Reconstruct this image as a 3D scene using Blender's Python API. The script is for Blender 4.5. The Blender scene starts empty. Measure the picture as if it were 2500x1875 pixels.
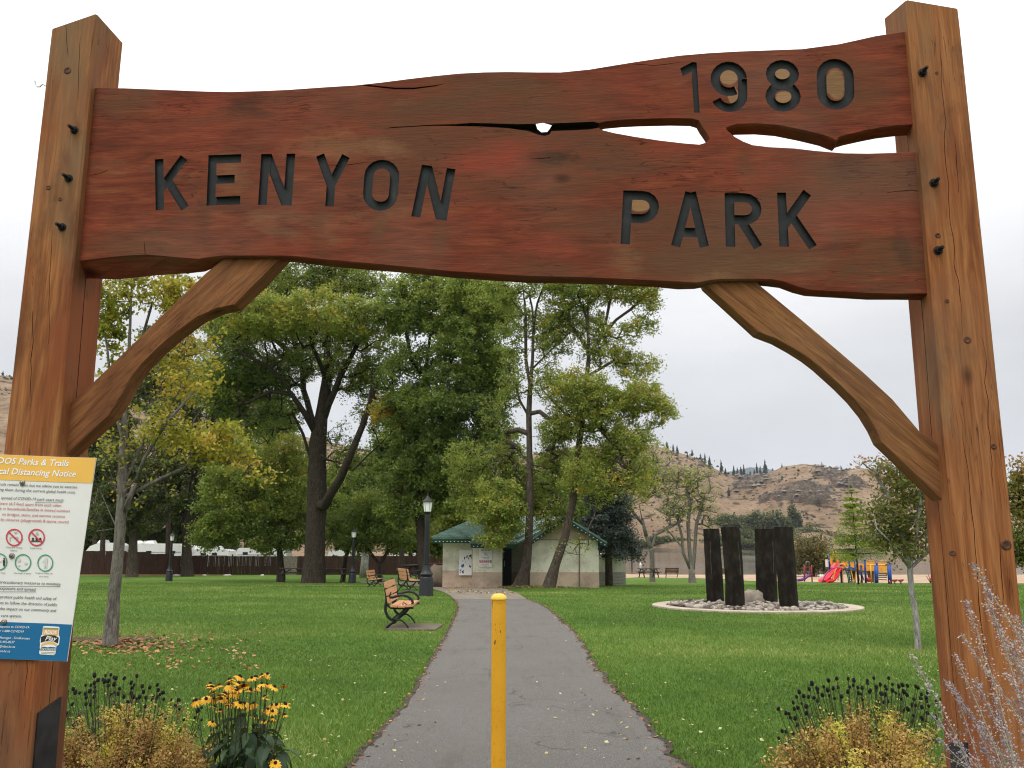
import bpy, bmesh, math, random
import numpy as np
from mathutils import Vector, Matrix, noise as mnoise
rnd = random.Random(7)
rng = np.random.default_rng(11)
SC = bpy.context.scene
COL = SC.collection
# ------------------------------------------------------------------ camera, sky, sun, exposure
FPX = 2000.0; CX, CY = 1250.0, 937.5; EYE = 1.6
PITCH = math.atan((1325 - CY) / FPX)
cam_d = bpy.data.cameras.new('camera'); cam = bpy.data.objects.new('camera', cam_d); COL.objects.link(cam)
cam_d.sensor_width = 36; cam_d.lens = FPX / 2500 * 36; cam_d.clip_start = 0.05; cam_d.clip_end = 12000
cam.location = (0, 0, EYE); cam.rotation_euler = (math.pi / 2 + PITCH, 0, 0)
SC.camera = cam
SUN_EL, SUN_AZ = math.radians(58), math.radians(205)      # high, behind the camera, to its left
world = bpy.data.worlds.new('World'); SC.world = world; world.use_nodes = True
wn = world.node_tree; wn.nodes.clear()
def WN(t, **k):
    n = wn.nodes.new(t)
    for a, b in k.items(): setattr(n, a, b)
    return n
wo = WN('ShaderNodeOutputWorld'); wb = WN('ShaderNodeBackground'); wb.inputs['Strength'].default_value = 0.1
sky = WN('ShaderNodeTexSky'); sky.sky_type = 'NISHITA'; sky.sun_disc = False
sky.sun_elevation = SUN_EL; sky.sun_rotation = SUN_AZ; sky.altitude = 350; sky.air_density = 1.0; sky.dust_density = 3.0
tc = WN('ShaderNodeTexCoord'); sep = WN('ShaderNodeSeparateXYZ'); wn.links.new(tc.outputs['Generated'], sep.inputs[0])
ramp = WN('ShaderNodeValToRGB'); wn.links.new(sep.outputs['Z'], ramp.inputs[0])
cr = ramp.color_ramp; cr.elements[0].position = 0.0; cr.elements[0].color = (0.645, 0.66, 0.69, 1)
cr.elements[1].position = 1.0; cr.elements[1].color = (1, 1, 1, 1)
for p_, c_ in ((0.10, (0.66, 0.67, 0.695)), (0.22, (0.71, 0.715, 0.73)), (0.36, (0.81, 0.81, 0.815)), (0.55, (0.97, 0.96, 0.945))):
    e = cr.elements.new(p_); e.color = (*c_, 1)
noi = WN('ShaderNodeTexNoise'); noi.inputs['Scale'].default_value = 2.2; noi.inputs['Detail'].default_value = 5; noi.inputs['Roughness'].default_value = 0.5
mp = WN('ShaderNodeMapping'); mp.inputs['Scale'].default_value = (1, 1, 3.2); wn.links.new(tc.outputs['Generated'], mp.inputs[0]); wn.links.new(mp.outputs[0], noi.inputs['Vector'])
mr = WN('ShaderNodeMapRange'); mr.inputs['From Min'].default_value = .3; mr.inputs['From Max'].default_value = .7; mr.inputs['To Min'].default_value = 0.88; mr.inputs['To Max'].default_value = 1.10
wn.links.new(noi.outputs['Fac'], mr.inputs['Value'])
# overcast: bright overhead, dimmer to the horizon
lum = WN('ShaderNodeMapRange'); lum.interpolation_type = 'SMOOTHSTEP'; lum.inputs['From Min'].default_value = 0.10; lum.inputs['From Max'].default_value = 0.75
lum.inputs['To Min'].default_value = 11.2; lum.inputs['To Max'].default_value = 21.0; wn.links.new(sep.outputs['Z'], lum.inputs['Value'])
mul = WN('ShaderNodeMath', operation='MULTIPLY'); wn.links.new(mr.outputs[0], mul.inputs[0]); wn.links.new(lum.outputs[0], mul.inputs[1])
vm = WN('ShaderNodeVectorMath', operation='SCALE'); wn.links.new(ramp.outputs[0], vm.inputs[0]); wn.links.new(mul.outputs[0], vm.inputs['Scale'])
mx = WN('ShaderNodeMix', data_type='RGBA'); mx.inputs[0].default_value = 0.93
wn.links.new(sky.outputs[0], mx.inputs[6]); wn.links.new(vm.outputs[0], mx.inputs[7])
wn.links.new(mx.outputs[2], wb.inputs['Color']); wn.links.new(wb.outputs[0], wo.inputs['Surface'])
sun_d = bpy.data.lights.new('sun', 'SUN'); sun_d.energy = 1.45; sun_d.angle = math.radians(22); sun_d.color = (1, 0.96, 0.90)
sun = bpy.data.objects.new('sun', sun_d); COL.objects.link(sun)
sdir = Vector((math.sin(SUN_AZ) * math.cos(SUN_EL), math.cos(SUN_AZ) * math.cos(SUN_EL), math.sin(SUN_EL)))
sun.rotation_euler = sdir.to_track_quat('Z', 'Y').to_euler(); sun.location = (-3, -6, 12)
SC.view_settings.view_transform = 'Standard'; SC.view_settings.look = 'None'; SC.view_settings.exposure = 0.0; SC.view_settings.gamma = 1
SC.view_settings.use_curve_mapping = False
SC.render.engine = 'CYCLES'; SC.cycles.max_bounces = 6; SC.cycles.transparent_max_bounces = 6
SC.cycles.use_denoising = True; SC.cycles.filter_width = 1.15
# ------------------------------------------------------------------ projection of measured points into the world
cp, sp = math.cos(PITCH), math.sin(PITCH)
def ray(px, py):
    r = (px - CX) / FPX; u = (CY - py) / FPX
    return Vector((r, cp - sp * u, sp + cp * u))
def P(px, py, Y):
    d = ray(px, py); return Vector((0, 0, EYE)) + d * (Y / d.y)
def smooth(a, b, t):
    t = np.clip((t - a) / (b - a), 0, 1); return t * t * (3 - 2 * t)
LD = [-5, 8, 17, 30, 42, 55, 62, 80, 4000]; LE = [1.6, 1.6, 1.7, 1.9, 2.2, 2.65, 2.85, 3.0, 3.0]
RD = [-5, 8, 17, 30, 42, 50, 60, 70, 100, 107, 125, 4000]; RE = [1.6, 1.6, 1.7, 1.9, 2.2, 2.5, 2.95, 3.42, 3.95, 4.0, 6.5, 7.5]
def gz(x, y):
    x = np.asarray(x, float); y = np.asarray(y, float)
    l = np.interp(y, LD, LE); r = np.interp(y, RD, RE)
    a = np.where(y > 1, x / np.maximum(y, 1), 0)
    s = smooth(0.05, 0.14, a)
    z = EYE - (l * (1 - s) + r * s)
    # mound under the two trees by the building
    z = z + 0.16 * np.exp(-(((x - 0.9) / 2.2) ** 2 + ((y - 39.6) / 1.3) ** 2))
    return z
def gh(x, y): return float(gz(x, y))
def G(px, py, off=0.0):
    d = ray(px, py); t0, t1 = 1.0, None
    f = lambda t: EYE + d.z * t - gh(d.x * t, d.y * t) - off
    t = 2.0
    while f(t) > 0 and t < 400: t0 = t; t *= 1.01
    lo, hi = t0, t
    for _ in range(30):
        m = (lo + hi) / 2
        if f(m) > 0: lo = m
        else: hi = m
    return Vector((d.x * hi, d.y * hi, gh(d.x * hi, d.y * hi) + off))
# ------------------------------------------------------------------ object helpers
ORG = {}
def org(o): return ORG.get(o.name, Vector((0, 0, 0)))
def thing(name, label, cat, loc=(0, 0, 0), group=None, rz=0.0):
    o = bpy.data.objects.new(name, None); COL.objects.link(o); o.empty_display_size = 0.2
    o.location = loc; o.rotation_euler = (0, 0, rz); ORG[o.name] = Vector(loc)
    return tag(o, label, cat, group)
def tag(o, label=None, cat=None, group=None, kind=None):
    if label: o['label'] = label
    if cat: o['category'] = cat
    if group: o['group'] = group
    if kind: o['kind'] = kind
    return o
def mkmesh(name, V, F, mats, midx=None, smooth_=False, attrs=None):
    me = bpy.data.meshes.new(name); V = np.asarray(V, dtype=np.float32).reshape(-1, 3)
    if isinstance(F, np.ndarray):
        n, k = F.shape
        me.vertices.add(len(V)); me.vertices.foreach_set('co', V.ravel())
        me.loops.add(n * k); me.loops.foreach_set('vertex_index', F.astype(np.int32).ravel())
        me.polygons.add(n); me.polygons.foreach_set('loop_start', np.arange(0, n * k, k, dtype=np.int32))
        me.update(calc_edges=True)
    else:
        me.from_pydata(V.tolist(), [], F); me.update()
    for m in (mats if isinstance(mats, (list, tuple)) else [mats]): me.materials.append(m)
    if midx is not None: me.polygons.foreach_set('material_index', np.asarray(midx, dtype=np.int32))
    if smooth_: me.polygons.foreach_set('use_smooth', np.ones(len(me.polygons), dtype=bool))
    for a, v in (attrs or {}).items():
        at = me.attributes.new(a, 'FLOAT', 'POINT'); at.data.foreach_set('value', np.asarray(v, dtype=np.float32))
    return me
def link(name, me, parent=None, loc=None):
    o = bpy.data.objects.new(name, me); COL.objects.link(o)
    if parent is not None: o.parent = parent
    if loc is not None: o.location = loc
    return o
class MB:
    def __init__(s): s.v = []; s.f = []; s.m = []; s.cur = 0; s.sm = False
    def add(s, vs, fs):
        b = len(s.v); s.v.extend([tuple(v) for v in vs])
        for f in fs: s.f.append(tuple(b + i for i in f)); s.m.append(s.cur)
        return s
    def box(s, c, size, rot=None):
        hx, hy, hz = size[0] / 2, size[1] / 2, size[2] / 2
        vs = [Vector((x, y, z)) for z in (-hz, hz) for y in (-hy, hy) for x in (-hx, hx)]
        if rot is not None: vs = [rot @ v for v in vs]
        c = Vector(c)
        return s.add([v + c for v in vs], [(0, 2, 3, 1), (4, 5, 7, 6), (0, 1, 5, 4), (2, 6, 7, 3), (0, 4, 6, 2), (1, 3, 7, 5)])
    def bar(s, a, b, w, h, up=(0, 0, 1)):
        a = Vector(a); b = Vector(b); d = (b - a).normalized(); up = Vector(up)
        if abs(d.dot(up)) > .98: up = Vector((0, 1, 0))
        x = d.cross(up).normalized(); z = x.cross(d)
        vs = [p + x * i * w / 2 + z * j * h / 2 for p in (a, b) for i, j in ((-1, -1), (1, -1), (1, 1), (-1, 1))]
        return s.add(vs, [(3, 2, 1, 0), (4, 5, 6, 7), (0, 1, 5, 4), (1, 2, 6, 5), (2, 3, 7, 6), (3, 0, 4, 7)])
    def loft(s, rings, cap=(True, True), closed=True):
        n = len(rings[0]); vs = [p for r in rings for p in r]; fs = []
        for k in range(len(rings) - 1):
            for i in range(n if closed else n - 1):
                j = (i + 1) % n; fs.append((k * n + i, k * n + j, (k + 1) * n + j, (k + 1) * n + i))
        if cap[0]: fs.append(tuple(range(n))[::-1])
        if cap[1]: fs.append(tuple((len(rings) - 1) * n + i for i in range(n)))
        return s.add(vs, fs)
    def tube(s, pts, rad, n=6, cap=True, flat=None):
        pts = [Vector(p) for p in pts]
        if not isinstance(rad, (list, tuple)): rad = [rad] * len(pts)
        rings = []; ref = None
        for i, p in enumerate(pts):
            t = (pts[min(i + 1, len(pts) - 1)] - pts[max(i - 1, 0)])
            t = t.normalized() if t.length > 1e-9 else Vector((0, 0, 1))
            if ref is None:
                ref = Vector((1, 0, 0)) if abs(t.x) < .8 else Vector((0, 1, 0))
            x = (ref - t * ref.dot(t)).normalized(); y = t.cross(x); ref = x
            rr = rad[i]; a, b_ = (rr, rr) if flat is None else (rr * flat[0], rr * flat[1])
            rings.append([p + x * math.cos(2 * math.pi * k / n) * a + y * math.sin(2 * math.pi * k / n) * b_ for k in range(n)])
        return s.loft(rings, (cap, cap))
    def lathe(s, c, prof, n=16, axis=None, cap=(True, True)):
        c = Vector(c); rings = []
        for r, z in prof:
            ring = [Vector((math.cos(2 * math.pi * k / n) * r, math.sin(2 * math.pi * k / n) * r, z)) for k in range(n)]
            if axis is not None: ring = [axis @ p for p in ring]
            rings.append([p + c for p in ring])
        return s.loft(rings, cap)
    def blob(s, c, r, seed=0, jit=0.2, seg=7, ring=5):
        c = Vector(c); rr = random.Random(seed); ax = r if isinstance(r, (tuple, list)) else (r, r, r); rings = []
        for i in range(1, ring):
            th = math.pi * i / ring
            rings.append([c + Vector((math.sin(th) * math.cos(2 * math.pi * k / seg) * ax[0], math.sin(th) * math.sin(2 * math.pi * k / seg) * ax[1], -math.cos(th) * ax[2])) * (1 + rr.uniform(-jit, jit)) if False else
                          c + Vector((math.sin(th) * math.cos(2 * math.pi * k / seg) * ax[0], math.sin(th) * math.sin(2 * math.pi * k / seg) * ax[1], -math.cos(th) * ax[2])) * (1 + rr.uniform(-jit, jit)) for k in range(seg)])
        return s.loft(rings)
    def build(s, name, mats, parent=None, smooth_=False, loc=None, kind=None, attrs=None):
        if parent is not None: o0 = org(parent)
        else: o0 = Vector(loc) if loc is not None else Vector((0, 0, 0))
        V = np.array(s.v, dtype=np.float64).reshape(-1, 3) - np.array(o0)
        me = mkmesh(name, V, s.f, mats, s.m, smooth_, attrs)
        o = link(name, me, parent, None if parent is not None else o0); ORG[o.name] = Vector(o0)
        if kind: o['kind'] = kind
        return o
def copy_tree(o, parent=None):
    c = o.copy(); COL.objects.link(c)
    if parent is not None: c.parent = parent; c.matrix_parent_inverse = o.matrix_parent_inverse
    for ch in list(o.children): copy_tree(ch, c)
    return c
def smooth_by_angle(o, a=40):
    me = o.data; me.polygons.foreach_set('use_smooth', np.ones(len(me.polygons), dtype=bool))
    me.set_sharp_from_angle(angle=math.radians(a))
    return o
# ------------------------------------------------------------------ materials
def NT(name):
    m = bpy.data.materials.new(name); m.use_nodes = True; t = m.node_tree; t.nodes.clear()
    return m, t
class N:
    """small node-graph writer"""
    def __init__(s, name):
        s.m, s.t = NT(name); s.out = s.n('ShaderNodeOutputMaterial')
    def n(s, typ, ins=None, **k):
        x = s.t.nodes.new(typ)
        for a, b in k.items(): setattr(x, a, b)
        for a, b in (ins or {}).items():
            if isinstance(b, bpy.types.NodeSocket): s.t.links.new(b, x.inputs[a])
            else: x.inputs[a].default_value = b
        return x
    def coord(s, kind='Object', scale=(1, 1, 1), rot=(0, 0, 0), loc=(0, 0, 0)):
        c = s.n('ShaderNodeTexCoord'); m = s.n('ShaderNodeMapping', {0: c.outputs[kind], 'Scale': scale, 'Rotation': rot, 'Location': loc}); return m.outputs[0]
    def noise(s, vec, scale, detail=4, rough=.55, dist=0.0):
        return s.n('ShaderNodeTexNoise', {'Vector': vec, 'Scale': scale, 'Detail': detail, 'Roughness': rough, 'Distortion': dist}).outputs['Fac']
    def mapr(s, v, a, b, c=0.0, d=1.0):
        return s.n('ShaderNodeMapRange', {'Value': v, 'From Min': a, 'From Max': b, 'To Min': c, 'To Max': d}).outputs[0]
    def ramp(s, v, stops, interp='LINEAR'):
        r = s.n('ShaderNodeValToRGB', {0: v}); cr = r.color_ramp; cr.interpolation = interp
        while len(cr.elements) < len(stops): cr.elements.new(0.5)
        for e, (p, c) in zip(cr.elements, stops): e.position = p; e.color = (*c, 1)
        return r.outputs[0]
    def mix(s, f, a, b, mode='MIX'):
        x = s.n('ShaderNodeMix', data_type='RGBA', blend_type=mode)
        for i, v in ((0, f), (6, a), (7, b)):
            if isinstance(v, bpy.types.NodeSocket): s.t.links.new(v, x.inputs[i])
            else: x.inputs[i].default_value = (*v, 1) if isinstance(v, tuple) else v
        return x.outputs[2]
    def math(s, op, a, b=0.0):
        x = s.n('ShaderNodeMath', operation=op)
        for i, v in ((0, a), (1, b)):
            if isinstance(v, bpy.types.NodeSocket): s.t.links.new(v, x.inputs[i])
            else: x.inputs[i].default_value = v
        return x.outputs[0]
    def bump(s, h, strength=.5, dist=.01, normal=None):
        b = s.n('ShaderNodeBump', {'Height': h, 'Strength': strength, 'Distance': dist})
        if normal is not None: s.t.links.new(normal, b.inputs['Normal'])
        return b.outputs[0]
    def pbr(s, color, rough=.6, normal=None, spec=.5, metal=0.0, **extra):
        ins = {'Base Color': (*color, 1) if isinstance(color, tuple) else color, 'Roughness': rough, 'Metallic': metal, 'Specular IOR Level': spec}
        ins.update(extra)
        p = s.n('ShaderNodeBsdfPrincipled', ins)
        if normal is not None: s.t.links.new(normal, p.inputs['Normal'])
        s.t.links.new(p.outputs[0], s.out.inputs[0]); return s.m
def plain(name, col, rough=.6, metal=0.0, var=.12, scale=8.0, bump=.0, spec=.4):
    g = N(name); c = g.coord('Object'); f = g.noise(c, scale, 4)
    dark = tuple(v * (1 - var * 1.6) for v in col); lite = tuple(min(1, v * (1 + var)) for v in col)
    colr = g.ramp(f, [(.3, dark), (.7, lite)])
    nrm = g.bump(g.noise(c, scale * 6, 3), bump, .004) if bump else None
    return g.pbr(colr, rough, nrm, spec, metal)
def wood(name, axis, cols, grain=1.0, blot=None, stain=None, rough=.62, bump=.35, spec=.12, finea=.42, along=.6, chk=.7):
    """axis: euler rotation that turns the grain direction onto Z"""
    g = N(name)
    c = g.coord('Object', rot=axis)
    st = g.n('ShaderNodeMapping', {0: c, 'Scale': (9 * grain, 9 * grain, along)}).outputs[0]
    wob = g.noise(g.n('ShaderNodeMapping', {0: c, 'Scale': (2, 2, .7)}).outputs[0], 1.5, 3)
    g1 = g.noise(st, 3.2, 6, .62, .7)
    fine = g.noise(g.n('ShaderNodeMapping', {0: c, 'Scale': (60 * grain, 60 * grain, 3.2 * along)}).outputs[0], 2.0, 3, .6)
    base = g.ramp(g1, [(.28, cols[0]), (.5, cols[1]), (.72, cols[2])])
    base = g.mix(g.mapr(fine, .35, .7, .0, finea), base, tuple(v * .45 for v in cols[0]))
    ln = g.noise(g.n('ShaderNodeMapping', {0: c, 'Scale': (22 * grain, 22 * grain, .8)}).outputs[0], 1.6, 3, .5, .4)
    lm = g.math('MULTIPLY', g.mapr(g.math('ABSOLUTE', g.math('SUBTRACT', ln, .5)), .002, .010, 1, 0), g.mapr(g.noise(c, 2.6, 3), .5, .6, 0, chk))
    if blot:
        for (sc, lo, hi, colr, off) in blot:
            b = g.noise(g.n('ShaderNodeMapping', {0: c, 'Scale': (1, 1, .38), 'Location': (off, off * 2, off * .7)}).outputs[0], sc, 5, .6, .4)
            base = g.mix(g.mapr(b, lo, hi, 0, .8), base, colr)
    base = g.mix(lm, base, tuple(v * .16 for v in cols[0]))
    # knots
    vo = g.n('ShaderNodeTexVoronoi', {'Vector': g.n('ShaderNodeMapping', {0: c, 'Scale': (1, 1, .55)}).outputs[0], 'Scale': 2.3, 'Randomness': 1.0})
    kn = g.mapr(vo.outputs['Distance'], .02, .075, 1, 0)
    base = g.mix(g.math('MULTIPLY', kn, .75), base, tuple(v * .25 for v in cols[0]))
    dust = g.noise(c, 1.1, 4)
    if stain:
        pos = g.n('ShaderNodeTexCoord').outputs['Object']
        wv = g.noise(g.coord('Object', scale=(1, 1, 2.0)), 6.5, 6, .74, .3)
        for (sx, sz, rx, rz, colr, amt) in stain:
            crisp = amt >= .7 and rx < .05
            d = g.n('ShaderNodeVectorMath', {0: g.n('ShaderNodeMapping', {0: pos, 'Location': (-sx / rx, 0, -sz / rz), 'Scale': (1 / rx, 0, 1 / rz)}).outputs[0]}, operation='LENGTH').outputs['Value']
            d = g.math('ADD', d, g.math('MULTIPLY', g.math('SUBTRACT', wv, .5), 3.4 if not crisp else 1.0))
            base = g.mix(g.mapr(d, .35, 1.25, amt, 0) if not crisp else g.mapr(d, .9, 1.1, amt, 0), base, colr)
    base = g.mix(g.mapr(dust, .5, .8, 0, .25), base, (.20, .15, .11))
    h = g.math('ADD', g.math('MULTIPLY', fine, .7), g.math('MULTIPLY', g1, .5))
    return g.pbr(base, g.mapr(g1, .3, .7, rough - .1, rough + .12), g.bump(h, bump, .006), spec)
def leafmat(name, stops, trans=.35, rough=.55):
    g = N(name); a = g.n('ShaderNodeAttribute', attribute_name='tint').outputs['Fac']
    col = g.ramp(a, stops)
    p = g.n('ShaderNodeBsdfPrincipled', {'Base Color': col, 'Roughness': rough, 'Specular IOR Level': .35})
    tcol = g.mix(.5, col, (.30, .34, .03), 'MIX')
    tr = g.n('ShaderNodeBsdfTranslucent', {'Color': g.n('ShaderNodeMix', {6: col, 7: tcol, 0: .4}, data_type='RGBA').outputs[2]})
    mxs = g.n('ShaderNodeMixShader', {0: trans, 1: p.outputs[0], 2: tr.outputs[0]})
    g.t.links.new(mxs.outputs[0], g.out.inputs[0]); return g.m
def barkmat(name, c0, c1, scale=6.0):
    g = N(name); c = g.coord('Object', scale=(1, 1, .22))
    n1 = g.noise(c, scale * 2.2, 6, .7, 1.2); n2 = g.noise(g.coord('Object'), 1.3, 4)
    col = g.ramp(n1, [(.35, tuple(v * .35 for v in c0)), (.5, c0), (.68, c1)])
    col = g.mix(g.mapr(n2, .45, .75, 0, .5), col, tuple((a + b) / 2 * .7 for a, b in zip(c0, c1)))
    return g.pbr(col, .9, g.bump(n1, .9, .03), .15)
BLACK_IRON = plain('black_iron', (.012, .013, .015), .45, .0, .3, 20, .1)
DARK_METAL = plain('dark_metal', (.03, .03, .032), .5, .3, .3, 10, .1)
STEEL = plain('galvanised_steel', (.42, .42, .42), .42, .8, .2, 30)
WHITE = plain('white_paint', (.8, .8, .78), .5, 0, .05, 5)
# ------------------------------------------------------------------ the ground and what lies flat on it
def lawn_mat():
    g = N('lawn'); c = g.coord('Object')
    big = g.noise(c, .22, 4); mid = g.noise(c, 1.4, 5, .6); fine = g.noise(g.coord('Object', scale=(1, .45, 1)), 26, 4, .7); vf = g.noise(c, 90, 3, .7)
    col = g.ramp(mid, [(.3, (.058, .122, .016)), (.5, (.096, .196, .026)), (.72, (.150, .258, .038))])
    col = g.mix(g.mapr(big, .42, .66, 0, .5), col, (.17, .225, .052))
    lo = g.noise(g.coord('Object', scale=(.55, 1, 1)), .11, 4, .6); col = g.mix(g.mapr(lo, .38, .52, .55, 0), col, (.060, .098, .020)); col = g.mix(g.mapr(lo, .52, .66, 0, .4), col, (.165, .235, .048))
    col = g.mix(g.mapr(fine, .45, .75, 0, .5), col, (.040, .074, .015))
    col = g.mix(g.mapr(vf, .5, .75, 0, .45), col, (.17, .235, .06))
    h = g.math('ADD', fine, g.math('MULTIPLY', vf, .6))
    return g.pbr(col, .95, g.bump(h, .9, .05), .1)
LAWN = lawn_mat()
def sheet_polar(name, mat, rs, azs, hfun, kind='structure', off=0.0):
    R, A = np.meshgrid(rs, azs, indexing='ij'); X = R * np.sin(A); Y = R * np.cos(A); Z = hfun(X, Y) + off
    V = np.stack([X, Y, Z], -1).reshape(-1, 3); nr, na = R.shape
    i = np.arange(nr - 1)[:, None]; j = np.arange(na - 1)[None, :]
    a = (i * na + j).ravel(); F = np.stack([a, a + 1, a + na + 1, a + na], -1)[:, ::-1]
    me = mkmesh(name, V, F, mat, None, True); o = link(name, me); o['kind'] = kind; return o
rs = np.concatenate([[0.02], np.geomspace(0.6, 128, 150)])
azs = np.concatenate([np.linspace(-math.pi, -.75, 40), np.linspace(-.72, .72, 200), np.linspace(.75, math.pi, 40)])
ground = sheet_polar('ground', LAWN, rs, azs, gz)

def cat_rom(pts, n):
    out = []
    for i in range(len(pts) - 1):
        p0 = pts[max(i - 1, 0)]; p1 = pts[i]; p2 = pts[i + 1]; p3 = pts[min(i + 2, len(pts) - 1)]
        for k in range(n):
            t = k / n
            out.append(0.5 * ((2 * p1) + (p2 - p0) * t + (2 * p0 - 5 * p1 + 4 * p2 - p3) * t * t + (3 * p1 - p0 - 3 * p2 + p3) * t ** 3))
    out.append(pts[-1]); return out
PL = [(859, 1875), (920, 1800), (995, 1718), (1040, 1640), (1074, 1582), (1098, 1535), (1113, 1503), (1118, 1480), (1108, 1463)]
PR = [(1661, 1875), (1610, 1808), (1565, 1752), (1510, 1694), (1458, 1639), (1413, 1560), (1372, 1518), (1330, 1482), (1285, 1463)]
def edge(pix):
    q = [G(*p) for p in pix]; q = [Vector((p.x, p.y, 0)) for p in q]
    d = (q[0] - q[1]).normalized()
    q = [q[0] + Vector((d.x * .15, -1, 0)).normalized() * 12, q[0] + Vector((d.x * .35, -1, 0)).normalized() * 3] + q
    return cat_rom(q, 8)
EL, ER = edge(PL), edge(PR)
def asphalt_mat():
    g = N('asphalt'); c = g.coord('Object')
    n1 = g.noise(c, .7, 4); n2 = g.noise(c, 140, 3, .8); n3 = g.noise(c, 9, 5, .65); vo = g.n('ShaderNodeTexVoronoi', {'Vector': c, 'Scale': 95.0})
    col = g.ramp(n2, [(.36, (.062, .058, .053)), (.5, (.138, .129, .119)), (.64, (.27, .255, .235))])
    col = g.mix(g.mapr(n1, .35, .7, 0, .35), col, (.115, .101, .086)); col = g.mix(g.mapr(n3, .52, .75, 0, .3), col, (.21, .187, .162))
    col = g.mix(g.mapr(vo.outputs['Distance'], .12, .22, .35, 0), col, (.34, .33, .31))
    cv = g.n('ShaderNodeTexVoronoi', {'Vector': g.n('ShaderNodeVectorMath', {0: c, 1: g.n('ShaderNodeTexNoise', {'Vector': c, 'Scale': 2.0, 'Detail': 4.0}).outputs['Color']}, operation='ADD').outputs[0], 'Scale': .55}, feature='DISTANCE_TO_EDGE')
    ck = g.math('MULTIPLY', g.mapr(cv.outputs['Distance'], .003, .009, 1, 0), g.mapr(n1, .45, .55, 0, 1)); col = g.mix(g.math('MULTIPLY', ck, .6), col, (.045, .04, .036))
    st = g.noise(g.coord('Object', scale=(2.2, .35, 1)), 1.6, 5, .7); col = g.mix(g.mapr(st, .54, .72, 0, .4), col, (.075, .068, .060))
    sp_ = g.n('ShaderNodeTexVoronoi', {'Vector': c, 'Scale': 9.0}); col = g.mix(g.mapr(sp_.outputs['Distance'], .04, .07, .8, 0), col, (.33, .30, .25))
    return g.pbr(col, .9, g.bump(g.math('ADD', n2, g.math('MULTIPLY', vo.outputs['Distance'], -.6)), .9, .008), .2)
def strip(name, mat, L, R, off, n=10, kind='structure'):
    V = []; F = []
    for a, b in zip(L, R):
        for k in range(n + 1):
            p = a.lerp(b, k / n); V.append((p.x, p.y, gh(p.x, p.y) + off))
    for i in range(len(L) - 1):
        for k in range(n): q = i * (n + 1) + k; F.append((q, q + 1, q + n + 2, q + n + 1))
    me = mkmesh(name, V, F, mat, None, True); o = link(name, me); o['kind'] = kind; return o
def jag(E, s):
    out = []
    for i in range(len(E) - 1):
        for k in range(5):
            p = E[i].lerp(E[i + 1], k / 5); out.append(p + Vector((s * .035 * mnoise.fractal(Vector((p.x * 3, p.y * 3.2, s)), .8, 2.2, 3), 0, 0)))
    return out + [E[-1]]
EL_, ER_ = jag(EL, 1), jag(ER, 2)
strip('path', asphalt_mat(), EL_, ER_, .016)
EDM = plain('edge_dirt', (.060, .042, .028), .95, 0, .5, 14, .8)
for E_, s_ in ((EL_, -1), (ER_, 1)):
    a_ = [p + Vector((s_ * -.015 * (1 + mnoise.noise(Vector((p.x * 5, p.y * 5, 4)))), 0, 0)) for p in E_]; b_ = [p + Vector((s_ * .035 * (1 + .8 * mnoise.noise(Vector((p.x * 4, p.y * 4, 7)))), 0, 0)) for p in E_]
    strip('path_edge_soil', EDM, a_ if s_ > 0 else b_, b_ if s_ > 0 else a_, .020, 2)
def poly_sheet(name, mat, poly, off, step, kind='structure', thick=0.0, parent=None):
    """ground-hugging sheet over a polygon, cut from a grid"""
    bm = bmesh.new(); vs = [bm.verts.new((p[0], p[1], 0)) for p in poly]; bm.faces.new(vs)
    xs = [p[0] for p in poly]; ys = [p[1] for p in poly]
    x = min(xs) + step
    while x < max(xs):
        bmesh.ops.bisect_plane(bm, geom=bm.verts[:] + bm.edges[:] + bm.faces[:], plane_co=(x, 0, 0), plane_no=(1, 0, 0)); x += step
    y = min(ys) + step
    while y < max(ys):
        bmesh.ops.bisect_plane(bm, geom=bm.verts[:] + bm.edges[:] + bm.faces[:], plane_co=(0, y, 0), plane_no=(0, 1, 0)); y += step
    if thick:
        r = bmesh.ops.extrude_face_region(bm, geom=bm.faces[:])
        top = [v for v in r['geom'] if isinstance(v, bmesh.types.BMVert)]
        for v in top: v.co.z = 1
        for v in bm.verts: v.co.z = gh(v.co.x, v.co.y) + (off if v.co.z > .5 else off - thick)
        bmesh.ops.recalc_face_normals(bm, faces=bm.faces[:])
    else:
        for v in bm.verts: v.co.z = gh(v.co.x, v.co.y) + off
        bm.normal_update()
        for f in bm.faces:
            if f.normal.z < 0: f.normal_flip()
    o0 = org(parent) if parent is not None else Vector((0, 0, 0))
    for v in bm.verts: v.co -= o0
    me = bpy.data.meshes.new(name); bm.to_mesh(me); bm.free(); me.materials.append(mat)
    o = link(name, me, parent)
    ORG[o.name] = Vector(o0)
    if kind: o['kind'] = kind
    return o
def concrete_mat(name, col, scale=1.0):
    g = N(name); c = g.coord('Object'); n1 = g.noise(c, 2.2 * scale, 6, .6); n2 = g.noise(c, 60 * scale, 3, .7); n3 = g.noise(c, 11 * scale, 4, .7)
    cc = g.ramp(n1, [(.3, tuple(v * .62 for v in col)), (.55, col), (.75, tuple(v * 1.2 for v in col))])
    cc = g.mix(g.mapr(n2, .4, .7, 0, .35), cc, tuple(v * .55 for v in col)); cc = g.mix(g.mapr(n3, .56, .72, 0, .5), cc, (.16, .11, .07))
    return g.pbr(cc, .88, g.bump(n2, .5, .004), .2)
CONC = concrete_mat('old_concrete', (.235, .205, .165))
plaza_px = [(1108, 1464), (1285, 1464), (1262, 1449), (1236, 1439), (1205, 1434), (1150, 1432.5), (1080, 1432.5), (1064, 1426.5), (1010, 1423), (950, 1421), (880, 1420), (880, 1424), (960, 1426), (1010, 1430), (1050, 1437), (1082, 1446), (1100, 1456)]
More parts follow.
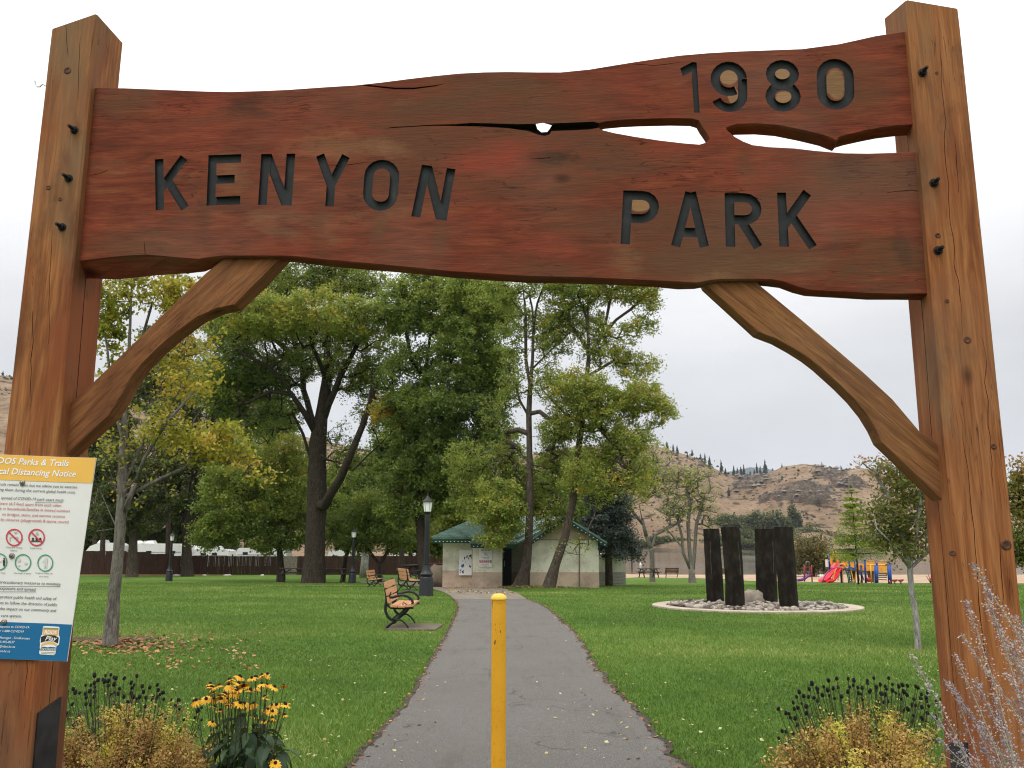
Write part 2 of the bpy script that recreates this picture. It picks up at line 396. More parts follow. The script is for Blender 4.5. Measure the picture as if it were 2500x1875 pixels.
PLAZA = [G(*p) for p in plaza_px]
poly_sheet('concrete_walk', CONC, [(p.x, p.y) for p in PLAZA], .022, 1.2)
pad_px = [(938, 1540), (1062, 1541), (1084, 1526), (968, 1524)]
PAD = [G(*p) for p in pad_px]
poly_sheet('concrete_pad', concrete_mat('pad_concrete', (.15, .125, .09)), [(p.x, p.y) for p in PAD], .03, .5, thick=.1)
# beach
SAND = concrete_mat('beach_sand', (.46, .33, .22), .3)
bx = [G(px, py) for px, py in ((1464, 1409), (1560, 1410), (1700, 1412.5), (1760, 1414), (1830, 1419), (2100, 1423.5), (2300, 1424.5), (2700, 1426))]
beach_poly = [(p.x, p.y) for p in bx] + [(115, 120), (8, 120)]
poly_sheet('beach', SAND, beach_poly, .03, 5.0)
# lake
def water_mat():
    g = N('lake_water'); c = g.coord('Object', scale=(1, .35, 1)); n = g.noise(c, 1.1, 3, .5); n2 = g.noise(g.coord('Object', scale=(.02, .008, 1)), 1.0, 3)
    return g.pbr((.045, .04, .028), g.mapr(n2, .35, .65, .04, .16), g.bump(n, .12, .02), .5, IOR=1.33)
V = [(4, 70, -2.4), (900, 70, -2.4), (900, 760, -2.4), (30, 760, -2.4)]
lake = link('lake', mkmesh('lake', V, [(0, 1, 2, 3)], water_mat())); lake['kind'] = 'structure'
# hills
RX = [-1400, -600, -200, 0, 200, 400, 600, 800, 950, 1100, 1200, 1300, 1400, 1500, 1586, 1640, 1681, 1717, 1753, 1771, 1816, 1850, 1880, 1898, 1952, 1997, 2042, 2088, 2142, 2300, 2500, 2800, 3200, 4200]
RY = [840, 850, 880, 915, 940, 990, 1036, 1075, 1110, 1150, 1140, 1108, 1090, 1081, 1084, 1100, 1113, 1134, 1152, 1158, 1161, 1158, 1147, 1138, 1131, 1141, 1149, 1143, 1156, 1180, 1215, 1240, 1260, 1280]
def hill_az(px): return math.atan2((px - CX) / FPX, cp)
HA = np.linspace(hill_az(-1400), hill_az(4200), 520)
pxs = CX + FPX * cp * np.tan(HA)
HR = np.concatenate([[124, 150, 200], np.linspace(260, 600, 16), np.linspace(615, 1120, 92), np.linspace(1150, 1700, 12)])
Vh = np.zeros((len(HR), len(HA), 3)); RK = np.zeros((len(HR), len(HA)))
ROCKS = [(1830, 1192, 44, 10), (1800, 1205, 30, 7), (1965, 1218, 62, 15), (1925, 1232, 40, 8), (1880, 1235, 40, 6), (2018, 1168, 34, 22), (1960, 1135, 34, 9), (2050, 1205, 40, 10), (2100, 1150, 40, 14), (1725, 1136, 20, 12), (1985, 1240, 30, 8), (1640, 1180, 30, 8), (300, 1010, 60, 14), (1150, 1210, 50, 20), (2250, 1240, 60, 12)]
for j, (a, px) in enumerate(zip(HA, pxs)):
    w = float(smooth(1380, 1500, px))                        # 0 land side, 1 lake side
    py = float(np.interp(px, RX, RY))
    r1 = 760 * (1 - w) + 1050 * w; r0 = 170 * (1 - w) + (655 - 18 * math.sin(px * .02)) * w
    # angle -> height at ridge (elevation along this azimuth)
    d = ray(px, py); ridge = EYE + d.z / math.hypot(d.x, d.y) * r1
    zb = -1.5 * (1 - w) + -2.9 * w
    for i, r in enumerate(HR):
        x, y = r * math.sin(a), r * math.cos(a)
        t = (r - r0) / (r1 - r0)
        if t <= 0: z = gh(x, y) if r < 126 else (-1.45 * (1 - w) - 7.0 * w)
        elif t <= 1:
            s = t ** 1.12; z = zb + (ridge - zb) * s; env = math.sin(math.pi * min(t, .985)) ** .7
            q = Vector((x * .0065, y * .0065, .3)); n1 = mnoise.fractal(q, 1.0, 2.1, 4); n2 = mnoise.fractal(q * 5.5, 1.0, 2.2, 4); rg = 1 - abs(mnoise.noise(q * 1.7 + Vector((3, 3, 3)))) * 2
            z += env * (13 * n1 + 5 * rg * (1 if w > .5 else .6) - 3 + 2.2 * n2)
            pyv = 1325 - (z - EYE) / r * FPX / cp * cp * cp
            rk = 0.0
            for (ax, ay, sx, sy) in ROCKS: rk = max(rk, math.exp(-((px - ax) / sx) ** 2 - ((pyv - ay) / sy) ** 2))
            rk = max(0.0, min(1.0, rk * 1.5 + .5 * mnoise.noise(q * 9))) if rk > .08 else 0.0
            z += rk * (5 + 9 * abs(mnoise.fractal(q * 9, .8, 2.3, 3)))
            z = min(z, EYE + (ridge - EYE) * r / r1 - (1 - t) * .5); RK[i, j] = rk
        else: z = ridge - (r - r1) * .12
        Vh[i, j] = (x, y, z - (.12 if r < 126 else 0))
def hill_mat():
    g = N('dry_hillside'); c = g.coord('Object')
    n1 = g.noise(c, .012, 6, .65); n2 = g.noise(c, .09, 6, .7); n3 = g.noise(g.coord('Object', scale=(.6, 1, 2.2)), .05, 8, .78, .5)
    col = g.ramp(n1, [(.3, (.195, .132, .086)), (.5, (.285, .198, .130)), (.7, (.38, .275, .185))])
    col = g.mix(g.mapr(n2, .42, .62, 0, .5), col, (.145, .100, .064)); col = g.mix(g.mapr(g.noise(c, .035, 6, .75), .52, .64, 0, .4), col, (.15, .112, .072))
    vo = g.n('ShaderNodeTexVoronoi', {'Vector': c, 'Scale': .075}); sh = g.mapr(vo.outputs['Distance'], .20, .34, 1, 0)
    sh = g.math('MULTIPLY', sh, g.mapr(g.noise(c, .02, 3), .34, .44, 0, 1)); col = g.mix(g.math('MULTIPLY', sh, .9), col, (.055, .045, .025))
    vo2 = g.n('ShaderNodeTexVoronoi', {'Vector': c, 'Scale': .21}); col = g.mix(g.math('MULTIPLY', g.mapr(vo2.outputs['Distance'], .14, .28, 1, 0), .75), col, (.085, .068, .038))
    geo = g.n('ShaderNodeNewGeometry'); sz = g.n('ShaderNodeSeparateXYZ', {0: geo.outputs['Normal']}).outputs[2]
    ra = g.n('ShaderNodeAttribute', attribute_name='rock').outputs['Fac']
    rk = g.mapr(g.math('ADD', g.math('MULTIPLY', ra, .27), n3), .62, .75, 0, 1)
    rcol = g.ramp(g.noise(g.coord('Object', scale=(1, 1, .4)), .25, 6, .75), [(.38, (.075, .062, .052)), (.5, (.18, .148, .12)), (.64, (.30, .245, .19))])
    col = g.mix(g.math('MULTIPLY', rk, .85), col, rcol)
    hgt = g.math('ADD', g.math('MULTIPLY', n2, .6), g.math('MULTIPLY', g.noise(c, .3, 5, .7), g.math('ADD', g.math('MULTIPLY', rk, 1.6), .25)))
    return g.pbr(col, .95, g.bump(hgt, .9, 6.0), .05)
nr, na = len(HR), len(HA)
ii = np.arange(nr - 1)[:, None]; jj = np.arange(na - 1)[None, :]; aa = (ii * na + jj).ravel()
hills = link('hills', mkmesh('hills', Vh.reshape(-1, 3), np.stack([aa, aa + na, aa + na + 1, aa + 1], -1)[:, ::-1], hill_mat(), None, True, {'rock': RK.ravel()})); hills['kind'] = 'structure'
# scrub and broken rock scattered over the slopes
hr = np.random.default_rng(77); Vs = []; Fs = []; Ms = []
OCT = np.array([(1, 0, 0), (0, 1, 0), (-1, 0, 0), (0, -1, 0), (0, 0, 1), (0, 0, -.4)], float); OF = [(0, 1, 4), (1, 2, 4), (2, 3, 4), (3, 0, 4), (1, 0, 5), (2, 1, 5), (3, 2, 5), (0, 3, 5)]
cand = [(i, j) for i in range(20, len(HR) - 16) for j in range(90, len(HA) - 150)]
for k in hr.choice(len(cand), 9000, replace=False):
    i, j = cand[k]; p = Vh[i, j]; d_ = math.hypot(p[0], p[1]); rk = RK[i, j]
    if p[2] < -1 or mnoise.noise(Vector((p[0] * .012, p[1] * .012, 4))) < -.18 and rk < .2: continue
    stone = rk > .3 and hr.random() < .75
    if not stone and hr.random() < .35: continue
    s = (hr.uniform(1.0, 4.2) if stone else hr.uniform(.9, 2.3)) * d_ / 850; a = hr.uniform(0, 6.28); c, s_ = math.cos(a), math.sin(a)
    o = OCT * hr.uniform(.7, 1.3, (6, 3)) * np.array([s, s * .9, s * (.55 if stone else .9)]); o = np.stack([o[:, 0] * c - o[:, 1] * s_, o[:, 0] * s_ + o[:, 1] * c, o[:, 2]], 1); b = len(Vs) * 6
    Vs.append(o + p + np.array([hr.normal() * 4, hr.normal() * 4, 0])); Fs += [tuple(b + q for q in f) for f in OF]; Ms += [1 if stone else 0] * 8
SCR = plain('hill_scrub_leaf', (.055, .050, .026), .95, 0, .45, .2); RKM = plain('hill_rock', (.20, .165, .135), .95, 0, .4, .12)
link('hill_scrub', mkmesh('hill_scrub', np.concatenate(Vs), Fs, [SCR, RKM], Ms))['kind'] = 'stuff'
# far blue forested mountain
m_ = MB(); n_ = 60; top = []
for i in range(n_ + 1):
    px = 1640 + (2080 - 1640) * i / n_; py = float(np.interp(px, [1640, 1740, 1800, 1830, 1860, 1900, 2080], [1178, 1158, 1148, 1141, 1142, 1150, 1178])) + .8 * mnoise.noise(Vector((i * .9, 0, 0)))
    top.append(P(px, py, 4200))
rings = [[Vector((t.x * k2, t.y * k2, zf * (t.z) - (9 if zf == 0 else 0))) for t in top] for k2, zf in ((.80, 0), (.88, .45), (.94, .8), (1, 1), (1.1, .3))]
m_.loft(rings, (False, False), closed=False)
g = N('far_forest'); c = g.coord('Object'); nn = g.noise(c, .02, 5, .7)
far = m_.build('far_mountain', g.pbr(g.ramp(nn, [(.35, (.045, .065, .070)), (.65, (.075, .10, .10))]), .95, g.bump(nn, .5, 30), 0.0), smooth_=True, kind='structure')
# soil bed under the flowers by the gate
SOIL = plain('bed_soil', (.045, .03, .02), .95, 0, .5, 18, .8)
for nm, pts in (('flower_bed', [(-3.3, 3.3), (-1.25, 3.3), (-1.15, 5.35), (-2.0, 5.6), (-3.4, 5.3)]), ('flower_bed', [(1.0, 3.1), (3.4, 3.1), (3.4, 5.2), (2.2, 5.45), (1.25, 5.1)])):
    poly_sheet(nm, SOIL, pts, .02, .4)
# ------------------------------------------------------------------ the timber gate
YAW = math.radians(4.0)
GU = Vector((math.cos(YAW), -math.sin(YAW), 0)); GN = Vector((math.sin(YAW), math.cos(YAW), 0)); GQ = Vector((0, 3.66, 0))
def GP(px, py, off=0.0):
    d = ray(px, py); o = Vector((0, 0, EYE)); q = GQ + GN * off
    return o + d * ((q - o).dot(GN) / d.dot(GN))
gate = thing('park_gate', 'tall timber entrance gate with carved red KENYON PARK 1980 board between two posts', 'gate', (0, 3.66, 0))
AX0 = (0, 0, 0); AXX = (0, math.pi / 2, 0)
POST_W = wood('cedar_post', AX0, [(.18, .058, .020), (.32, .121, .041), (.42, .19, .073)], blot=[(2.4, .46, .58, (.215, .060, .022), 1.0), (1.7, .50, .66, (.175, .110, .058), 5.0), (3.0, .56, .68, (.105, .040, .018), 8.0)], rough=.72, bump=.5)
BRACE_WL = wood('cedar_brace', (0, math.radians(-45), 0), [(.12, .042, .016), (.235, .095, .036), (.33, .150, .062)], 1.3, bump=.8, rough=.72, blot=[(3, .55, .68, (.10, .038, .018), 3.0)])
BRACE_WR = wood('cedar_brace_b', (0, math.radians(48), 0), [(.12, .046, .017), (.235, .102, .038), (.34, .165, .066)], 1.3, bump=.8, rough=.72, blot=[(3, .55, .68, (.10, .042, .02), 3.0)])
def bs(px, py, rx, ry, c, a):
    if c[0] > .2 and c[1] < .1 or a < .7 and c[1] > .15: a = a * .62
    q = GP(px, py, .045) - Vector((0, 3.66, 0)); return (q.x, q.z, rx * .00185, ry * .00185, c, a)
RED_, TAN_, BRN_, DK_ = (.235, .050, .029), (.30, .175, .085), (.105, .052, .026), (.040, .024, .016)
STAINS = [bs(1780, 185, 24, 26, TAN_, .85), bs(1790, 232, 14, 24, TAN_, .7), bs(1910, 180, 21, 18, TAN_, .9), bs(1914, 238, 21, 17, TAN_, .9), bs(2040, 206, 23, 44, TAN_, .9), bs(1564, 500, 26, 18, TAN_, .75), bs(830, 355, 130, 40, TAN_, .45), bs(560, 430, 50, 50, TAN_, .4), bs(1350, 385, 70, 22, DK_, .8), bs(950, 365, 60, 22, TAN_, .35),
          bs(480, 320, 100, 60, RED_, .6), bs(680, 330, 90, 60, RED_, .55), bs(1200, 400, 120, 60, RED_, .6), bs(1340, 600, 90, 40, RED_, .75), bs(1150, 520, 110, 60, RED_, .5), bs(1850, 420, 160, 60, RED_, .5), bs(2060, 520, 170, 70, RED_, .55), bs(1540, 205, 60, 60, RED_, .5), bs(1400, 200, 40, 40, RED_, .4), bs(2120, 130, 90, 40, RED_, .5), bs(690, 600, 90, 22, RED_, .5),
          bs(1230, 215, 150, 40, BRN_, .6), bs(1800, 640, 260, 60, BRN_, .75), bs(2150, 640, 130, 80, BRN_, .7), bs(2080, 210, 120, 90, BRN_, .5), bs(1700, 300, 60, 40, BRN_, .5), bs(330, 600, 150, 40, BRN_, .55), bs(320, 250, 110, 50, BRN_, .5), bs(600, 255, 60, 40, DK_, .5), bs(1060, 260, 110, 30, BRN_, .6),
          bs(690, 550, 26, 60, DK_, .3), bs(500, 540, 24, 70, DK_, .35), bs(780, 545, 22, 80, BRN_, .5), bs(925, 560, 22, 60, BRN_, .5), bs(1075, 570, 22, 60, BRN_, .5), bs(1530, 630, 40, 60, TAN_, .3), bs(1820, 400, 26, 50, BRN_, .5), bs(2060, 395, 40, 60, DK_, .4), bs(2200, 600, 20, 60, DK_, .4)]
BOARD_W = wood('red_board', AXX, [(.088, .025, .014), (.170, .041, .021), (.245, .068, .033)], .8, along=1.1, blot=[(1.6, .50, .64, (.115, .050, .028), 2.0), (2.2, .57, .68, (.25, .048, .028), 9.0), (3.3, .60, .72, (.20, .10, .05), 14.0)], stain=STAINS, bump=.5, rough=.75, spec=.08, finea=.25)
def letter_mat():
    g = N('letter_paint'); c = g.coord('Object'); n = g.noise(c, 9, 5, .7)
    return g.pbr(g.ramp(n, [(.35, (.010, .0115, .012)), (.6, (.020, .023, .024)), (.8, (.055, .054, .048))]), .7, g.bump(g.noise(c, 60, 3), .3, .002), .3)
LETTER = letter_mat(); CRACK = plain('raw_dark_wood', (.02, .010, .006), .95)
def boolean(obj, cutter_mb, mat):
    me = mkmesh('cut', np.array(cutter_mb.v) - np.array(org(obj)), cutter_mb.f, mat)
    bm = bmesh.new(); bm.from_mesh(me); bmesh.ops.recalc_face_normals(bm, faces=bm.faces[:]); bm.to_mesh(me); bm.free()
    co = bpy.data.objects.new('cutter', me); COL.objects.link(co)
    if obj.parent: co.location = obj.parent.location
    md = obj.modifiers.new('b', 'BOOLEAN'); md.operation = 'DIFFERENCE'; md.solver = 'EXACT'; md.object = co
    try: md.material_mode = 'TRANSFER'
    except Exception: pass
    bpy.context.view_layer.update()
    dg = bpy.context.evaluated_depsgraph_get()
    new = bpy.data.meshes.new_from_object(obj.evaluated_get(dg)); old = obj.data
    if len(new.polygons) > 3: obj.modifiers.clear(); obj.data = new; bpy.data.meshes.remove(old)
    else: obj.modifiers.clear(); print('BOOLEAN FAILED', obj.name)
    bpy.data.objects.remove(co); bpy.data.meshes.remove(me)
def fixn(o):
    bm = bmesh.new(); bm.from_mesh(o.data); bmesh.ops.recalc_face_normals(bm, faces=bm.faces[:]); bm.to_mesh(o.data); bm.free(); return o
# posts: four sided timbers following the measured corners
def post(fl, fr, D, inner, tops, label):
    """fl, fr: (px,py) pairs top and near-bottom of the two front corners"""
    def line(a, b):
        A = GP(*a); B = GP(*b); d = (B - A) / (B.z - A.z)
        return A, d
    rings = []
    A, dA = line(*fl); Bp, dB = line(*fr)
    ztop = min(A.z, Bp.z) - .12; zs = np.linspace(0, ztop, 15)
    w_ = lambda i, k: .0035 * mnoise.noise(Vector((i * 3.1, k * .9, 2)))
    for k, z in enumerate(list(zs)):
        a = A + dA * (z - A.z); b = Bp + dB * (z - Bp.z)
        c = b + GN * D; d = a + GN * D; ch = .008
        r = []
        for p, q, s_ in ((a, d, 1), (a, b, 2), (b, a, 3), (b, c, 4), (c, b, 5), (c, d, 6), (d, c, 7), (d, a, 8)):
            v = (q - p); v.z = 0; v.normalize(); r.append(p + v * (ch + w_(s_, k)))
        rings.append(r)
    fl_t, fr_t, rr_t, rl_t = tops
    t4 = [fl_t, fr_t, rr_t, rl_t]; idx = [0, 0, 1, 1, 2, 2, 3, 3]; last = []
    base = rings[-1]
    zt = [t.z for t in t4]
    for i, p in enumerate(base): 
        k = idx[i]; q = Vector(p); q.z = zt[k] - .01; last.append(q)
    rings.append(last)
    m = MB(); m.loft(rings); o = m.build('post', [POST_W, CRACK], gate, smooth_=False); o['label'] = label; return fixn(o)
DP = .26
lfl = ((125, 70), (8, 1100)); lfr = ((235, 30), (138, 1100))
T = [GP(125, 66), GP(237, 30), GP(310, 103, DP), None]; T[3] = T[0] + GN * DP; T[3].z = T[2].z - .05
left_post = post(lfl, lfr, DP, 1, T, 'left gate post with the notice screwed to it')
rfl = ((2212, 0), (2322, 1250)); rfr = ((2340, 17), (2469, 1250))
T = [GP(2212, -4), GP(2340, 16), None, GP(2188, 27, DP * .8)]; T[2] = T[1] + GN * DP; T[2].z -= .1
right_post = post(rfl, rfr, DP, -1, T, 'right gate post behind the tall pale sage')
def crack(obj, pix, off, w, depth, nrm, seg=7, wob=3.0, plane=GP):
    """wandering drying check cut into a face"""
    pts = []
    for i in range(len(pix) - 1):
        for k in range(seg):
            t = k / seg; x = pix[i][0] * (1 - t) + pix[i + 1][0] * t; y = pix[i][1] * (1 - t) + pix[i + 1][1] * t
            pts.append(plane(x + wob * mnoise.noise(Vector((x * .031, y * .021, 5))), y + wob * .4 * mnoise.noise(Vector((x * .05, y * .03, 9))), off))
    pts.append(plane(*pix[-1], off)); m = MB(); rings = []
    for i, p in enumerate(pts):
        t = (pts[min(i + 1, len(pts) - 1)] - pts[max(i - 1, 0)]).normalized(); s_ = t.cross(nrm).normalized()
        ww = w * math.sin(math.pi * (i + .35) / (len(pts) + .4)) ** .5 * (0.7 + .6 * abs(mnoise.noise(Vector((i * .8, 1, 1)))))
        rings.append([p + s_ * ww * .5 - nrm * .02, p - s_ * ww * .5 - nrm * .02, p - s_ * ww * .3 + nrm * depth, p + s_ * ww * .3 + nrm * depth])
    m.loft(rings); boolean(obj, m, CRACK)
# side-face check of the left post, front checks of the right one
def side_plane(px, py, u0):
    d = ray(px, py); o = Vector((0, 0, EYE)); q = u0
    return o + d * ((q - o).dot(GU) / d.dot(GU))
def side_at(P0): return lambda px, py, off: side_plane(px, py, P0)
li = GP(186, 560); ri = GP(2255, 560)
crack(right_post, [(2290, 40), (2305, 250), (2312, 420), (2330, 640), (2342, 720), (2352, 830)], 0, .0042, .025, GN, wob=8)
crack(right_post, [(2398, 820), (2410, 980), (2425, 1190)], 0, .0042, .025, GN, wob=8)
crack(right_post, [(2345, 1000), (2372, 1250), (2400, 1560), (2420, 1700)], 0, .0045, .025, GN, wob=8)
crack(left_post, [(128, 560), (120, 700), (118, 840)], 0, .004, .02, GN, wob=5)
crack(left_post, [(196, 90), (190, 240)], 0, .004, .02, GN, wob=4)
crack(right_post, [(2330, 330), (2340, 470)], 0, .004, .02, GN, wob=6)
crack(right_post, [(2440, 1300), (2448, 1480)], 0, .005, .02, GN, wob=6)
crack(left_post, [(72, 1000), (78, 860), (80, 760)], 0, .005, .03, GN, wob=5)
crack(left_post, [(166, 140), (160, 60)], 0, .004, .03, GN, wob=4)
crack(left_post, [(60, 1700), (70, 1560), (74, 1450)], 0, .005, .03, GN, wob=4)
for obj, face0, x0, x1 in ((left_post, lfr, .10, .09), (right_post, rfl, .10, .11)):
    # check running down the inner side face
    A = GP(*face0[0]); B = GP(*face0[1]); s = 1 if obj is left_post else -1; m = MB(); rings = []
    n = 46
    for i in range(n):
        z = A.z - .35 + (0.35 - A.z + .3) * i / (n - 1)
        p = A + (B - A) * ((z - A.z) / (B.z - A.z)) + GN * (.115 + .012 * mnoise.noise(Vector((i * .11, s * 4, 0))) + x0 * .0)
        ww = .009 * math.sin(math.pi * (i + .4) / n) ** .4 * (.6 + .8 * abs(mnoise.noise(Vector((i * .35, 3, s)))))
        n_ = GU * s
        rings.append([p + GN * ww * .5 + n_ * .02, p - GN * ww * .5 + n_ * .02, p - GN * ww * .2 - n_ * .05, p + GN * ww * .2 - n_ * .05])
    m.loft(rings); boolean(obj, m, CRACK)
# the sign board
B_OFF, B_T = .045, .076
top_px = [(232, 213), (300, 213), (400, 217), (500, 221), (560, 222), (630, 220), (700, 217), (800, 210), (866, 206), (930, 199), (1000, 190), (1060, 183), (1120, 177), (1180, 174), (1240, 173), (1310, 174), (1370, 174), (1440, 167), (1500, 157), (1550, 149), (1610, 140), (1660, 133), (1730, 127), (1800, 123), (1880, 120), (1960, 117), (2050, 105), (2100, 94), (2140, 85), (2180, 79), (2222, 74)]
slot_px = [(2240, 305), (2190, 309), (2150, 314), (2110, 322), (2070, 331), (2050, 337), (2043, 345), (2030, 340), (2010, 332), (1960, 320), (1900, 308), (1850, 304), (1800, 305), (1787, 309),
           (1775, 313), (1778, 318), (1795, 332), (1815, 343), (1838, 352), (1880, 357), (1940, 360), (1990, 366), (2060, 372), (2120, 373), (2180, 371), (2245, 369)]
bot_px = [(2270, 719), (2200, 720), (2130, 719), (2060, 715), (2010, 713), (1975, 710), (1945, 702), (1912, 690), (1885, 685), (1850, 684), (1800, 684), (1760, 684), (1735, 687), (1700, 693), (1660, 691), (1600, 688), (1500, 683), (1400, 679), (1290, 677), (1200, 671), (1100, 665), (1020, 657), (950, 650), (870, 643), (800, 637), (750, 632), (715, 628), (690, 627), (640, 627), (590, 627), (545, 627), (515, 630), (485, 635), (440, 632), (400, 628), (355, 625), (310, 627), (260, 632), (215, 637), (176, 642)]
outl = top_px + slot_px + bot_px
front = [GP(x, y, B_OFF) for x, y in outl]
cen2 = []
def inset(pts, d):
    out = []; n = len(pts)
    for i in range(n):
        a, b, c = pts[i - 1], pts[i], pts[(i + 1) % n]
        t = ((b - a).normalized() + (c - b).normalized()).normalized(); nn = t.cross(GN).normalized()
        out.append(b + nn * d)
    return out
area = sum((a - GQ).cross(b - GQ).dot(GN) for a, b in zip(front, front[1:] + front[:1]))
sgn = 1 if area > 0 else -1
def low(p, px):   # the rear arris hangs lower near the left end
    return Vector((0, 0, 0))
rear = []
for (x, y), p in zip(outl, front):
    q = p + GN * B_T
    if y > 600: q = q + Vector((0, 0, -.085 * max(0, 1 - abs(x - 300) / 230) ** .6 - .012 * abs(mnoise.noise(Vector((x * .013, 0, 0))))))
    if 300 < y < 400 and x > 1760: q = q + Vector((0, 0, (-.02 if y > 345 else -.012)))
    rear.append(q)
ring0 = inset(front, .007 * sgn * -1)
ring1 = [p + GN * .009 for p in front]
ringm = [a.lerp(b, .55) + Vector((0, 0, .012 * mnoise.noise(Vector((i * .7, 2, 2))))) for i, (a, b) in enumerate(zip(ring1, rear))]
# check the inset went inwards
if abs(sum((a - GQ).cross(b - GQ).dot(GN) for a, b in zip(ring0, ring0[1:] + ring0[:1]))) > abs(area): ring0 = inset(front, .007 * sgn)
m = MB(); m.loft([ring0, ring1, ringm, rear]); board = m.build('sign_board', [BOARD_W, LETTER, CRACK], gate); fixn(board)
def prism_cut(obj, pix, o0, o1, mat):
    m = MB(); m.loft([[GP(x, y, B_OFF) + GN * o0 for x, y in pix], [GP(x, y, B_OFF) + GN * o1 for x, y in pix]]); boolean(obj, m, mat)
# open holes right through
hole = [(1308, 303), (1325, 300), (1347, 306), (1341, 316), (1336, 322), (1322, 323), (1312, 315)]
m = MB(); m.loft([[GP(x, y, B_OFF - .05) for x, y in hole], [GP(x, y, B_OFF + .3) for x, y in hole]]); boolean(board, m, BOARD_W)
prism_cut(board, [(1452, 304), (1478, 296), (1520, 292), (1560, 290), (1640, 288), (1690, 289), (1706, 294), (1714, 308), (1726, 325), (1733, 338), (1724, 348), (1708, 353), (1670, 350), (1610, 343), (1550, 334), (1500, 325), (1468, 317)], -.05, .3, BOARD_W)
# dark split that does not open through
prism_cut(board, [(935, 314), (960, 310), (1000, 308), (1060, 304), (1110, 303), (1150, 300), (1200, 301), (1260, 303), (1312, 302), (1350, 301), (1400, 299), (1450, 297), (1466, 302), (1460, 312), (1440, 316), (1400, 318), (1346, 320), (1342, 328), (1330, 332), (1314, 329), (1290, 320), (1240, 313), (1180, 309), (1130, 308), (1060, 307), (1000, 310)], -.05, .055, CRACK)
prism_cut(board, [(865, 205), (900, 207), (965, 214), (1010, 214), (1060, 208), (1090, 204), (1060, 211), (1010, 218), (965, 218), (900, 211)], -.05, .02, CRACK)
for pp in ([(1730, 467), (1800, 470), (1860, 488)], [(905, 395), (840, 404), (780, 402)], [(2165, 470), (2225, 464), (2245, 468)], [(216, 430), (240, 424), (266, 414)], [(1296, 388), (1345, 384)], [(1525, 466), (1580, 480), (1606, 500)], [(1530, 155), (1600, 160), (1660, 152)], [(352, 590), (355, 625)]):
    crack(board, pp, B_OFF, .005, .02, GN, seg=5, wob=3)
# knots standing slightly proud of the posts
KN = plain('dark_knot', (.10, .038, .018), .8, 0, .5, 40, .5)
for (x, y, r) in ((165, 172, .021), (118, 458, .013), (147, 486, .011), (2290, 575, .013), (2362, 830, .017), (2426, 1090, .013), (2312, 735, .010), (2456, 1330, .024), (2325, 1350, .014), (2287, 178, .008)):
    q = GP(x, y); m = MB(); m.lathe(q, [(r, .001), (r * .9, -.0025), (r * .55, -.003), (r * .45, -.001), (r * .1, -.0015)], 12, toZ_ := GN.to_track_quat('Z', 'Y').to_matrix()); fixn(m.build('knot', KN, gate, True))
# letters
def arc(cx, cy, rx, ry, a0, a1, n=10):
    return [(cx + rx * math.cos(math.radians(a0 + (a1 - a0) * i / n)), cy + ry * math.sin(math.radians(a0 + (a1 - a0) * i / n))) for i in range(n + 1)]
t_ = .085; W_ = .66
def rr_oval(): return [(t_, .33)] + arc(.33, .33, .33 - t_, .33 - t_, 180, 360, 10)[1:] + arc(.33, .67, .33 - t_, .33 - t_, 0, 180, 10) + [(t_, .33)]
GL = {
 'K': [[(t_, 0), (t_, 1)], [(.58, 1.0), (t_ + .02, .40)], [(.26, .56), (.60, 0)]],
 'E': [[(t_, 0), (t_, 1)], [(t_, 1 - t_), (.66, 1 - t_)], [(t_, .51), (.54, .51)], [(t_, t_), (.66, t_)]],
 'N': [[(t_, 0), (t_, 1)], [(.66 - t_, 0), (.66 - t_, 1)], [(.12, .97), (.54, .03)]],
 'Y': [[(.33, 0), (.33, .48)], [(.33, .42), (.07, 1)], [(.33, .42), (.59, 1)]],
 'O': [rr_oval()], '0': [rr_oval()],
 'P': [[(t_, 0), (t_, 1)], [(t_, 1 - t_), (.36, 1 - t_)] + arc(.36, .70, .23, .215, 90, -90, 8)[1:] + [(t_, .485)]],
 'R': [[(t_, 0), (t_, 1)], [(t_, 1 - t_), (.36, 1 - t_)] + arc(.36, .71, .22, .205, 90, -90, 8)[1:] + [(t_, .505)], [(.30, .48), (.58, 0)]],
 'A': [[(.07, 0), (.31, 1)], [(.59, 0), (.35, 1)], [(.14, .26), (.52, .26)]],
 '1': [[(.5, 0), (.5, 1)], [(.5, .93), (.12, .80)]],
 '9': [arc(.33, .66, .25, .26, 0, 300, 16), [(.58, .66)] + [(.58, .33)] + arc(.33, .33, .25, .25, 0, -160, 9)[1:]],
 '8': [arc(.33, .73, .225, .19, 0, 360, 16), arc(.33, .29, .245, .215, 0, 360, 16)],
}
def stroke_rings(pl, half):
    n = len(pl); L = []; R = []
    closed = abs(pl[0][0] - pl[-1][0]) < 1e-4 and abs(pl[0][1] - pl[-1][1]) < 1e-4
    for i in range(n):
        a = pl[i - 1] if i > 0 else (pl[-2] if closed else pl[0]); c = pl[i + 1] if i < n - 1 else (pl[1] if closed else pl[-1]); b = pl[i]
        v1 = Vector((b[0] - a[0], b[1] - a[1])); v2 = Vector((c[0] - b[0], c[1] - b[1]))
        if v1.length < 1e-6: v1 = v2
        if v2.length < 1e-6: v2 = v1
        t = (v1.normalized() + v2.normalized()).normalized(); k = half / max(.6, t.dot(v1.normalized()))
        L.append((b[0] - t.y * k, b[1] + t.x * k)); R.append((b[0] + t.y * k, b[1] - t.x * k))
    return L, R, closed
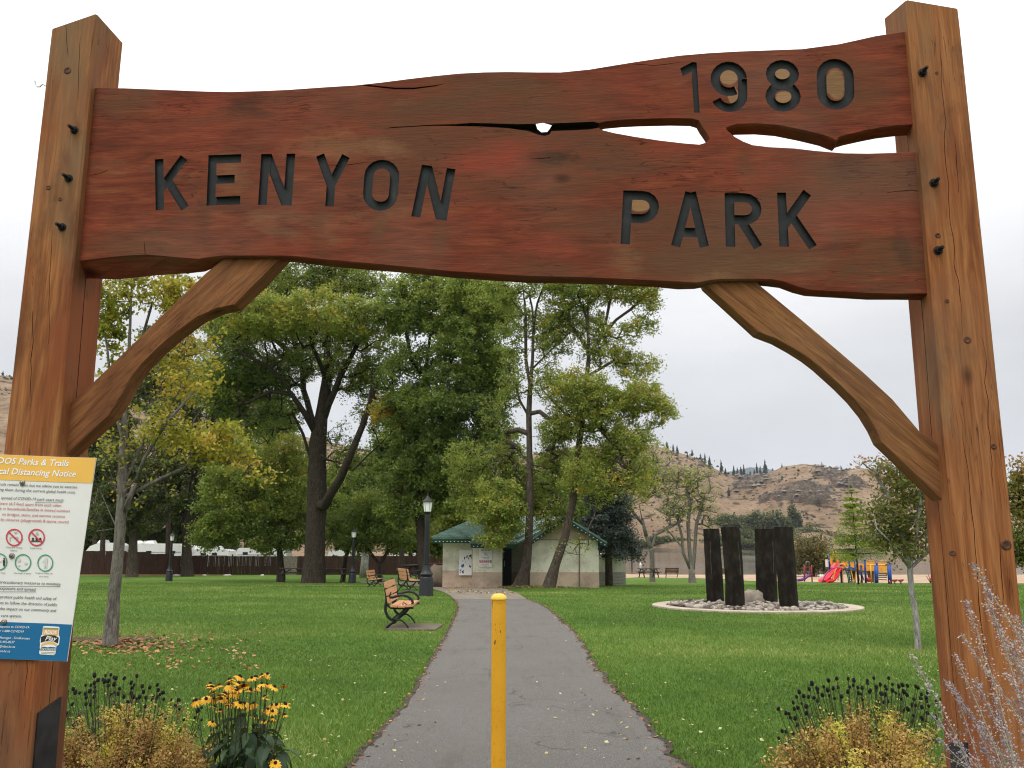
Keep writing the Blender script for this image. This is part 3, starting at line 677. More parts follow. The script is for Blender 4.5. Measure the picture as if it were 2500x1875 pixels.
letters = [('K', (378, 389), (459, 384), (380, 513), (459, 508)), ('E', (509, 379), (589, 376), (504, 502), (586, 499)), ('N', (638, 376), (721, 375), (630, 500), (712, 502)),
           ('Y', (773, 378), (853, 381), (764, 503), (845, 505)), ('O', (892, 388), (978, 392), (884, 512), (968, 517)), ('N', (1030, 402), (1112, 413), (1004, 528), (1090, 539)),
           ('P', (1522, 465), (1609, 467), (1515, 596), (1602, 598)), ('A', (1645, 469), (1727, 470), (1640, 601), (1729, 603)), ('R', (1769, 471), (1857, 472), (1772, 602), (1862, 604)), ('K', (1897, 470), (1981, 470), (1903, 602), (1993, 604)),
           ('1', (1652, 152), (1707, 152), (1662, 275), (1714, 275)), ('9', (1735, 151), (1822, 151), (1737, 273), (1825, 273)), ('8', (1866, 147), (1952, 147), (1870, 272), (1956, 271)), ('0', (1993, 143), (2083, 144), (1996, 268), (2087, 267))]
LD_ = .020
for ch, TL, TR, BL, BR in letters:
    floor = MB(); k = 0
    def mp_(x, y, o):
        u = x / .66; v = y
        px = (BL[0] * (1 - u) + BR[0] * u) * (1 - v) + (TL[0] * (1 - u) + TR[0] * u) * v
        py = (BL[1] * (1 - u) + BR[1] * u) * (1 - v) + (TL[1] * (1 - u) + TR[1] * u) * v
        return GP(px, py, B_OFF) + GN * o
    for pl in GL[ch]:
        L, R, closed = stroke_rings(pl, t_); m = MB(); dep = LD_ + .0013 * k; n = len(L)
        rings = [[mp_(*L[i], -.02), mp_(*R[i], -.02), mp_(*R[i], dep), mp_(*L[i], dep)] for i in range(n)]
        if closed:
            rings = rings[:-1]; nn = len(rings); vs = [p for r in rings for p in r]; fs = []
            for a in range(nn):
                b = (a + 1) % nn
                for c in range(4): d = (c + 1) % 4; fs.append((a * 4 + c, a * 4 + d, b * 4 + d, b * 4 + c))
            m.add(vs, fs)
        else: m.loft(rings)
        boolean(board, m, LETTER)
        fr = [[mp_(*L[i], dep - .0035 - .0004 * k), mp_(*R[i], dep - .0035 - .0004 * k), mp_(*R[i], dep + .004), mp_(*L[i], dep + .004)] for i in range(n)]
        floor.loft(fr); k += 1
    lo = floor.build('letter', LETTER, gate); lo['label'] = 'recessed dark %s %s' % ('numeral' if ch.isdigit() else 'letter', ch); fixn(lo)
# braces
def brace(front_px, mat, label, off=.075, th=.10):
    pts = [GP(x, y, off) for x, y in front_px]; m = MB()
    ins = inset(pts, .004); a0 = abs(sum((a - GQ).cross(b - GQ).dot(GN) for a, b in zip(pts, pts[1:] + pts[:1]))); a1 = abs(sum((a - GQ).cross(b - GQ).dot(GN) for a, b in zip(ins, ins[1:] + ins[:1])))
    if a1 > a0: ins = inset(pts, -.004)
    m.loft([ins, [p + GN * .005 for p in pts], [p + GN * th for p in pts]])
    o = m.build('brace', mat, gate); o['label'] = label; return fixn(o)
lb = [(556, 622), (500, 668), (400, 765), (300, 862), (218, 942), (152, 1000), (138, 1080), (136, 1116), (160, 1112), (210, 1066), (265, 1015), (285, 986), (300, 960), (318, 925), (345, 890), (385, 850), (430, 812), (480, 775), (530, 753), (572, 744), (640, 678), (692, 622)]
rb = [(1716, 680), (1722, 694), (1790, 756), (1850, 811), (1895, 828), (1935, 850), (1970, 872), (2000, 895), (2050, 940), (2085, 975), (2115, 1012), (2136, 1046), (2152, 1080), (2230, 1154), (2304, 1224), (2322, 1226), (2308, 1150), (2300, 1090), (2290, 1084), (2245, 1052), (2180, 975), (2110, 910), (2040, 850), (1950, 774), (1853, 694), (1848, 680)]
brace(lb, BRACE_WL, 'curved brace from the left post up to the board')
brace(rb, BRACE_WR, 'curved brace from the right post up to the board')
# bolts: threaded rod, nut and washer standing off the posts
NUT = plain('rusty_black_bolt', (.018, .016, .015), .6, .4, .4, 30, .3)
toZ = GN.to_track_quat('Z', 'Y').to_matrix()
for (x, y) in ((182, 318), (168, 436), (152, 555), (2252, 178), (2280, 447), (2290, 612)):
    c = GP(x, y); m = MB()
    m.lathe(c, [(.021, .0), (.021, -.004)], 14, toZ); m.lathe(c, [(.0155, -.004), (.0155, -.018)], 6, toZ)
    m.lathe(c, [(.0085, -.018), (.0085, -.048), (.006, -.052)], 10, toZ); fixn(m.build('bolt', NUT, gate))
# steel base brackets on the inner faces
def bracket(face0, s, zt, zt2):
    A = GP(*face0[0]); B = GP(*face0[1]); m = MB(); f = lambda z: A + (B - A) * ((z - A.z) / (B.z - A.z))
    z0 = .02; o1 = GU * s * .001; o2 = GU * s * .009; vs = []
    for o_ in (o1, o2):
        for z, d, zz in ((z0, .03, 0), (z0, .19, 0), (zt2, .19, 0), (zt, .03, 0)):
            vs.append(f(z) + GN * d + o_)
    m.add(vs, [(0, 1, 2, 3), (7, 6, 5, 4), (0, 4, 5, 1), (1, 5, 6, 2), (2, 6, 7, 3), (3, 7, 4, 0)])
    b = fixn(m.build('bracket', DARK_METAL, gate)); m = MB()
    rot = (GU * s).to_track_quat('Z', 'Y').to_matrix(); c = f(zt - .28) + GN * .11 + GU * s * .009
    m.lathe(c, [(.020, 0), (.020, .003), (.012, .010), (.003, .012)], 12, rot); bo = m.build('bolt', STEEL, b, True)
bracket(lfr, 1, .86, .90); bracket(rfl, -1, .80, .76)
# wire hook on the outside of the left post
hk = [GP(114, 211, .03), GP(105, 206, .03), GP(101, 208, .03), GP(98, 212, .03), GP(91, 212, .03), GP(87, 207, .03), GP(85, 197, .03)]
m = MB(); m.tube(hk, .0032, 6); m.build('hook', STEEL, gate)
# ------------------------------------------------------------------ flat lettering
FONT = bpy.data.fonts.load('<builtin>') if '<builtin>' in bpy.data.fonts else None
def text_vf(body, bold=0.0, shear=0.0):
    """outline letters, cap height about .7, as vertices and faces in the XY plane"""
    cu = bpy.data.curves.new('t', 'FONT'); cu.body = body; cu.size = 1; cu.offset = bold; cu.shear = shear; cu.resolution_u = 2
    ob = bpy.data.objects.new('t', cu); COL.objects.link(ob); bpy.context.view_layer.update()
    me = bpy.data.meshes.new_from_object(ob.evaluated_get(bpy.context.evaluated_depsgraph_get()))
    V = np.zeros(len(me.vertices) * 3); me.vertices.foreach_get('co', V); V = V.reshape(-1, 3)[:, :2]
    F = [tuple(p.vertices) for p in me.polygons]
    bpy.data.objects.remove(ob); bpy.data.curves.remove(cu); bpy.data.meshes.remove(me)
    return V, F
def flatcol(name, c, rough=.5): return plain(name, c, rough, 0, .04, 3, 0, .35)
# ------------------------------------------------------------------ notice on the left post
TLp, TRp, BRp, BLp = (-133, 1104), (248, 1120), (172, 1613), (-212, 1602)
def bil(s, t): return ((TLp[0] * (1 - s) + TRp[0] * s) * (1 - t) + (BLp[0] * (1 - s) + BRp[0] * s) * t, (TLp[1] * (1 - s) + TRp[1] * s) * (1 - t) + (BLp[1] * (1 - s) + BRp[1] * s) * t)
C4 = [GP(*TLp), GP(*TRp), GP(*BRp), GP(*BLp)]
def sgn_pt(s, t, o):
    p = (C4[0] * (1 - s) + C4[1] * s) * (1 - t) + (C4[3] * (1 - s) + C4[2] * s) * t
    free = max(0, s - .66) / .34
    curl = -.035 * free ** 2 * (1 - .55 * t) + .006 * math.sin(3 * s) * (1 - t)
    return p + GN * (curl - .010 + o)
def st_of(px, py):
    best = np.array([.5, .5])
    for _ in range(20):
        e = 1e-3; f = np.array(bil(*best)) - (px, py)
        J = np.array([(np.array(bil(best[0] + e, best[1])) - bil(*best)) / e, (np.array(bil(best[0], best[1] + e)) - bil(*best)) / e]).T
        best = best - np.linalg.solve(J, f)
    return best
notice = thing('notice_sign', 'white park distancing notice with yellow header and blue footer screwed to the left post', 'sign', C4[0])
YEL = flatcol('notice_yellow', (.82, .47, .09)); WHT = flatcol('notice_white', (.74, .73, .71)); BLU = flatcol('notice_blue', (.008, .13, .30))
TXT = flatcol('print_black', (.035, .03, .03)); TXR = flatcol('print_red', (.50, .06, .06)); TXG = flatcol('print_green', (.04, .25, .13)); TXW = flatcol('print_white', (.85, .85, .84))
def sheet_part(name, s0, s1, t0, t1, o, mat, parent, ns=14, nt=6, thick=0.0):
    m = MB(); vs = []; fs = []
    for j in range(nt + 1):
        for i in range(ns + 1): vs.append(sgn_pt(s0 + (s1 - s0) * i / ns, t0 + (t1 - t0) * j / nt, o))
    w = ns + 1
    for j in range(nt):
        for i in range(ns): a = j * w + i; fs.append((a, a + w, a + w + 1, a + 1))
    if thick:
        b = len(vs); vs += [v + GN * thick for v in vs]; fs += [tuple(b + k for k in f[::-1]) for f in fs]
        rim = [i for i in range(w)] + [j * w + ns for j in range(1, nt + 1)] + [nt * w + i for i in range(ns - 1, -1, -1)] + [j * w for j in range(nt - 1, 0, -1)]
        for i in range(len(rim)): p, q = rim[i], rim[(i + 1) % len(rim)]; fs.append((p, q, b + q, b + p))
    m.add(vs, fs); return m.build(name, mat, parent)
fixn(sheet_part('panel', 0, 1, 0, 1, 0, WHT, notice, 20, 8, thick=.004))
tY = st_of(150, 1180)[1]; tB = st_of(100, 1524)[1]
sheet_part('header_band', 0.001, .999, 0.001, tY, -.0015, YEL, notice, 20, 2)
sheet_part('footer_band', 0.001, .999, tB, .999, -.0015, BLU, notice, 20, 2)
LX = (C4[1] - C4[0]).length; LY = (C4[3] - C4[0]).length
def notice_text(body, right_px, base_px, hpx, mat, bold=.012, shear=.18, right_of=None, parent=None, name='lettering', o=-.003, wscale=1.0):
    V, F = text_vf(body, bold, shear); s1, t1 = st_of(right_px, base_px)
    pxs = (TRp[0] - TLp[0]); kx = hpx / .72 / pxs * wscale; ky = hpx / .72 / (BRp[1] - TRp[1])
    w = V[:, 0].max(); pts = [sgn_pt(s1 + (v[0] - w) * kx, t1 - v[1] * ky, o) for v in V]
    keep = MB(); keep.add(pts, F); return keep.build(name, mat, parent or notice)
notice_text('RDOS Parks & Trails', 173, 1140, 16.0, TXW, .016)
notice_text('Physical Distancing Notice', 192, 1167, 16.0, TXW, .016)
for b, r, y, h, c in (('trails remain open but we advise you to exercise', 196, 1196, 7.2, TXT), ('using them during the current global health crisis.', 192, 1209, 7.2, TXT),
                      ('spread of COVID-19 park users must:', 161, 1228.5, 7.2, TXT), ('2 meters (6.5 feet) apart from each other', 155, 1242, 7.2, TXR),
                      ('only in households/families in limited numbers', 177, 1255.5, 7.2, TXR), ('on bridges, stairs, and narrow sections', 164, 1269, 7.2, TXR),
                      ('by closures (playgrounds & sports courts)', 174, 1282.5, 7.2, TXR),
                      ('Close park amenity', 58, 1344.5, 3.6, TXT), ('features', 45, 1351.5, 3.6, TXT), ('Avoid crowds', 105, 1346, 3.6, TXT),
                      ('Use tissues or gloves', 80, 1407, 3.6, TXT), ('Cough or sneeze into', 134, 1407, 3.6, TXT), ('your sleeve', 123, 1414.5, 3.6, TXT), ('your social', 17, 1405.5, 3.6, TXT),
                      ('precautionary measures to minimize', 154, 1434, 7.4, TXT), ('exposure and spread.', 92, 1447, 7.4, TXT),
                      ('protect public health and safety of', 144, 1469, 7.2, TXT), ('asked themselves to follow the direction of public', 146, 1483, 7.2, TXT), ('reduce the impact on our community and', 143, 1497, 7.2, TXT), ('health care system.', 57, 1510.5, 7.2, TXT),
                      ('response to COVID-19:', 77, 1536.5, 5.6, TXW), ('or 1-888-COVID19', 63, 1546.5, 5.6, TXW), ('Okanagan - Similkameen', 78, 1562.5, 5.6, TXW), ('250-492-0237', 41, 1571.5, 5.6, TXW), ('info@rdos.bc.ca', 42, 1582, 5.6, TXW), ('www.rdos.bc.ca', 30, 1592.5, 5.6, TXW)):
    notice_text(b, r, y, h, c, .0, .12)
def px_poly(m, pts, o):
    m.add([sgn_pt(*st_of(x, y), o) for x, y in pts], [tuple(range(len(pts)))]); return m
def px_ring(cx, cy, r, w, mat, o=-.003, name='ring'):
    m = MB(); n = 32; vs = []
    for k in range(n):
        a = 2 * math.pi * k / n; c, s = math.cos(a), math.sin(a)
        for rr in (r, r - w): vs.append(sgn_pt(*st_of(cx + c * rr * 1.0 - s * 0, cy + s * rr * 1.05), o))
    m.add(vs, [(2 * k, 2 * k + 1, (2 * k + 3) % (2 * n), (2 * k + 2) % (2 * n)) for k in range(n)]); return m.build(name, mat, notice)
for y in (1229.8, 1436.0, 1449.0):
    x0, x1 = {1229.8: (89, 158), 1436.0: (0, 154), 1449.0: (-30, 92)}[y]; m = MB(); px_poly(m, [(x0, y), (x1, y), (x1, y + 1), (x0, y + 1)], -.0028); m.build('underline', TXT, notice)
RING_R = flatcol('ring_red', (.60, .05, .07)); RING_G = flatcol('ring_green', (.05, .28, .15)); GREY = flatcol('print_grey', (.45, .45, .44))
for cx, cy in ((-20, 1313), (38.5, 1317.5), (93, 1317.5)):
    px_ring(cx, cy, 20.5, 3.2, RING_R, name='prohibition_ring'); m = MB(); px_poly(m, [(cx - 15.5, cy - 13), (cx - 12.5, cy - 15), (cx + 15, cy + 12), (cx + 12.5, cy + 14.5)], -.0036); m.build('prohibition_bar', RING_R, notice)
def picto(pts, mat, o=-.0026): m_ = MB(); px_poly(m_, pts, o); m_.build('pictogram', mat, notice)
for a in (-9, 0, 9): picto([(93 + a + 3.0 * math.cos(t), 1321 + 3.2 * math.sin(t)) for t in np.linspace(0, 5.6, 8)], TXT, -.003); picto([(93 + a - 6, 1328), (93 + a - 3, 1324.5), (93 + a + 3, 1324.5), (93 + a + 6, 1328)], TXT)
for q_ in ([(94, 1303), (98.5, 1311), (89.5, 1311)], [(26, 1316), (48, 1316), (48, 1318), (26, 1318)], [(27, 1318), (29, 1318), (29, 1327), (27, 1327)], [(45, 1318), (47, 1318), (47, 1327), (45, 1327)], [(37, 1304), (46, 1304), (44, 1308), (39, 1308)]): picto(q_, GREY)
for cx, cy in ((2, 1377), (60, 1379), (115, 1380)): px_ring(cx, cy, 20, 2.6, RING_G, name='advice_ring')
PGY = flatcol('print_palegrey', (.58, .60, .57))
for q_, mt in (([(14 + 2.2 * math.cos(t), 1370 + 2.4 * math.sin(t)) for t in np.linspace(0, 5.6, 8)], TXT), ([(10.5, 1373), (17, 1373), (16, 1381), (15.5, 1388), (12, 1388), (11.5, 1381)], TXT), ([(0, 1377), (9, 1377), (9, 1378), (0, 1378)], TXT),
               ([(116, 1367), (121, 1368), (120, 1374), (119, 1380), (119, 1393), (116.5, 1393), (116, 1384), (114, 1393), (111.5, 1393), (112, 1378), (107, 1377), (113, 1371)], PGY), ([(50 + 4.5 * math.cos(t), 1373 + 4.5 * math.sin(t)) for t in np.linspace(0, 5.6, 8)], PGY), ([(67 + 4 * math.cos(t), 1381 + 3 * math.sin(t)) for t in np.linspace(0, 5.6, 8)], PGY), ([(50 + 3 * math.cos(t), 1386 + 2.5 * math.sin(t)) for t in np.linspace(0, 5.6, 8)], PGY)): picto(q_, mt)
# badge in the footer
def badge(pts, o, mat, nm='badge_panel'):
    m = MB(); px_poly(m, pts, o); return m.build(nm, mat, notice)
BRN = flatcol('badge_brown', (.30, .25, .13)); NAVY = flatcol('badge_navy', (.02, .025, .035)); ORG_ = flatcol('badge_orange', (.80, .45, .13))
badge([(111, 1532), (116, 1530.5), (150, 1532), (153, 1534), (151, 1550), (154, 1557), (152, 1574), (146, 1577), (143, 1595), (139, 1598.5), (104, 1597), (102, 1594), (104, 1572), (103, 1566), (106, 1553), (109, 1551)], -.0026, TXW)
badge([(112, 1534), (151, 1535), (150.5, 1539), (111.6, 1538.5)], -.0032, BRN); badge([(111.5, 1539), (150.5, 1539.5), (149, 1553), (110, 1552)], -.0032, ORG_)
badge([(106, 1556), (116, 1552.5), (129, 1551.5), (142, 1552.5), (151.5, 1557.5), (149.5, 1571), (139, 1567), (128, 1566), (115, 1567), (105.5, 1570)], -.0036, NAVY)
badge([(106, 1575), (114, 1569.5), (128, 1567.5), (139, 1569), (147, 1573), (145.5, 1578), (136, 1574), (124, 1573.5), (114, 1576), (107, 1579)], -.0032, ORG_)
badge([(107, 1580.5), (115, 1579), (123, 1580.5), (131, 1579), (145, 1580.5), (144.5, 1583), (107, 1582.5)], -.0032, BLU); badge([(106, 1591), (142.5, 1592), (142.5, 1593.2), (106, 1592.2)], -.0032, BRN); badge([(106, 1594), (142, 1595), (142, 1596.2), (106, 1595.2)], -.0032, BRN)
notice_text('RDOS', 146, 1549.5, 8.5, TXW, .03, .05, o=-.0042); notice_text('Play', 147, 1565, 11, TXW, .01, .35, o=-.0046, wscale=1.15); notice_text('RECREATION', 143, 1589, 5.0, TXT, .02, 0, o=-.0038)
SCREW = plain('screw_washer', (.30, .27, .23), .45, .7, .3, 60, .2)
for x, y in ((58, 1181), (33, 1362.5), (15, 1521)):
    c = sgn_pt(*st_of(x, y), -.0045); m = MB(); m.lathe(c, [(.0125, .004), (.0125, -.001), (.010, -.0025)], 16, toZ); m.lathe(c, [(.0055, -.0025), (.0045, -.006), (.001, -.0065)], 10, toZ); fixn(m.build('screw', SCREW, notice, True))
# ------------------------------------------------------------------ bollard
g = N('bollard_paint'); c = g.coord('Object'); n1 = g.noise(g.coord('Object', scale=(1, 1, .35)), 14, 5, .7); n2 = g.noise(c, 3, 4); n3 = g.noise(c, 40, 4, .7)
col = g.ramp(n2, [(.3, (.78, .36, .012)), (.7, (.88, .45, .020))]); col = g.mix(g.mapr(n1, .635, .66, 0, 1), col, (.09, .05, .03)); col = g.mix(g.mapr(n3, .55, .75, 0, .45), col, (.42, .20, .02)); col = g.mix(g.mapr(g.noise(g.coord('Object', scale=(1, 1, .3)), 5, 5, .7), .5, .75, 0, .4), col, (.50, .24, .03))
YP = g.pbr(col, .42, g.bump(g.math('ADD', n1, n3), .15, .004), .5)
bp = P(1218, 1443, 5.6); bo = thing('bollard', 'yellow domed steel bollard standing in the middle of the path', 'bollard', (bp.x, 5.6, 0))
bz = 1.6 - (1443 - 1325) / 2000 * 5.6; bx_, by_ = bp.x, 5.6; m = MB()
m.lathe((bx_, by_, 0), [(.0475, .0), (.0475, .2), (.0478, .7), (.0475, bz - .075), (.0475, bz - .058)], 28); o = m.build('post_body', YP, bo, True); smooth_by_angle(fixn(o), 35)
YC = plain('bollard_cap_paint', (.92, .58, .07), .4, 0, .1, 12, .1)
m = MB(); m.lathe((bx_, by_, 0), [(.0488, bz - .059), (.0492, bz - .045), (.0494, bz - .040)], 28); smooth_by_angle(fixn(m.build('collar', YP, bo)), 35)
m = MB(); m.lathe((bx_, by_, 0), [(.048, bz - .0395), (.0545, bz - .038), (.0550, bz - .034), (.052, bz - .024), (.045, bz - .013), (.032, bz - .004), (.015, bz - .0005), (.001, bz)], 28); smooth_by_angle(fixn(m.build('cap', YC, bo)), 50)
# ------------------------------------------------------------------ lamps
LGLASS = plain('lamp_white_glass', (.82, .86, .80), .3, 0, .04, 5)
def lamp_proto():
    r = thing('street_lamp', 'x', 'street lamp'); m = MB()
    m.lathe((0, 0, 0), [(.27, -.15), (.27, .02), (.265, .04), (.235, .62), (.225, .66), (.21, .68), (.19, .70), (.235, .74), (.235, .78), (.19, .83), (.155, .92), (.125, 1.06), (.115, 1.12), (.135, 1.13), (.135, 1.15), (.105, 1.16)], 12); smooth_by_angle(fixn(m.build('base', BLACK_IRON, r)), 30)
    m = MB(); m.lathe((0, 0, 0), [(.102, 1.13), (.097, 1.9), (.088, 2.55), (.086, 2.86), (.075, 2.90), (.10, 2.93), (.135, 2.975), (.14, 3.0)], 12); smooth_by_angle(fixn(m.build('pole', BLACK_IRON, r)), 30)
    m = MB(); m.lathe((0, 0, 0), [(.125, 3.0), (.172, 3.345)], 6); la = fixn(m.build('lantern', LGLASS, r)); m = MB()
    for k in range(6):
        a = 2 * math.pi * k / 6; c, s = math.cos(a), math.sin(a); m.bar((c * .128, s * .128, 3.0), (c * .176, s * .176, 3.345), .008, .008)
    m.build('frame_bar', BLACK_IRON, la)
    m = MB(); m.lathe((0, 0, 0), [(.20, 3.345), (.215, 3.36), (.16, 3.42), (.10, 3.47), (.055, 3.53), (.03, 3.57), (.018, 3.60), (.026, 3.63), (.012, 3.66), (.004, 3.70)], 12); smooth_by_angle(fixn(m.build('cap', BLACK_IRON, r)), 40)
    return r
lp = lamp_proto(); first = True
for (x, y, Hpx, lab) in ((1040, 1450, 244, 'black lantern lamp post beside the path, nearest and tallest of the lamps'), (860, 1418.5, 133, 'black lantern lamp post right of the thick old tree trunk'),
                     (412, 1420, 118, 'black lantern lamp post in front of the brown fence on the left lawn'), (1543.5, 1406, 55, 'small far lamp post beside the pale shed, seen against the lake'), (2019, 1417, 66, 'small lamp post beside the left blue post of the playground')):
    d0 = 3.7 * FPX / Hpx * 1.0
    p = P(x, y, d0 * 1.02); gzv = gh(p.x, p.y); o = lp if first else copy_tree(lp); first = False
    s_ = Hpx / FPX * p.y / 3.7 / 1.0; o.location = (p.x, p.y, min(gzv, p.z) if y > 1407 else p.z); o.scale = (s_,) * 3
    o['label'] = lab; o['group'] = 'lantern lamp posts in the park'
# ------------------------------------------------------------------ benches
SLAT = wood('bench_slat', (math.pi / 2, 0, 0), [(.50, .24, .12), (.64, .33, .18), (.72, .41, .24)], 1.2, bump=.2)
SLATD = wood('bench_slat_dark', (math.pi / 2, 0, 0), [(.10, .05, .03), (.17, .09, .055), (.24, .14, .09)], 1.2, bump=.2)
def bench_proto(slat, L=1.6):
    """long axis along Y, sitter faces +X, origin on the ground under the middle"""
    r = thing('park_bench', 'x', 'bench')
    for k, (x, z, tilt, w) in enumerate(((-.06, .435, .05, .135), (.09, .43, 0, .135), (.24, .44, -.08, .135))):
        m = MB(); m.box((x, 0, z), (w, L, .038), Matrix.Rotation(tilt, 3, 'Y')); m.build('seat_slat', slat, r)
    for k, (x, z) in enumerate(((-.175, .555), (-.205, .70), (-.245, .845))):
        m = MB(); m.box((x, 0, z), (.036, L, .12), Matrix.Rotation(-.22, 3, 'Y')); m.build('back_slat', slat, r)
    for s in (-1, 1):
        y = s * (L / 2 - .14); fr = MB()
        def fl(pts, w=.018, flat=(1.5, 1.0)): fr.tube([(a, y, b) for a, b in pts], w, 6, True, flat)
        fl([(-.29, .93), (-.265, .84), (-.235, .70), (-.22, .55), (-.24, .42), (-.235, .33), (-.19, .23), (-.12, .17), (-.04, .155)], .019)      # back loop
        fl([(-.22, .55), (-.19, .44), (-.13, .40), (.05, .39), (.22, .40), (.32, .40)], .017)
        fl([(.16, .39), (.10, .30), (.02, .20), (-.07, .13), (-.17, .05), (-.22, -.03)], .019)                   # leg
        fl([(-.04, .155), (.06, .17), (.15, .11), (.21, .04), (.235, -.03)], .019); fl([(.10, .30), (.0, .27), (-.08, .20), (-.10, .165)], .014)
        fl([(-.04, .155), (.0, .165), (.04, .19)], .017)
        fl([(-.225, .66), (-.19, .60), (-.10, .60), (.0, .63), (.10, .645), (.20, .62), (.28, .56), (.305, .50), (.28, .45), (.22, .435)], .018)   # arm
        fl([(.22, .435), (.17, .47), (.12, .50), (.10, .47), (.12, .455)], .011); fl([(-.19, .60), (-.22, .57), (-.20, .50), (-.17, .46)], .012)
        fl([(-.19, .60), (-.15, .65), (-.14, .70)], .011); fixn(fr.build('iron_frame', BLACK_IRON, r, True))
    m = MB(); m.bar((-.1, -L / 2 + .14, .17), (-.1, L / 2 - .14, .17), .02, .02); m.build('stretcher', BLACK_IRON, r)
    m = MB(); m.box((-.243 + .022, 0, .70), (.004, .05, .10), Matrix.Rotation(-.22, 3, 'Y')); m.build('plaque', plain('bronze_plaque', (.08, .05, .03), .4, .6), r)
    return r
b1 = bench_proto(SLAT); p = G(966, 1531); b1.location = (p.x + .1, p.y, p.z + .035); b1.rotation_euler = (0, 0, math.radians(1)); b1.scale = (1.0, .95, 1.0)
b1['label'] = 'near orange slatted bench with black iron arms on a concrete pad by the path'; b1['group'] = 'slatted park benches on the lawn'
b2 = copy_tree(b1); p = G(995, 1441); b2.location = (p.x, p.y, p.z); b2.rotation_euler = (0, 0, math.radians(25)); b2['label'] = 'slatted bench seen from behind, left of the nearest lamp post'; b2['group'] = b1['group']; b2.scale = (1.05, 1.0, 1.05)
b3 = copy_tree(b1); p = G(914, 1424.5); p = P(914, 1425, 44); b3.location = (p.x, p.y, gh(p.x, p.y)); b3.rotation_euler = (0, 0, math.radians(-8)); b3['label'] = 'small far orange bench in front of the forked young tree'; b3['group'] = b1['group']; b3.scale = (.95, .85, .95)
b4 = bench_proto(SLATD, 1.8); p = G(1640, 1411); p = P(1640, 1411, 76); b4.location = (p.x, p.y, p.z); b4.rotation_euler = (0, 0, math.radians(90)); b4['label'] = 'dark brown bench facing the lake between the two bare trees'; b4['group'] = 'dark benches facing the lake'
b4.scale = (1.2, .68, 1.0)
b5 = copy_tree(b4); p = P(1768, 1413, 74); b5.location = (p.x, p.y, p.z); b5['label'] = 'dark bench half hidden behind the two left stone columns'
# ------------------------------------------------------------------ picnic tables
def picnic(name, mat, label, px, py, Y, rz, s=1.0):
    p = P(px, py, Y); r = thing(name, label, 'picnic table', (p.x, p.y, p.z), 'wooden picnic tables'); o = Vector(r.location); L = 1.85
    for i in range(5): m = MB(); m.box(o + Vector((0, -.30 + .15 * i, .75)), (L, .14, .045)); m.build('table_board', mat, r)
    for sd in (-1, 1): m = MB(); m.box(o + Vector((0, sd * .66, .45)), (L, .26, .045)); m.build('seat', mat, r)
    for sx in (-1, 1):
        m = MB(); x = sx * .68
        for sd in (-1, 1): m.bar(o + Vector((x, sd * .25, .73)), o + Vector((x, sd * .62, -.03)), .09, .045)
        m.bar(o + Vector((x, -.78, .40)), o + Vector((x, .78, .40)), .045, .09); m.bar(o + Vector((x, -.34, .70)), o + Vector((x, .34, .70)), .045, .07)
        m.bar(o + Vector((x, 0, .42)), o + Vector((x * .25, 0, .70)), .045, .07); m.build('leg_frame', mat, r)
    r.rotation_euler = (0, 0, rz); r.scale = (s,) * 3; return r
TD = plain('dark_table_wood', (.035, .024, .02), .7, 0, .3, 6); TR_ = plain('red_table_wood', (.26, .08, .05), .7, 0, .25, 6)
picnic('picnic_table', TD, 'dark picnic table left of the thick old tree trunk', 716, 1415, 58, .08)
picnic('picnic_table', TD, 'dark picnic table half hidden right of the thick old tree trunk', 812, 1416, 58, .05)
picnic('picnic_table', TD, 'dark picnic table beside the pale shed in front of the lake', 1584, 1409, 72, 0.25, .95)
picnic('picnic_table', TD, 'dark picnic table behind the bench seen from behind', 1008, 1410, 52, 1.2, 1.0)
picnic('picnic_table', TR_, 'small red picnic table by the fence left of the building', 1073, 1397, 72, .1, 1.0)
# ------------------------------------------------------------------ building
STW = concrete_mat('stucco_green', (.75, .73, .58), .5); STB = concrete_mat('stucco_tan', (.52, .40, .30), .5); GAB = concrete_mat('gable_tan', (.56, .45, .33), .4)
DKG = plain('dark_green_trim', (.012, .05, .035), .5, 0, .2, 5); ROOFG = plain('green_metal_roof', (.17, .27, .225), .30, .45, .3, 2.5, 0)
for ol, nw in (): pass
bl = thing('restroom_building', 'low stucco park building with green metal roof and pale gable wall', 'building', tuple(P(1270, 1431, 42)))
def wall(px0, px1, pyt, Y, Y2=None, mats=(STW, STB), pyband=1397.0, back=6.0, nm='wall'):
    a = P(px0, 1425, Y); b = P(px1, 1425, Y2 or Y); z0 = min(gh(a.x, a.y), gh(b.x, b.y)) - .4; zb = P(px0, pyband, Y).z; zt = P(px0, pyt, Y).z
    bk = Vector((0, back, 0))
    for nm_, z_a, z_b, mt, pr in ((nm, zb, zt, mats[0], 0), ('base_band', z0, zb - .002, mats[1], .012)):
        m = MB(); q = [a, b, b + bk, a + bk]; pr_ = Vector((0, -pr, 0))
        m.loft([[Vector((v.x, v.y, z_a)) + (pr_ if i < 2 else Vector((0, 0, 0))) for i, v in enumerate(q)], [Vector((v.x, v.y, z_b)) + (pr_ if i < 2 else Vector((0, 0, 0))) for i, v in enumerate(q)]]); fixn(m.build(nm_, mt, bl))
    return z0, zb, zt
wall(1080, 1153.5, 1312, 41.6, pyband=1393, back=7); wall(1153, 1226, 1332, 40.9, pyband=1397, back=6)
wall(1249, 1294, 1318, 44.0, 44.0, pyband=1396, back=4)
wall(1294, 1463, 1318, 40.9, pyband=1397, back=9)
m = MB(); a = P(1226, 1426, 43.9); b = P(1249, 1426, 43.9); m.box(((a.x + b.x) / 2, 43.95, gh(a.x, a.y) + .1 + 1.05), (b.x - a.x, .06, 2.3)); dr = m.build('door', plain('dark_blue_door', (.010, .012, .022), .5), bl)
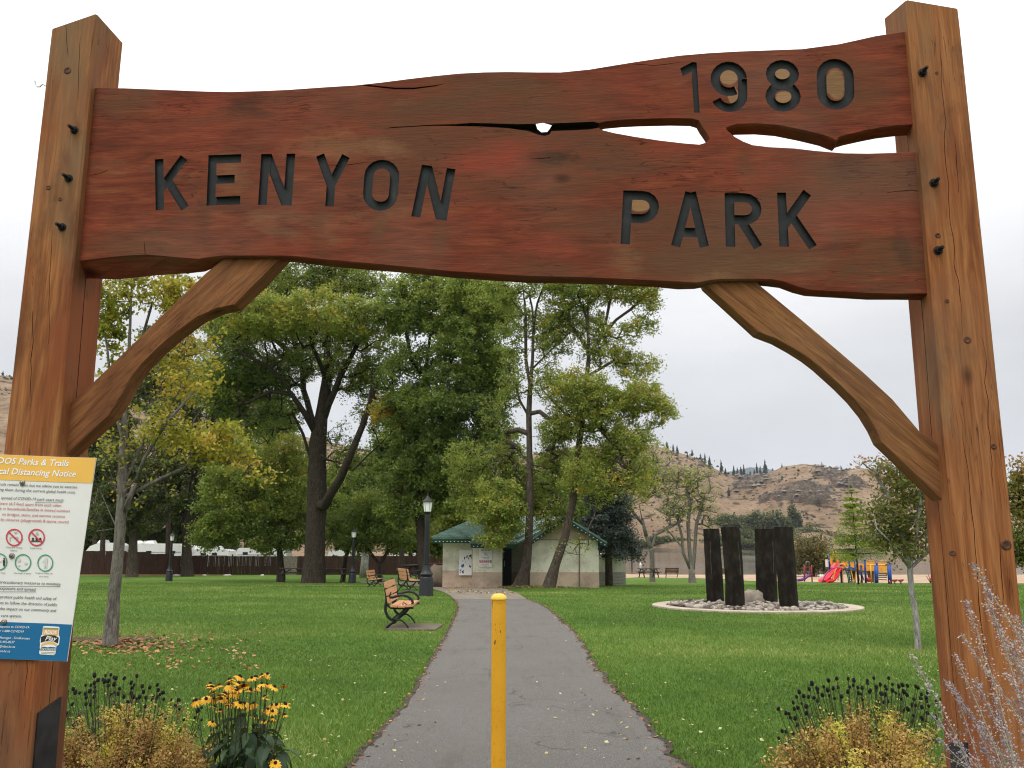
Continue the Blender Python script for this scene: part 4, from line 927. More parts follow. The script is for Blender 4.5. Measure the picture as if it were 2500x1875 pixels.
m = MB(); q = P(1231.5, 1376, 43.8); m.box((q.x, 43.9, q.z), (.05, .02, .3)); m.build('door_notice', WHT, dr)
m = MB(); m.box(P(1228, 1353, 43.86), (.12, .1, .45)); m.build('meter_box', plain('grey_box', (.25, .26, .25), .5), bl)
# gable
y0 = 40.9; L_ = P(1294, 1318, y0); R_ = P(1463, 1318, y0); Pk = P(1378, 1264, y0); m = MB()
m.loft([[L_ + Vector((0, -.004, .002)), R_ + Vector((0, -.004, .002)), Pk + Vector((0, -.004, -.08))], [L_ + Vector((0, 8.9, 0.002)), R_ + Vector((0, 8.9, 0.002)), Pk + Vector((0, 8.9, -.08))]]); fixn(m.build('gable', GAB, bl))
m = MB(); m.box(((L_.x + R_.x) / 2, y0 - .02, L_.z), (R_.x - L_.x, .03, .03)); m.build('gable_trim', plain('trim_brown', (.22, .15, .10), .6), bl)
sl = (R_.z - Pk.z) / (R_.x - Pk.x)
def roof_plane(e0, e1, t1, t0, nrib, nm='roof', th=.05):
    """eave e0-e1, top t0-t1, ribs from the eave up"""
    r = MB(); n = (e1 - e0).cross(t0 - e0).normalized()
    if n.z < 0: n = -n
    r.loft([[e0, e1, t1, t0], [e0 + n * th, e1 + n * th, t1 + n * th, t0 + n * th]]); ro = fixn(r.build(nm, ROOFG, bl))
    for k in range(nrib + 1):
        f = k / nrib; a = e0.lerp(e1, f); b = t0.lerp(t1, f); q = MB(); u = (e1 - e0).normalized(); w = .065
        q.loft([[p + u * s * w + n * th for s in (-1, 1)][::1] + [p + u * s * w * .55 + n * (th + .075) for s in (1, -1)] for p in (a - (b - a).normalized() * .01, b)]); fixn(q.build('roof_rib', ROOFG, ro))
    f_ = MB(); dn = Vector((0, -.01, -.20)); f_.loft([[e0 + Vector((0, -.02, 0)), e1 + Vector((0, -.02, 0)), e1 + dn + Vector((0, .02, 0)), e0 + dn + Vector((0, .02, 0))], [e0 + Vector((0, .03, 0)), e1 + Vector((0, .03, 0)), e1 + dn + Vector((0, .06, 0)), e0 + dn + Vector((0, .06, 0))]]); fixn(f_.build('fascia', DKG, bl))
    return ro
e0 = P(1055, 1316, 40.7); e1 = P(1262, 1316, 40.7); t0 = P(1168, 1267, 45.0); t1 = P(1368, 1266, 45.0)
roof_plane(e0, e1, t1, t0, 26)
m = MB(); m.loft([[e0, P(1055, 1316, 40.7) + Vector((1.0, 9, 0)), t0 + Vector((.5, 2, 0)), t0]] and [[e0 + Vector((0, 0, -.02)), t0 + Vector((0, 0, -.02)), Vector((t0.x, 50, t0.z)), Vector((e0.x + .6, 50, e0.z))], [e0 + Vector((-.02, 0, .04)), t0 + Vector((-.02, 0, .04)), Vector((t0.x, 50, t0.z + .06)), Vector((e0.x + .6, 50, e0.z + .06))]]); fixn(m.build('hip_roof', ROOFG, bl))
e0 = P(1149, 1327.5, 40.2); e1 = P(1262, 1329, 40.2); t0 = P(1226, 1294, 43.0); t1 = P(1335, 1292, 43.0)
roof_plane(e0, e1, t1, t0, 14, 'porch_roof')
# gable roof over the pale wall: two slopes with ribs
for s, pe in ((-1, P(1283, 1331, y0 - .45)), (1, P(1481, 1327, y0 - .45))):
    pk = P(1378, 1262, y0 - .45); a0, a1 = pe, pk; q = 9.5
    n = Vector((-(a1.z - a0.z), 0, (a1.x - a0.x))).normalized(); n = n if n.z > 0 else -n; m = MB()
    m.loft([[a0, a1, a1 + n * .06, a0 + n * .06], [p + Vector((0, q, 0)) for p in (a0, a1, a1 + n * .06, a0 + n * .06)]]); rf = fixn(m.build('roof', ROOFG, bl))
    for k in range(16): m = MB(); y_ = .3 + k * .6; m.bar(a0 + n * .08 + Vector((0, y_, 0)), a1 + n * .08 + Vector((0, y_, 0)), .05, .04); m.build('roof_rib', ROOFG, rf)
    m = MB(); dn = Vector((0, 0, -.19)); m.loft([[a0, a1, a1 + dn, a0 + dn], [p + Vector((0, .04, 0)) for p in (a0, a1, a1 + dn, a0 + dn)]]); fixn(m.build('barge_board', DKG, bl))
    for k in range(11):
        f = (k + .5) / 11; m = MB(); c_ = a0.lerp(a1, f) + Vector((0, -.03, -.12)); m.blob(c_, .032, k, 0, 6, 4)
        m.build('string_light_bulb', WHITE, bl, True)
for px0, px1, py_, Yy, nb in ((1060, 1150, 1322, 40.65, 10), (1152, 1226, 1334, 40.1, 8), (1262, 1292, 1324, 42.5, 3)):
    for k in range(nb): m = MB(); m.blob(P(px0 + (px1 - px0) * (k + .5) / nb, py_, Yy), .028, k, 0, 6, 4); m.build('string_light_bulb', WHITE, bl, True)
m = MB(); a = P(1414.5, 1310, y0 - .05); b = P(1414.5, 1431, y0 - .05); m.tube([a, b], .028, 8); m.build('conduit_pipe', plain('brown_pipe', (.17, .12, .085), .6), bl)
m = MB(); m.box(P(1462, 1330, y0 - .03), (.10, .10, .5)); m.build('corner_box', DKG, bl)
# posters on the building
def board_on(Y, x0, y0_, x1, y1_, label, name='wall_poster'):
    a = P(x0, y1_, Y); b = P(x1, y0_, Y); r = thing(name, label, 'sign', (a.x, Y, a.z)); m = MB(); m.box(((a.x + b.x) / 2, Y, (a.z + b.z) / 2), (b.x - a.x, .02, b.z - a.z)); m.build('panel', WHT, r)
    return r, (lambda x, y, o: P(x, y, Y) + Vector((0, -.013 - o, 0)))
def wtext(r, f, body, xc, yb, h, mat, w=None, bold=.02):
    V, F = text_vf(body, bold); k = h / .72; W = V[:, 0].max(); kx = k if w is None else w / W
    m = MB(); m.add([f(xc + (v[0] - W / 2) * kx, yb - v[1] * k, .001) for v in V], F); m.build('lettering', mat, r)
r, f = board_on(40.86, 1169, 1335.8, 1201.5, 1384.5, 'white park rules sign with red circles on the stucco wall', 'rules_sign')
wtext(r, f, 'WELCOME TO', 1186, 1339.7, 2.1, TXT, 15); wtext(r, f, 'KENYON PARK', 1186, 1344.8, 3.4, TXT, 23, .03); wtext(r, f, 'Regional District', 1186, 1348.4, 1.5, TXT, 20)
wtext(r, f, 'Play', 1186, 1353.6, 3.0, TXT, 8, .03); wtext(r, f, 'park rules', 1187, 1357, 1.2, TXT, 9)
wtext(r, f, 'The following activities', 1185.5, 1361.8, 1.5, TXT, 21); wtext(r, f, 'are not permitted', 1185.5, 1364.6, 1.5, TXT, 13)
for k in range(5):
    cx_ = 1172.3 + k * 5.2; m = MB(); n = 16; vs = []
    for j in range(n):
        a = 2 * math.pi * j / n
        for rr in (3.0, 2.2): vs.append(f(cx_ + math.cos(a) * rr * .85, 1370.8 + math.sin(a) * rr * 1.25, .001))
    m.add(vs, [(2 * j, 2 * j + 1, (2 * j + 3) % (2 * n), (2 * j + 2) % (2 * n)) for j in range(n)]); m.add([f(cx_ - 1.9, 1368, .002), f(cx_ - 1.2, 1367.6, .002), f(cx_ + 1.9, 1373.4, .002), f(cx_ + 1.3, 1374, .002)], [(0, 3, 2, 1)]); m.build('prohibition_ring', RING_R, r)
    m = MB(); m.add([f(cx_ - .8, 1369, .0005), f(cx_ + .7, 1368.8, .0005), f(cx_ + .9, 1372.5, .0005), f(cx_ - .9, 1372.8, .0005)], [(0, 3, 2, 1)]); m.build('pictogram', TXT, r)
m = MB(); m.add([f(1197, 1367.3, .001), f(1200, 1367.3, .001), f(1200, 1374.3, .001), f(1197, 1374.3, .001)], [(0, 3, 2, 1)]); m.build('pictogram', TXT, r)
wtext(r, f, 'Regional District of', 1185, 1379.7, 1.4, TXT, 17); wtext(r, f, 'Okanagan', 1185.5, 1382.8, 1.4, TXT, 8)
r, f = board_on(40.87, 1203.2, 1338.5, 1212, 1354.7, 'small grey paper notice right of the park rules sign', 'paper_notice')
for k in range(6): m = MB(); y_ = 1341 + k * 2.2; m.add([f(1205, y_, .001), f(1210.5, y_, .001), f(1210.5, y_ + .7, .001), f(1205, y_ + .7, .001)], [(0, 3, 2, 1)]); m.build('print_line', GREY, r)
r, f = board_on(41.5, 1120, 1342.5, 1152.3, 1404.5, 'tall white mural panel with blue flowers and dark leaves on the left wall', 'mural_panel')
BLK = flatcol('mural_green', (.04, .055, .04)); BLF = flatcol('mural_blue', (.04, .11, .32)); BLP = flatcol('mural_lilac', (.28, .24, .42))
for pl, mt in (([(1133, 1358), (1136, 1361), (1135, 1367), (1132.5, 1364)], BLK), ([(1138, 1358), (1143, 1354.5), (1143, 1358), (1138.5, 1361)], BLK), ([(1145, 1356), (1151, 1353), (1152, 1357), (1147, 1361)], BLK), ([(1142, 1361), (1146, 1363), (1144.5, 1367)], BLK), ([(1136, 1361), (1151, 1358.6), (1151, 1359.4), (1136, 1362)], BLK), ([(1149, 1361), (1152, 1360), (1151.8, 1365)], BLK),
               ([(1128, 1368), (1131, 1369), (1129.5, 1371.5)], BLP), ([(1136.5, 1370), (1138, 1371), (1136.8, 1374.5)], BLK), ([(1125.5, 1381), (1129, 1377.5), (1132.5, 1378), (1133, 1383), (1129.5, 1386), (1126, 1384.5)], BLF), ([(1130, 1377), (1132.8, 1377), (1133, 1381)], TXT),
               ([(1147, 1378), (1149, 1382), (1151, 1383), (1148, 1387), (1145, 1383)], BLK), ([(1121, 1391), (1127, 1390), (1125, 1395)], BLF), ([(1127, 1394), (1131, 1393), (1133, 1400), (1129, 1399)], BLK), ([(1121.5, 1396), (1125, 1396), (1124, 1400)], BLF), ([(1130, 1392), (1134, 1393), (1131, 1395)], BLF)):
    m = MB(); m.add([f(x, y, .001) for x, y in pl], [tuple(range(len(pl)))[::-1]]); m.build('painted_motif', mt, r)
# shed
ZS = 50.0; sh = thing('shed', 'small pale shed with dark green flat roof right of the spruce', 'shed', tuple(P(1497, 1418, ZS)))
a = P(1463, 1419, ZS); b = P(1528, 1418, ZS); m = MB(); zt = P(1500, 1352, ZS).z; zm = P(1500, 1396.5, ZS).z; z0 = a.z - .3
m.box(((a.x + b.x) / 2, ZS + 1.5, (zm + zt) / 2), (b.x - a.x, 3, zt - zm)); m.build('wall', STW, sh)
for k in range(5):
    m = MB(); h = (zm - z0) / 5; m.box(((a.x + b.x) / 2, ZS + 1.5 - .012, z0 + h * (k + .5)), (b.x - a.x + .01, 3.02, h - .02)); m.build('siding_board', plain('shed_siding', (.36, .36, .30), .7) if k == 0 else bpy.data.materials['shed_siding'], sh)
a = P(1470, 1353, ZS - .4); b = P(1543, 1346, ZS - .4); m = MB(); m.loft([[a, b, b + Vector((0, 0, -.22)), a + Vector((0, 0, -.22))], [p + Vector((0, 4, 0)) for p in (a, b, b + Vector((0, 0, -.22)), a + Vector((0, 0, -.22)))]]); fixn(m.build('roof', DKG, sh))
# pole behind the building
q = P(1138, 1265, 49); m = MB(); m.tube([(q.x, 49, gh(q.x, 49) - .2), (q.x + .05, 49, P(1139, 1185, 49).z)], .04, 8); tag(m.build('aerial_pole', DARK_METAL, None, True, loc=(q.x, 49, gh(q.x, 49))), 'thin grey aerial pole rising behind the green roof', 'pole')
# boulder
p = G(1075, 1433); p = P(1070, 1432, 42.5); m = MB(); m.blob((p.x, p.y + .8, p.z + .35), (.85, .5, .70), 3, .18, 14, 9)
ROCK = concrete_mat('boulder_rock', (.17, .135, .10), 1.0); bo_ = m.build('boulder', ROCK, None, True, loc=(p.x, p.y + .8, p.z)); tag(bo_, 'large brown boulder against the left corner of the building', 'boulder')
# ------------------------------------------------------------------ fence of brown boards
FY = 80.0
def fence_mat():
    g = N('brown_stain'); c = g.coord('Object', scale=(1, 1, .15)); n = g.noise(c, 3.2, 4, .6); n2 = g.noise(c, 14, 4, .8)
    col = g.ramp(n, [(.3, (.030, .017, .012)), (.7, (.060, .034, .024))]); col = g.mix(g.mapr(n2, .62, .70, 0, .6), col, (.20, .17, .14)); return g.pbr(col, .85, None, .15)
FM = fence_mat(); FMG = plain('grey_weathered_board', (.20, .17, .14), .9, 0, .4, 9)
fx0 = P(130, 1400, FY).x; fx1 = P(1085, 1400, FY).x
fence = thing('board_fence', 'long dark brown board fence across the back of the lawn', 'fence', ((fx0 + fx1) / 2, FY, gh(-10, FY)))
tops = [(130, 1345), (345, 1345), (345.1, 1347.5), (400, 1347.5), (400.1, 1352), (455, 1352), (455.1, 1357), (690, 1358), (1085, 1357)]
x = fx0; k = 0
while x < fx1:
    x2 = min(x + 2.42, fx1); m = MB(); xx = x
    while xx < x2 - .05:
        pxm = CX + xx / FY * FPX * .98; zt = P(pxm, float(np.interp(pxm, [t[0] for t in tops], [t[1] for t in tops])), FY).z + rnd.uniform(-.012, .012)
        z0 = gh(xx, FY) - .12; w = .14; yy = FY + rnd.uniform(-.008, .008); gap = .003 if not (530 < pxm < 690) else rnd.choice((.003, .006, .022))
        m.cur = 1 if (705 < pxm < 745) else 0
        m.box((xx + w / 2, yy, (z0 + zt) / 2), (w - gap, .022, zt - z0)); xx += w
    pn = m.build('board_panel', [FM, FMG], fence)
    m = MB(); zt = P(CX + x / FY * FPX, 1352, FY).z; m.box((x, FY + .09, gh(x, FY) + .9), (.1, .1, 2.0)); m.build('fence_post', FM, fence)
    x = x2; k += 1
# strip of bare reddish earth along the left part of the fence
e = [G(px, py) for px, py in ((195, 1404.5), (420, 1405), (560, 1404), (560, 1401), (195, 1400.5))]
poly_sheet('bare_earth', concrete_mat('red_earth', (.36, .17, .09), .3), [(p.x, p.y) for p in e], .02, 4.0)
for (px, py, w) in ((430, 1403, .7), (555, 1402, .9), (640, 1402.5, .4), (500, 1401.5, .4)):
    p = P(px, py, 76); m = MB(); m.blob((p.x, p.y, gh(p.x, p.y) + .05), (w * .5, .25, .12), int(px), .2, 8, 5); tag(m.build('pale_stone', plain('pale_stone_%d' % px, (.5, .47, .42), .8), None, True, loc=(p.x, p.y, gh(p.x, p.y))), {430: 'long low pale stone between the lamp post and the fork-limbed tree', 555: 'pale flat stone before the fence, widest of the stones there', 640: 'small pale stone furthest right along the fence foot', 500: 'small pale stone at the fence between the tree and the widest stone'}[px], 'stone')
# ------------------------------------------------------------------ trailers behind the fence
RVW = plain('trailer_white', (.80, .80, .78), .4, 0, .04, 2); RVG = plain('trailer_window', (.03, .035, .04), .15, 0, .1, 3); RVS = plain('trailer_grey_stripe', (.32, .33, .35), .4)
def trailer(x0, x1, top, Y, label, roundl=.0, hump=None, win=()):
    a = P(x0, 1345, Y); b = P(x1, 1345, Y); zt = P(x0, top, Y).z; z0 = gh(a.x, Y) + .55; r = thing('travel_trailer', label, 'trailer', ((a.x + b.x) / 2, Y, gh(a.x, Y)), 'white trailers parked behind the fence')
    H = zt - z0; Wd = b.x - a.x; m = MB(); prof = [(0, .0), (0, H * .55), (roundl * .4, H * .86), (roundl, H), (Wd - .5, H * .98), (Wd - .1, H * .88), (Wd, H * .6), (Wd, 0)]
    m.loft([[Vector((a.x + u, Y + d, z0 + v)) for u, v in prof] for d in (0, 2.4)]); fixn(m.build('body', RVW, r))
    m = MB(); m.box((a.x + Wd * .5, Y - .012, z0 + H * .62), (Wd * .9, .02, .07)); m.build('stripe', RVS, r)
    for hx in (hump or ()): m = MB(); c = a.x + Wd * hx; m.loft([[Vector((c - .5, Y + .6, zt - .04)), Vector((c + .5, Y + .6, zt - .04)), Vector((c + .5, Y + 1.5, zt - .04)), Vector((c - .5, Y + 1.5, zt - .04))], [Vector((c - .36, Y + .75, zt + .26)), Vector((c + .3, Y + .75, zt + .3)), Vector((c + .3, Y + 1.4, zt + .3)), Vector((c - .36, Y + 1.4, zt + .26))]]); fixn(m.build('air_conditioner', RVW, r))
    for wx, wz in win: m = MB(); m.box((a.x + Wd * wx, Y - .02, z0 + H * wz), (.55, .03, .28)); m.build('window', RVG, r)
    for wx in (.42, .55):
        m = MB(); rot = Matrix.Rotation(math.pi / 2, 3, 'X'); m.lathe((a.x + Wd * wx, Y + .12, gh(a.x, Y) + .33), [(.34, -.1), (.34, .1)], 16, rot); m.build('wheel', plain('tyre', (.02, .02, .02), .9) if 'tyre' not in bpy.data.materials else bpy.data.materials['tyre'], r)
    m = MB(); m.box(((a.x + b.x) / 2, Y + 1.2, z0 - .05), (Wd * .98, 2.0, .12)); m.build('chassis', DARK_METAL, r)
trailer(205, 292, 1325, 88, 'rounded white trailer roof furthest left behind the fence', 1.5, (.4,), ())
trailer(318, 448, 1326.5, 87, 'long white trailer with roof boxes behind the left lamp post', .8, (.1, .3), ((.80, .62), (.35, .62)))
trailer(450, 470, 1331, 89, 'narrow white trailer end seen between the forked trunks', .2)
trailer(470, 560, 1340, 88, 'low white trailer right of the fork-limbed tree', .8, (.1, .6), ((.3, .7), (.6, .7)))
trailer(574, 700, 1338, 90, 'long white trailer partly behind the bright green maple', .4, (.5,), ((.2, .7), (.7, .7)))
trailer(800, 890, 1344, 90, 'white trailer behind the fence right of the thick old tree trunk', .2, (), ((.2, .6), (.5, .6), (.8, .6)))
trailer(950, 1040, 1350, 92, 'white trailer roof behind the fence left of the nearest lamp post', .3, (), ((.4, .6),))
hz = thing('mobile_home', 'red roofed mobile home glimpsed left of the building above the fence', 'house', tuple(P(1060, 1360, 88))); a = P(1048, 1335, 88); b = P(1098, 1335, 88)
m = MB(); m.box(((a.x + b.x) / 2, 90, a.z - .9), (b.x - a.x, 3, 2.6)); m.build('wall', plain('grey_siding', (.16, .15, .15), .7), hz); m = MB(); m.box(((a.x + b.x) / 2, 89.8, a.z + .47), (b.x - a.x + .6, 4, .14)); m.build('eave', RVW, hz)
m = MB(); m.loft([[Vector((a.x - .2, 88.2, a.z + .55)), Vector((b.x + .2, 88.2, a.z + .55)), Vector((b.x + .2, 92, a.z + .55)), Vector((a.x - .2, 92, a.z + .55))], [Vector((a.x + .6, 89.8, a.z + 1.1)), Vector((b.x - .1, 89.8, a.z + 1.1)), Vector((b.x - .1, 90.2, a.z + 1.1)), Vector((a.x + .6, 90.2, a.z + 1.1))]]); m.build('roof', plain('red_shingle', (.35, .12, .09), .8), hz)
m = MB(); m.box((b.x - 1.4, 88.48, a.z - .3), (.5, .04, 1.2)); m.build('window', RVG, hz); m = MB(); m.box((b.x - .2, 88.4, a.z - .6), (.12, .12, 2.0)); m.build('corner_post', RVW, hz)
# ------------------------------------------------------------------ basalt columns, ring and stones
RC = P(1843, 1470, 24.4); RC = Vector((P(1843, 1477, 24.4).x, 24.4, gh(7.2, 24.4))); RAD = 2.92
ring = thing('stone_ring', 'round pale concrete kerb ring filled with river stones in the lawn', 'stone circle', tuple(RC))
KERB = concrete_mat('pale_kerb', (.50, .42, .33), 1.0); m = MB(); n = 64
prof = [(RAD, -.12), (RAD, .045), (RAD - .02, .055), (RAD - .38, .055), (RAD - .40, .045), (RAD - .40, -.12)]
rings = []
for k in range(n):
    a = 2 * math.pi * k / n; c, s = math.cos(a), math.sin(a); kk = 1 + .01 * mnoise.noise(Vector((c * 2, s * 2, 0)))
    rings.append([Vector((RC.x + c * r * kk, RC.y + s * r * kk, gh(RC.x + c * r, RC.y + s * r) + z)) for r, z in prof])
vs = [p for r in rings for p in r]; fs = []
for k in range(n):
    for j in range(len(prof)): q = (j + 1) % len(prof); k2 = (k + 1) % n; fs.append((k * 6 + j, k * 6 + q, k2 * 6 + q, k2 * 6 + j))
m.add(vs, fs); fixn(m.build('kerb', KERB, ring))
poly_sheet('gravel_bed', plain('gravel_dark', (.10, .085, .07), .95, 0, .5, 14, .8), [(RC.x + (RAD - .38) * math.cos(t), RC.y + (RAD - .38) * math.sin(t)) for t in np.linspace(0, 2 * math.pi, 33)[:-1]], .02, .8, kind=None, parent=ring)
STN = []
for i, c_ in enumerate(((.34, .30, .25), (.22, .185, .15), (.45, .41, .35), (.11, .09, .075))): STN.append(concrete_mat('river_stone_%d' % i, c_, 3))
protos = []
for i in range(8):
    m = MB(); m.blob((0, 0, 0), (1, .8, .6), 40 + i, .13, 7, 5); me = m.build('river_stone', STN[i % 4], None, True); protos.append(me.data); bpy.data.objects.remove(me)
# columns (heights from the photograph)
def basalt_mat():
    g = N('black_basalt'); c = g.coord('Object', scale=(1, 1, .5)); n = g.noise(c, 5, 6, .65); n2 = g.noise(c, 34, 4, .7)
    col = g.ramp(n, [(.3, (.007, .0056, .0043)), (.5, (.016, .0130, .0098)), (.72, (.038, .031, .023))]); col = g.mix(g.mapr(n2, .62, .8, 0, .3), col, (.055, .047, .036))
    return g.pbr(col, .75, g.bump(g.math('ADD', n, g.math('MULTIPLY', n2, .5)), .8, .02), .1)
BAS = basalt_mat(); EDGE = plain('pale_facet_edge', (.10, .095, .08), .7, 0, .5, 9)  # EDGE: paler tone for a thin strip along one facet edge
def column(label, T0, T1, B0, B1, Y, bend, seed, edgef=None, topf=0.0, wd=.42):
    rr = random.Random(seed); a0 = P(*B0, Y); b0 = P(*B1, Y); a1 = P(*T0, Y); b1 = P(*T1, Y); zb = min(a0.z, b0.z) - .12; r = thing('basalt_column', label, 'stone column', ((a0.x + b0.x) / 2, Y, zb + .12), 'upright basalt columns in the stone ring')
    m = MB(); rings = []; K = 12; ph = rr.uniform(0, 1)
    sh = [(0, .30), (.30, 0), (.78, .06), (1.0, .42), (.80, .95), (.22, 1.0)]
    for k in range(K + 1):
        f = k / K; L = a0.lerp(a1, f); Rr = b0.lerp(b1, f); z = zb + (max(a1.z, b1.z) - zb) * f; bx = bend * math.sin(math.pi * f)
        w = (Rr.x - L.x); rg = []
        for j, (u, v) in enumerate(sh):
            jx = .012 * mnoise.noise(Vector((j * 5.1, f * 4.5, seed))) * 1.3; jy = .03 * mnoise.noise(Vector((j * 3.1, f * 3.5, seed + 9)))
            rg.append(Vector((L.x + w * u + bx + jx, Y - .1 + wd * (v - .2) + jy, z + (topf * (u - .5) * f if k == K else 0))))
        rings.append(rg)
    m.loft(rings); o = fixn(m.build('shaft', BAS, r))
    if edgef is not None:
        m = MB(); e = []
        for k in range(5, K - 1): e.append(rings[k][edgef] + Vector((0, -.002, 0)))
        m.tube(e, [.004 + .003 * (i % 2) for i in range(len(e))], 5); m.build('pale_edge', EDGE, r)
    return r, Vector(((a0.x + b0.x) / 2, Y, 0)), (b0.x - a0.x) / 2
cols = [column('black basalt column furthest left in the stone ring', (1716, 1291), (1756, 1291), (1724, 1470), (1768, 1468), 25.4, .0, 1, 1),
        column('black basalt column second from the left, bulging at mid height', (1758, 1287), (1805, 1287), (1770, 1480), (1818, 1479), 23.4, .03, 2, 2),
        column('broad black basalt column right of the pale boulder', (1841, 1291), (1893, 1292), (1845, 1468), (1899, 1469), 25.2, .0, 3, 2, wd=.5),
        column('black basalt column furthest right and nearest in the stone ring', (1888, 1287), (1936, 1287), (1902, 1484), (1951, 1483), 23.0, -.01, 4, None)]
colc = [(c[1], c[2]) for c in cols]
p = P(1835, 1462, 25.0); m = MB(); m.blob((p.x, p.y, gh(p.x, p.y) + .16), (.40, .30, .30), 21, .16, 10, 7)
tag(m.build('ring_boulder', concrete_mat('pale_boulder', (.30, .26, .205), 2), None, True, loc=(p.x, p.y, gh(p.x, p.y))), 'smooth pale boulder between the columns in the stone ring', 'boulder')
n_obj = 0; sv = []; sf = []; big = []
for k in range(1500):
    a = rnd.uniform(0, 2 * math.pi); r_ = (RAD - .46) * math.sqrt(rnd.random()); x = RC.x + r_ * math.cos(a); y = RC.y + r_ * math.sin(a)
    if any(abs(x - c.x) < w + .06 and abs(y - (c.y + .05)) < .32 for c, w in colc): continue
    s = rnd.uniform(.045, .085) * (1.45 if rnd.random() < .17 else 1); z = gh(x, y) + .02 + rnd.uniform(.25, .6) * s + .04 * max(0, 1 - r_ / 2.4)
    big.append((s, x, y, z))
big.sort(reverse=True)
for s, x, y, z in big[:290]:
    o = link('river_stone', rnd.choice(protos), ring); o.location = Vector((x, y, z)) - RC; o.scale = (s, s, s); o.rotation_euler = (rnd.uniform(-.4, .4), rnd.uniform(-.4, .4), rnd.uniform(0, 6))
V = []; F = []; MI = []
for s, x, y, z in big[290:]:
    me = rnd.choice(protos); co = np.zeros(len(me.vertices) * 3); me.vertices.foreach_get('co', co); co = co.reshape(-1, 3) * s
    a = rnd.uniform(0, 6); c_, s_ = math.cos(a), math.sin(a); R3 = np.array([[c_, -s_, 0], [s_, c_, 0], [0, 0, 1]]); b = sum(len(v) for v in V)
    V.append(co @ R3.T + (np.array((x, y, z)) - np.array(RC))); mi = protos.index(me) % 4
    for pl in me.polygons: F.append(tuple(b + i for i in pl.vertices)); MI.append(mi)
o = link('small_stones', mkmesh('small_stones', np.concatenate(V), F, STN, MI, True), ring); o['kind'] = 'stuff'
# ------------------------------------------------------------------ playground
PY = 70.5
PB = plain('play_blue', (.010, .035, .17), .45); PBL = plain('play_bright_blue', (.012, .075, .36), .45); PO = plain('play_orange', (.85, .38, .06), .45); PR_ = plain('play_red', (.78, .02, .045), .4); PPK = plain('play_coral_rim', (.85, .12, .12), .4)
PPU = plain('play_purple', (.20, .035, .24), .4); PG = plain('play_green', (.01, .07, .06), .5); PBR = plain('play_brown', (.14, .08, .05), .6); PDR = plain('play_dark_red', (.30, .03, .035), .5)
def pp(x, y, dy=0.0): return P(x, y, PY + dy)
pg = thing('play_structure', 'colourful climbing frame with red slide, blue posts and orange panels on the sand', 'playground', tuple(pp(2090, 1423)))
def Z(x, y): return (1920 + x / 6.9125, 1330 + y / 6.9125)     # measured on an enlarged detail
def bar_px(nm, mat, a, b, dy=0, r=.05, dy2=None, n=8):
    m = MB(); m.tube([pp(*Z(*a), dy), pp(*Z(*b), dy if dy2 is None else dy2)], r, n); return m.build(nm, mat, pg, True)
for a, b, dy, r in (((717, 160), (735, 460), .8, .075), ((903, 160), (930, 645), 0, .075), ((1062, 290), (1062, 450), 1.4, .06), ((1150, 290), (1165, 470), 1.6, .06), ((1200, 300), (1218, 645), .4, .07), ((1322, 265), (1342, 640), 0, .09), ((1262, 360), (1275, 640), 1.8, .08), ((717, 160), (740, 640), 1.6, .07)):
    bar_px('post', PB, a, b, dy, r)
    m = MB(); m.blob(pp(*Z(*a), dy), r * 1.15, 1, 0, 8, 6); m.build('post_cap', PB, pg, True)
def panel(nm, mat, pts, dy, th=.06):
    m = MB(); q = [pp(*Z(*p_), dy) for p_ in pts]; m.loft([q, [v + Vector((0, th, 0)) for v in q]]); return fixn(m.build(nm, mat, pg))
panel('panel', PO, [(735, 205), (790, 205), (790, 330), (745, 330)], .6); panel('panel', PO, [(845, 200), (892, 200), (900, 330), (850, 330)], 1.5)
panel('panel', PO, [(920, 270), (1050, 275), (1050, 370), (925, 360)], 1.8); panel('panel', PO, [(1085, 295), (1150, 295), (1155, 410), (1090, 400)], 1.6); panel('panel', PO, [(1160, 300), (1320, 330), (1330, 440), (1210, 440)], 1.9)
panel('panel', PO, [(1350, 275), (1480, 280), (1480, 440), (1350, 440)], 1.2); panel('panel', PO, [(1550, 300), (1700, 300), (1700, 470), (1560, 470)], 1.2)
panel('deck', PBR, [(740, 385), (1340, 440), (1340, 465), (740, 410)], .7, 1.2); panel('enclosure', PBR, [(1360, 440), (1480, 440), (1480, 640), (1400, 620)], 1.6, .1); panel('enclosure', PBR, [(1100, 440), (1180, 450), (1170, 640), (1120, 560)], 1.8)
for pts, dy, r in (([(780, 330), (785, 140), (800, 112), (825, 108), (838, 130), (845, 330)], .5, .04), ([(735, 195), (1000, 210)], .7, .03), ([(900, 210), (900, 330)], 1.4, .03), ([(1360, 345), (1480, 340), (1700, 345)], .3, .05), ([(1420, 340), (1435, 640)], .2, .05), ([(1560, 268), (1660, 262), (1700, 280)], 1.2, .03), ([(1350, 280), (1480, 275)], 1.2, .035)):
    m = MB(); m.tube([pp(*Z(*p_), dy) for p_ in pts], r, 8); m.build('rail', PO, pg, True)
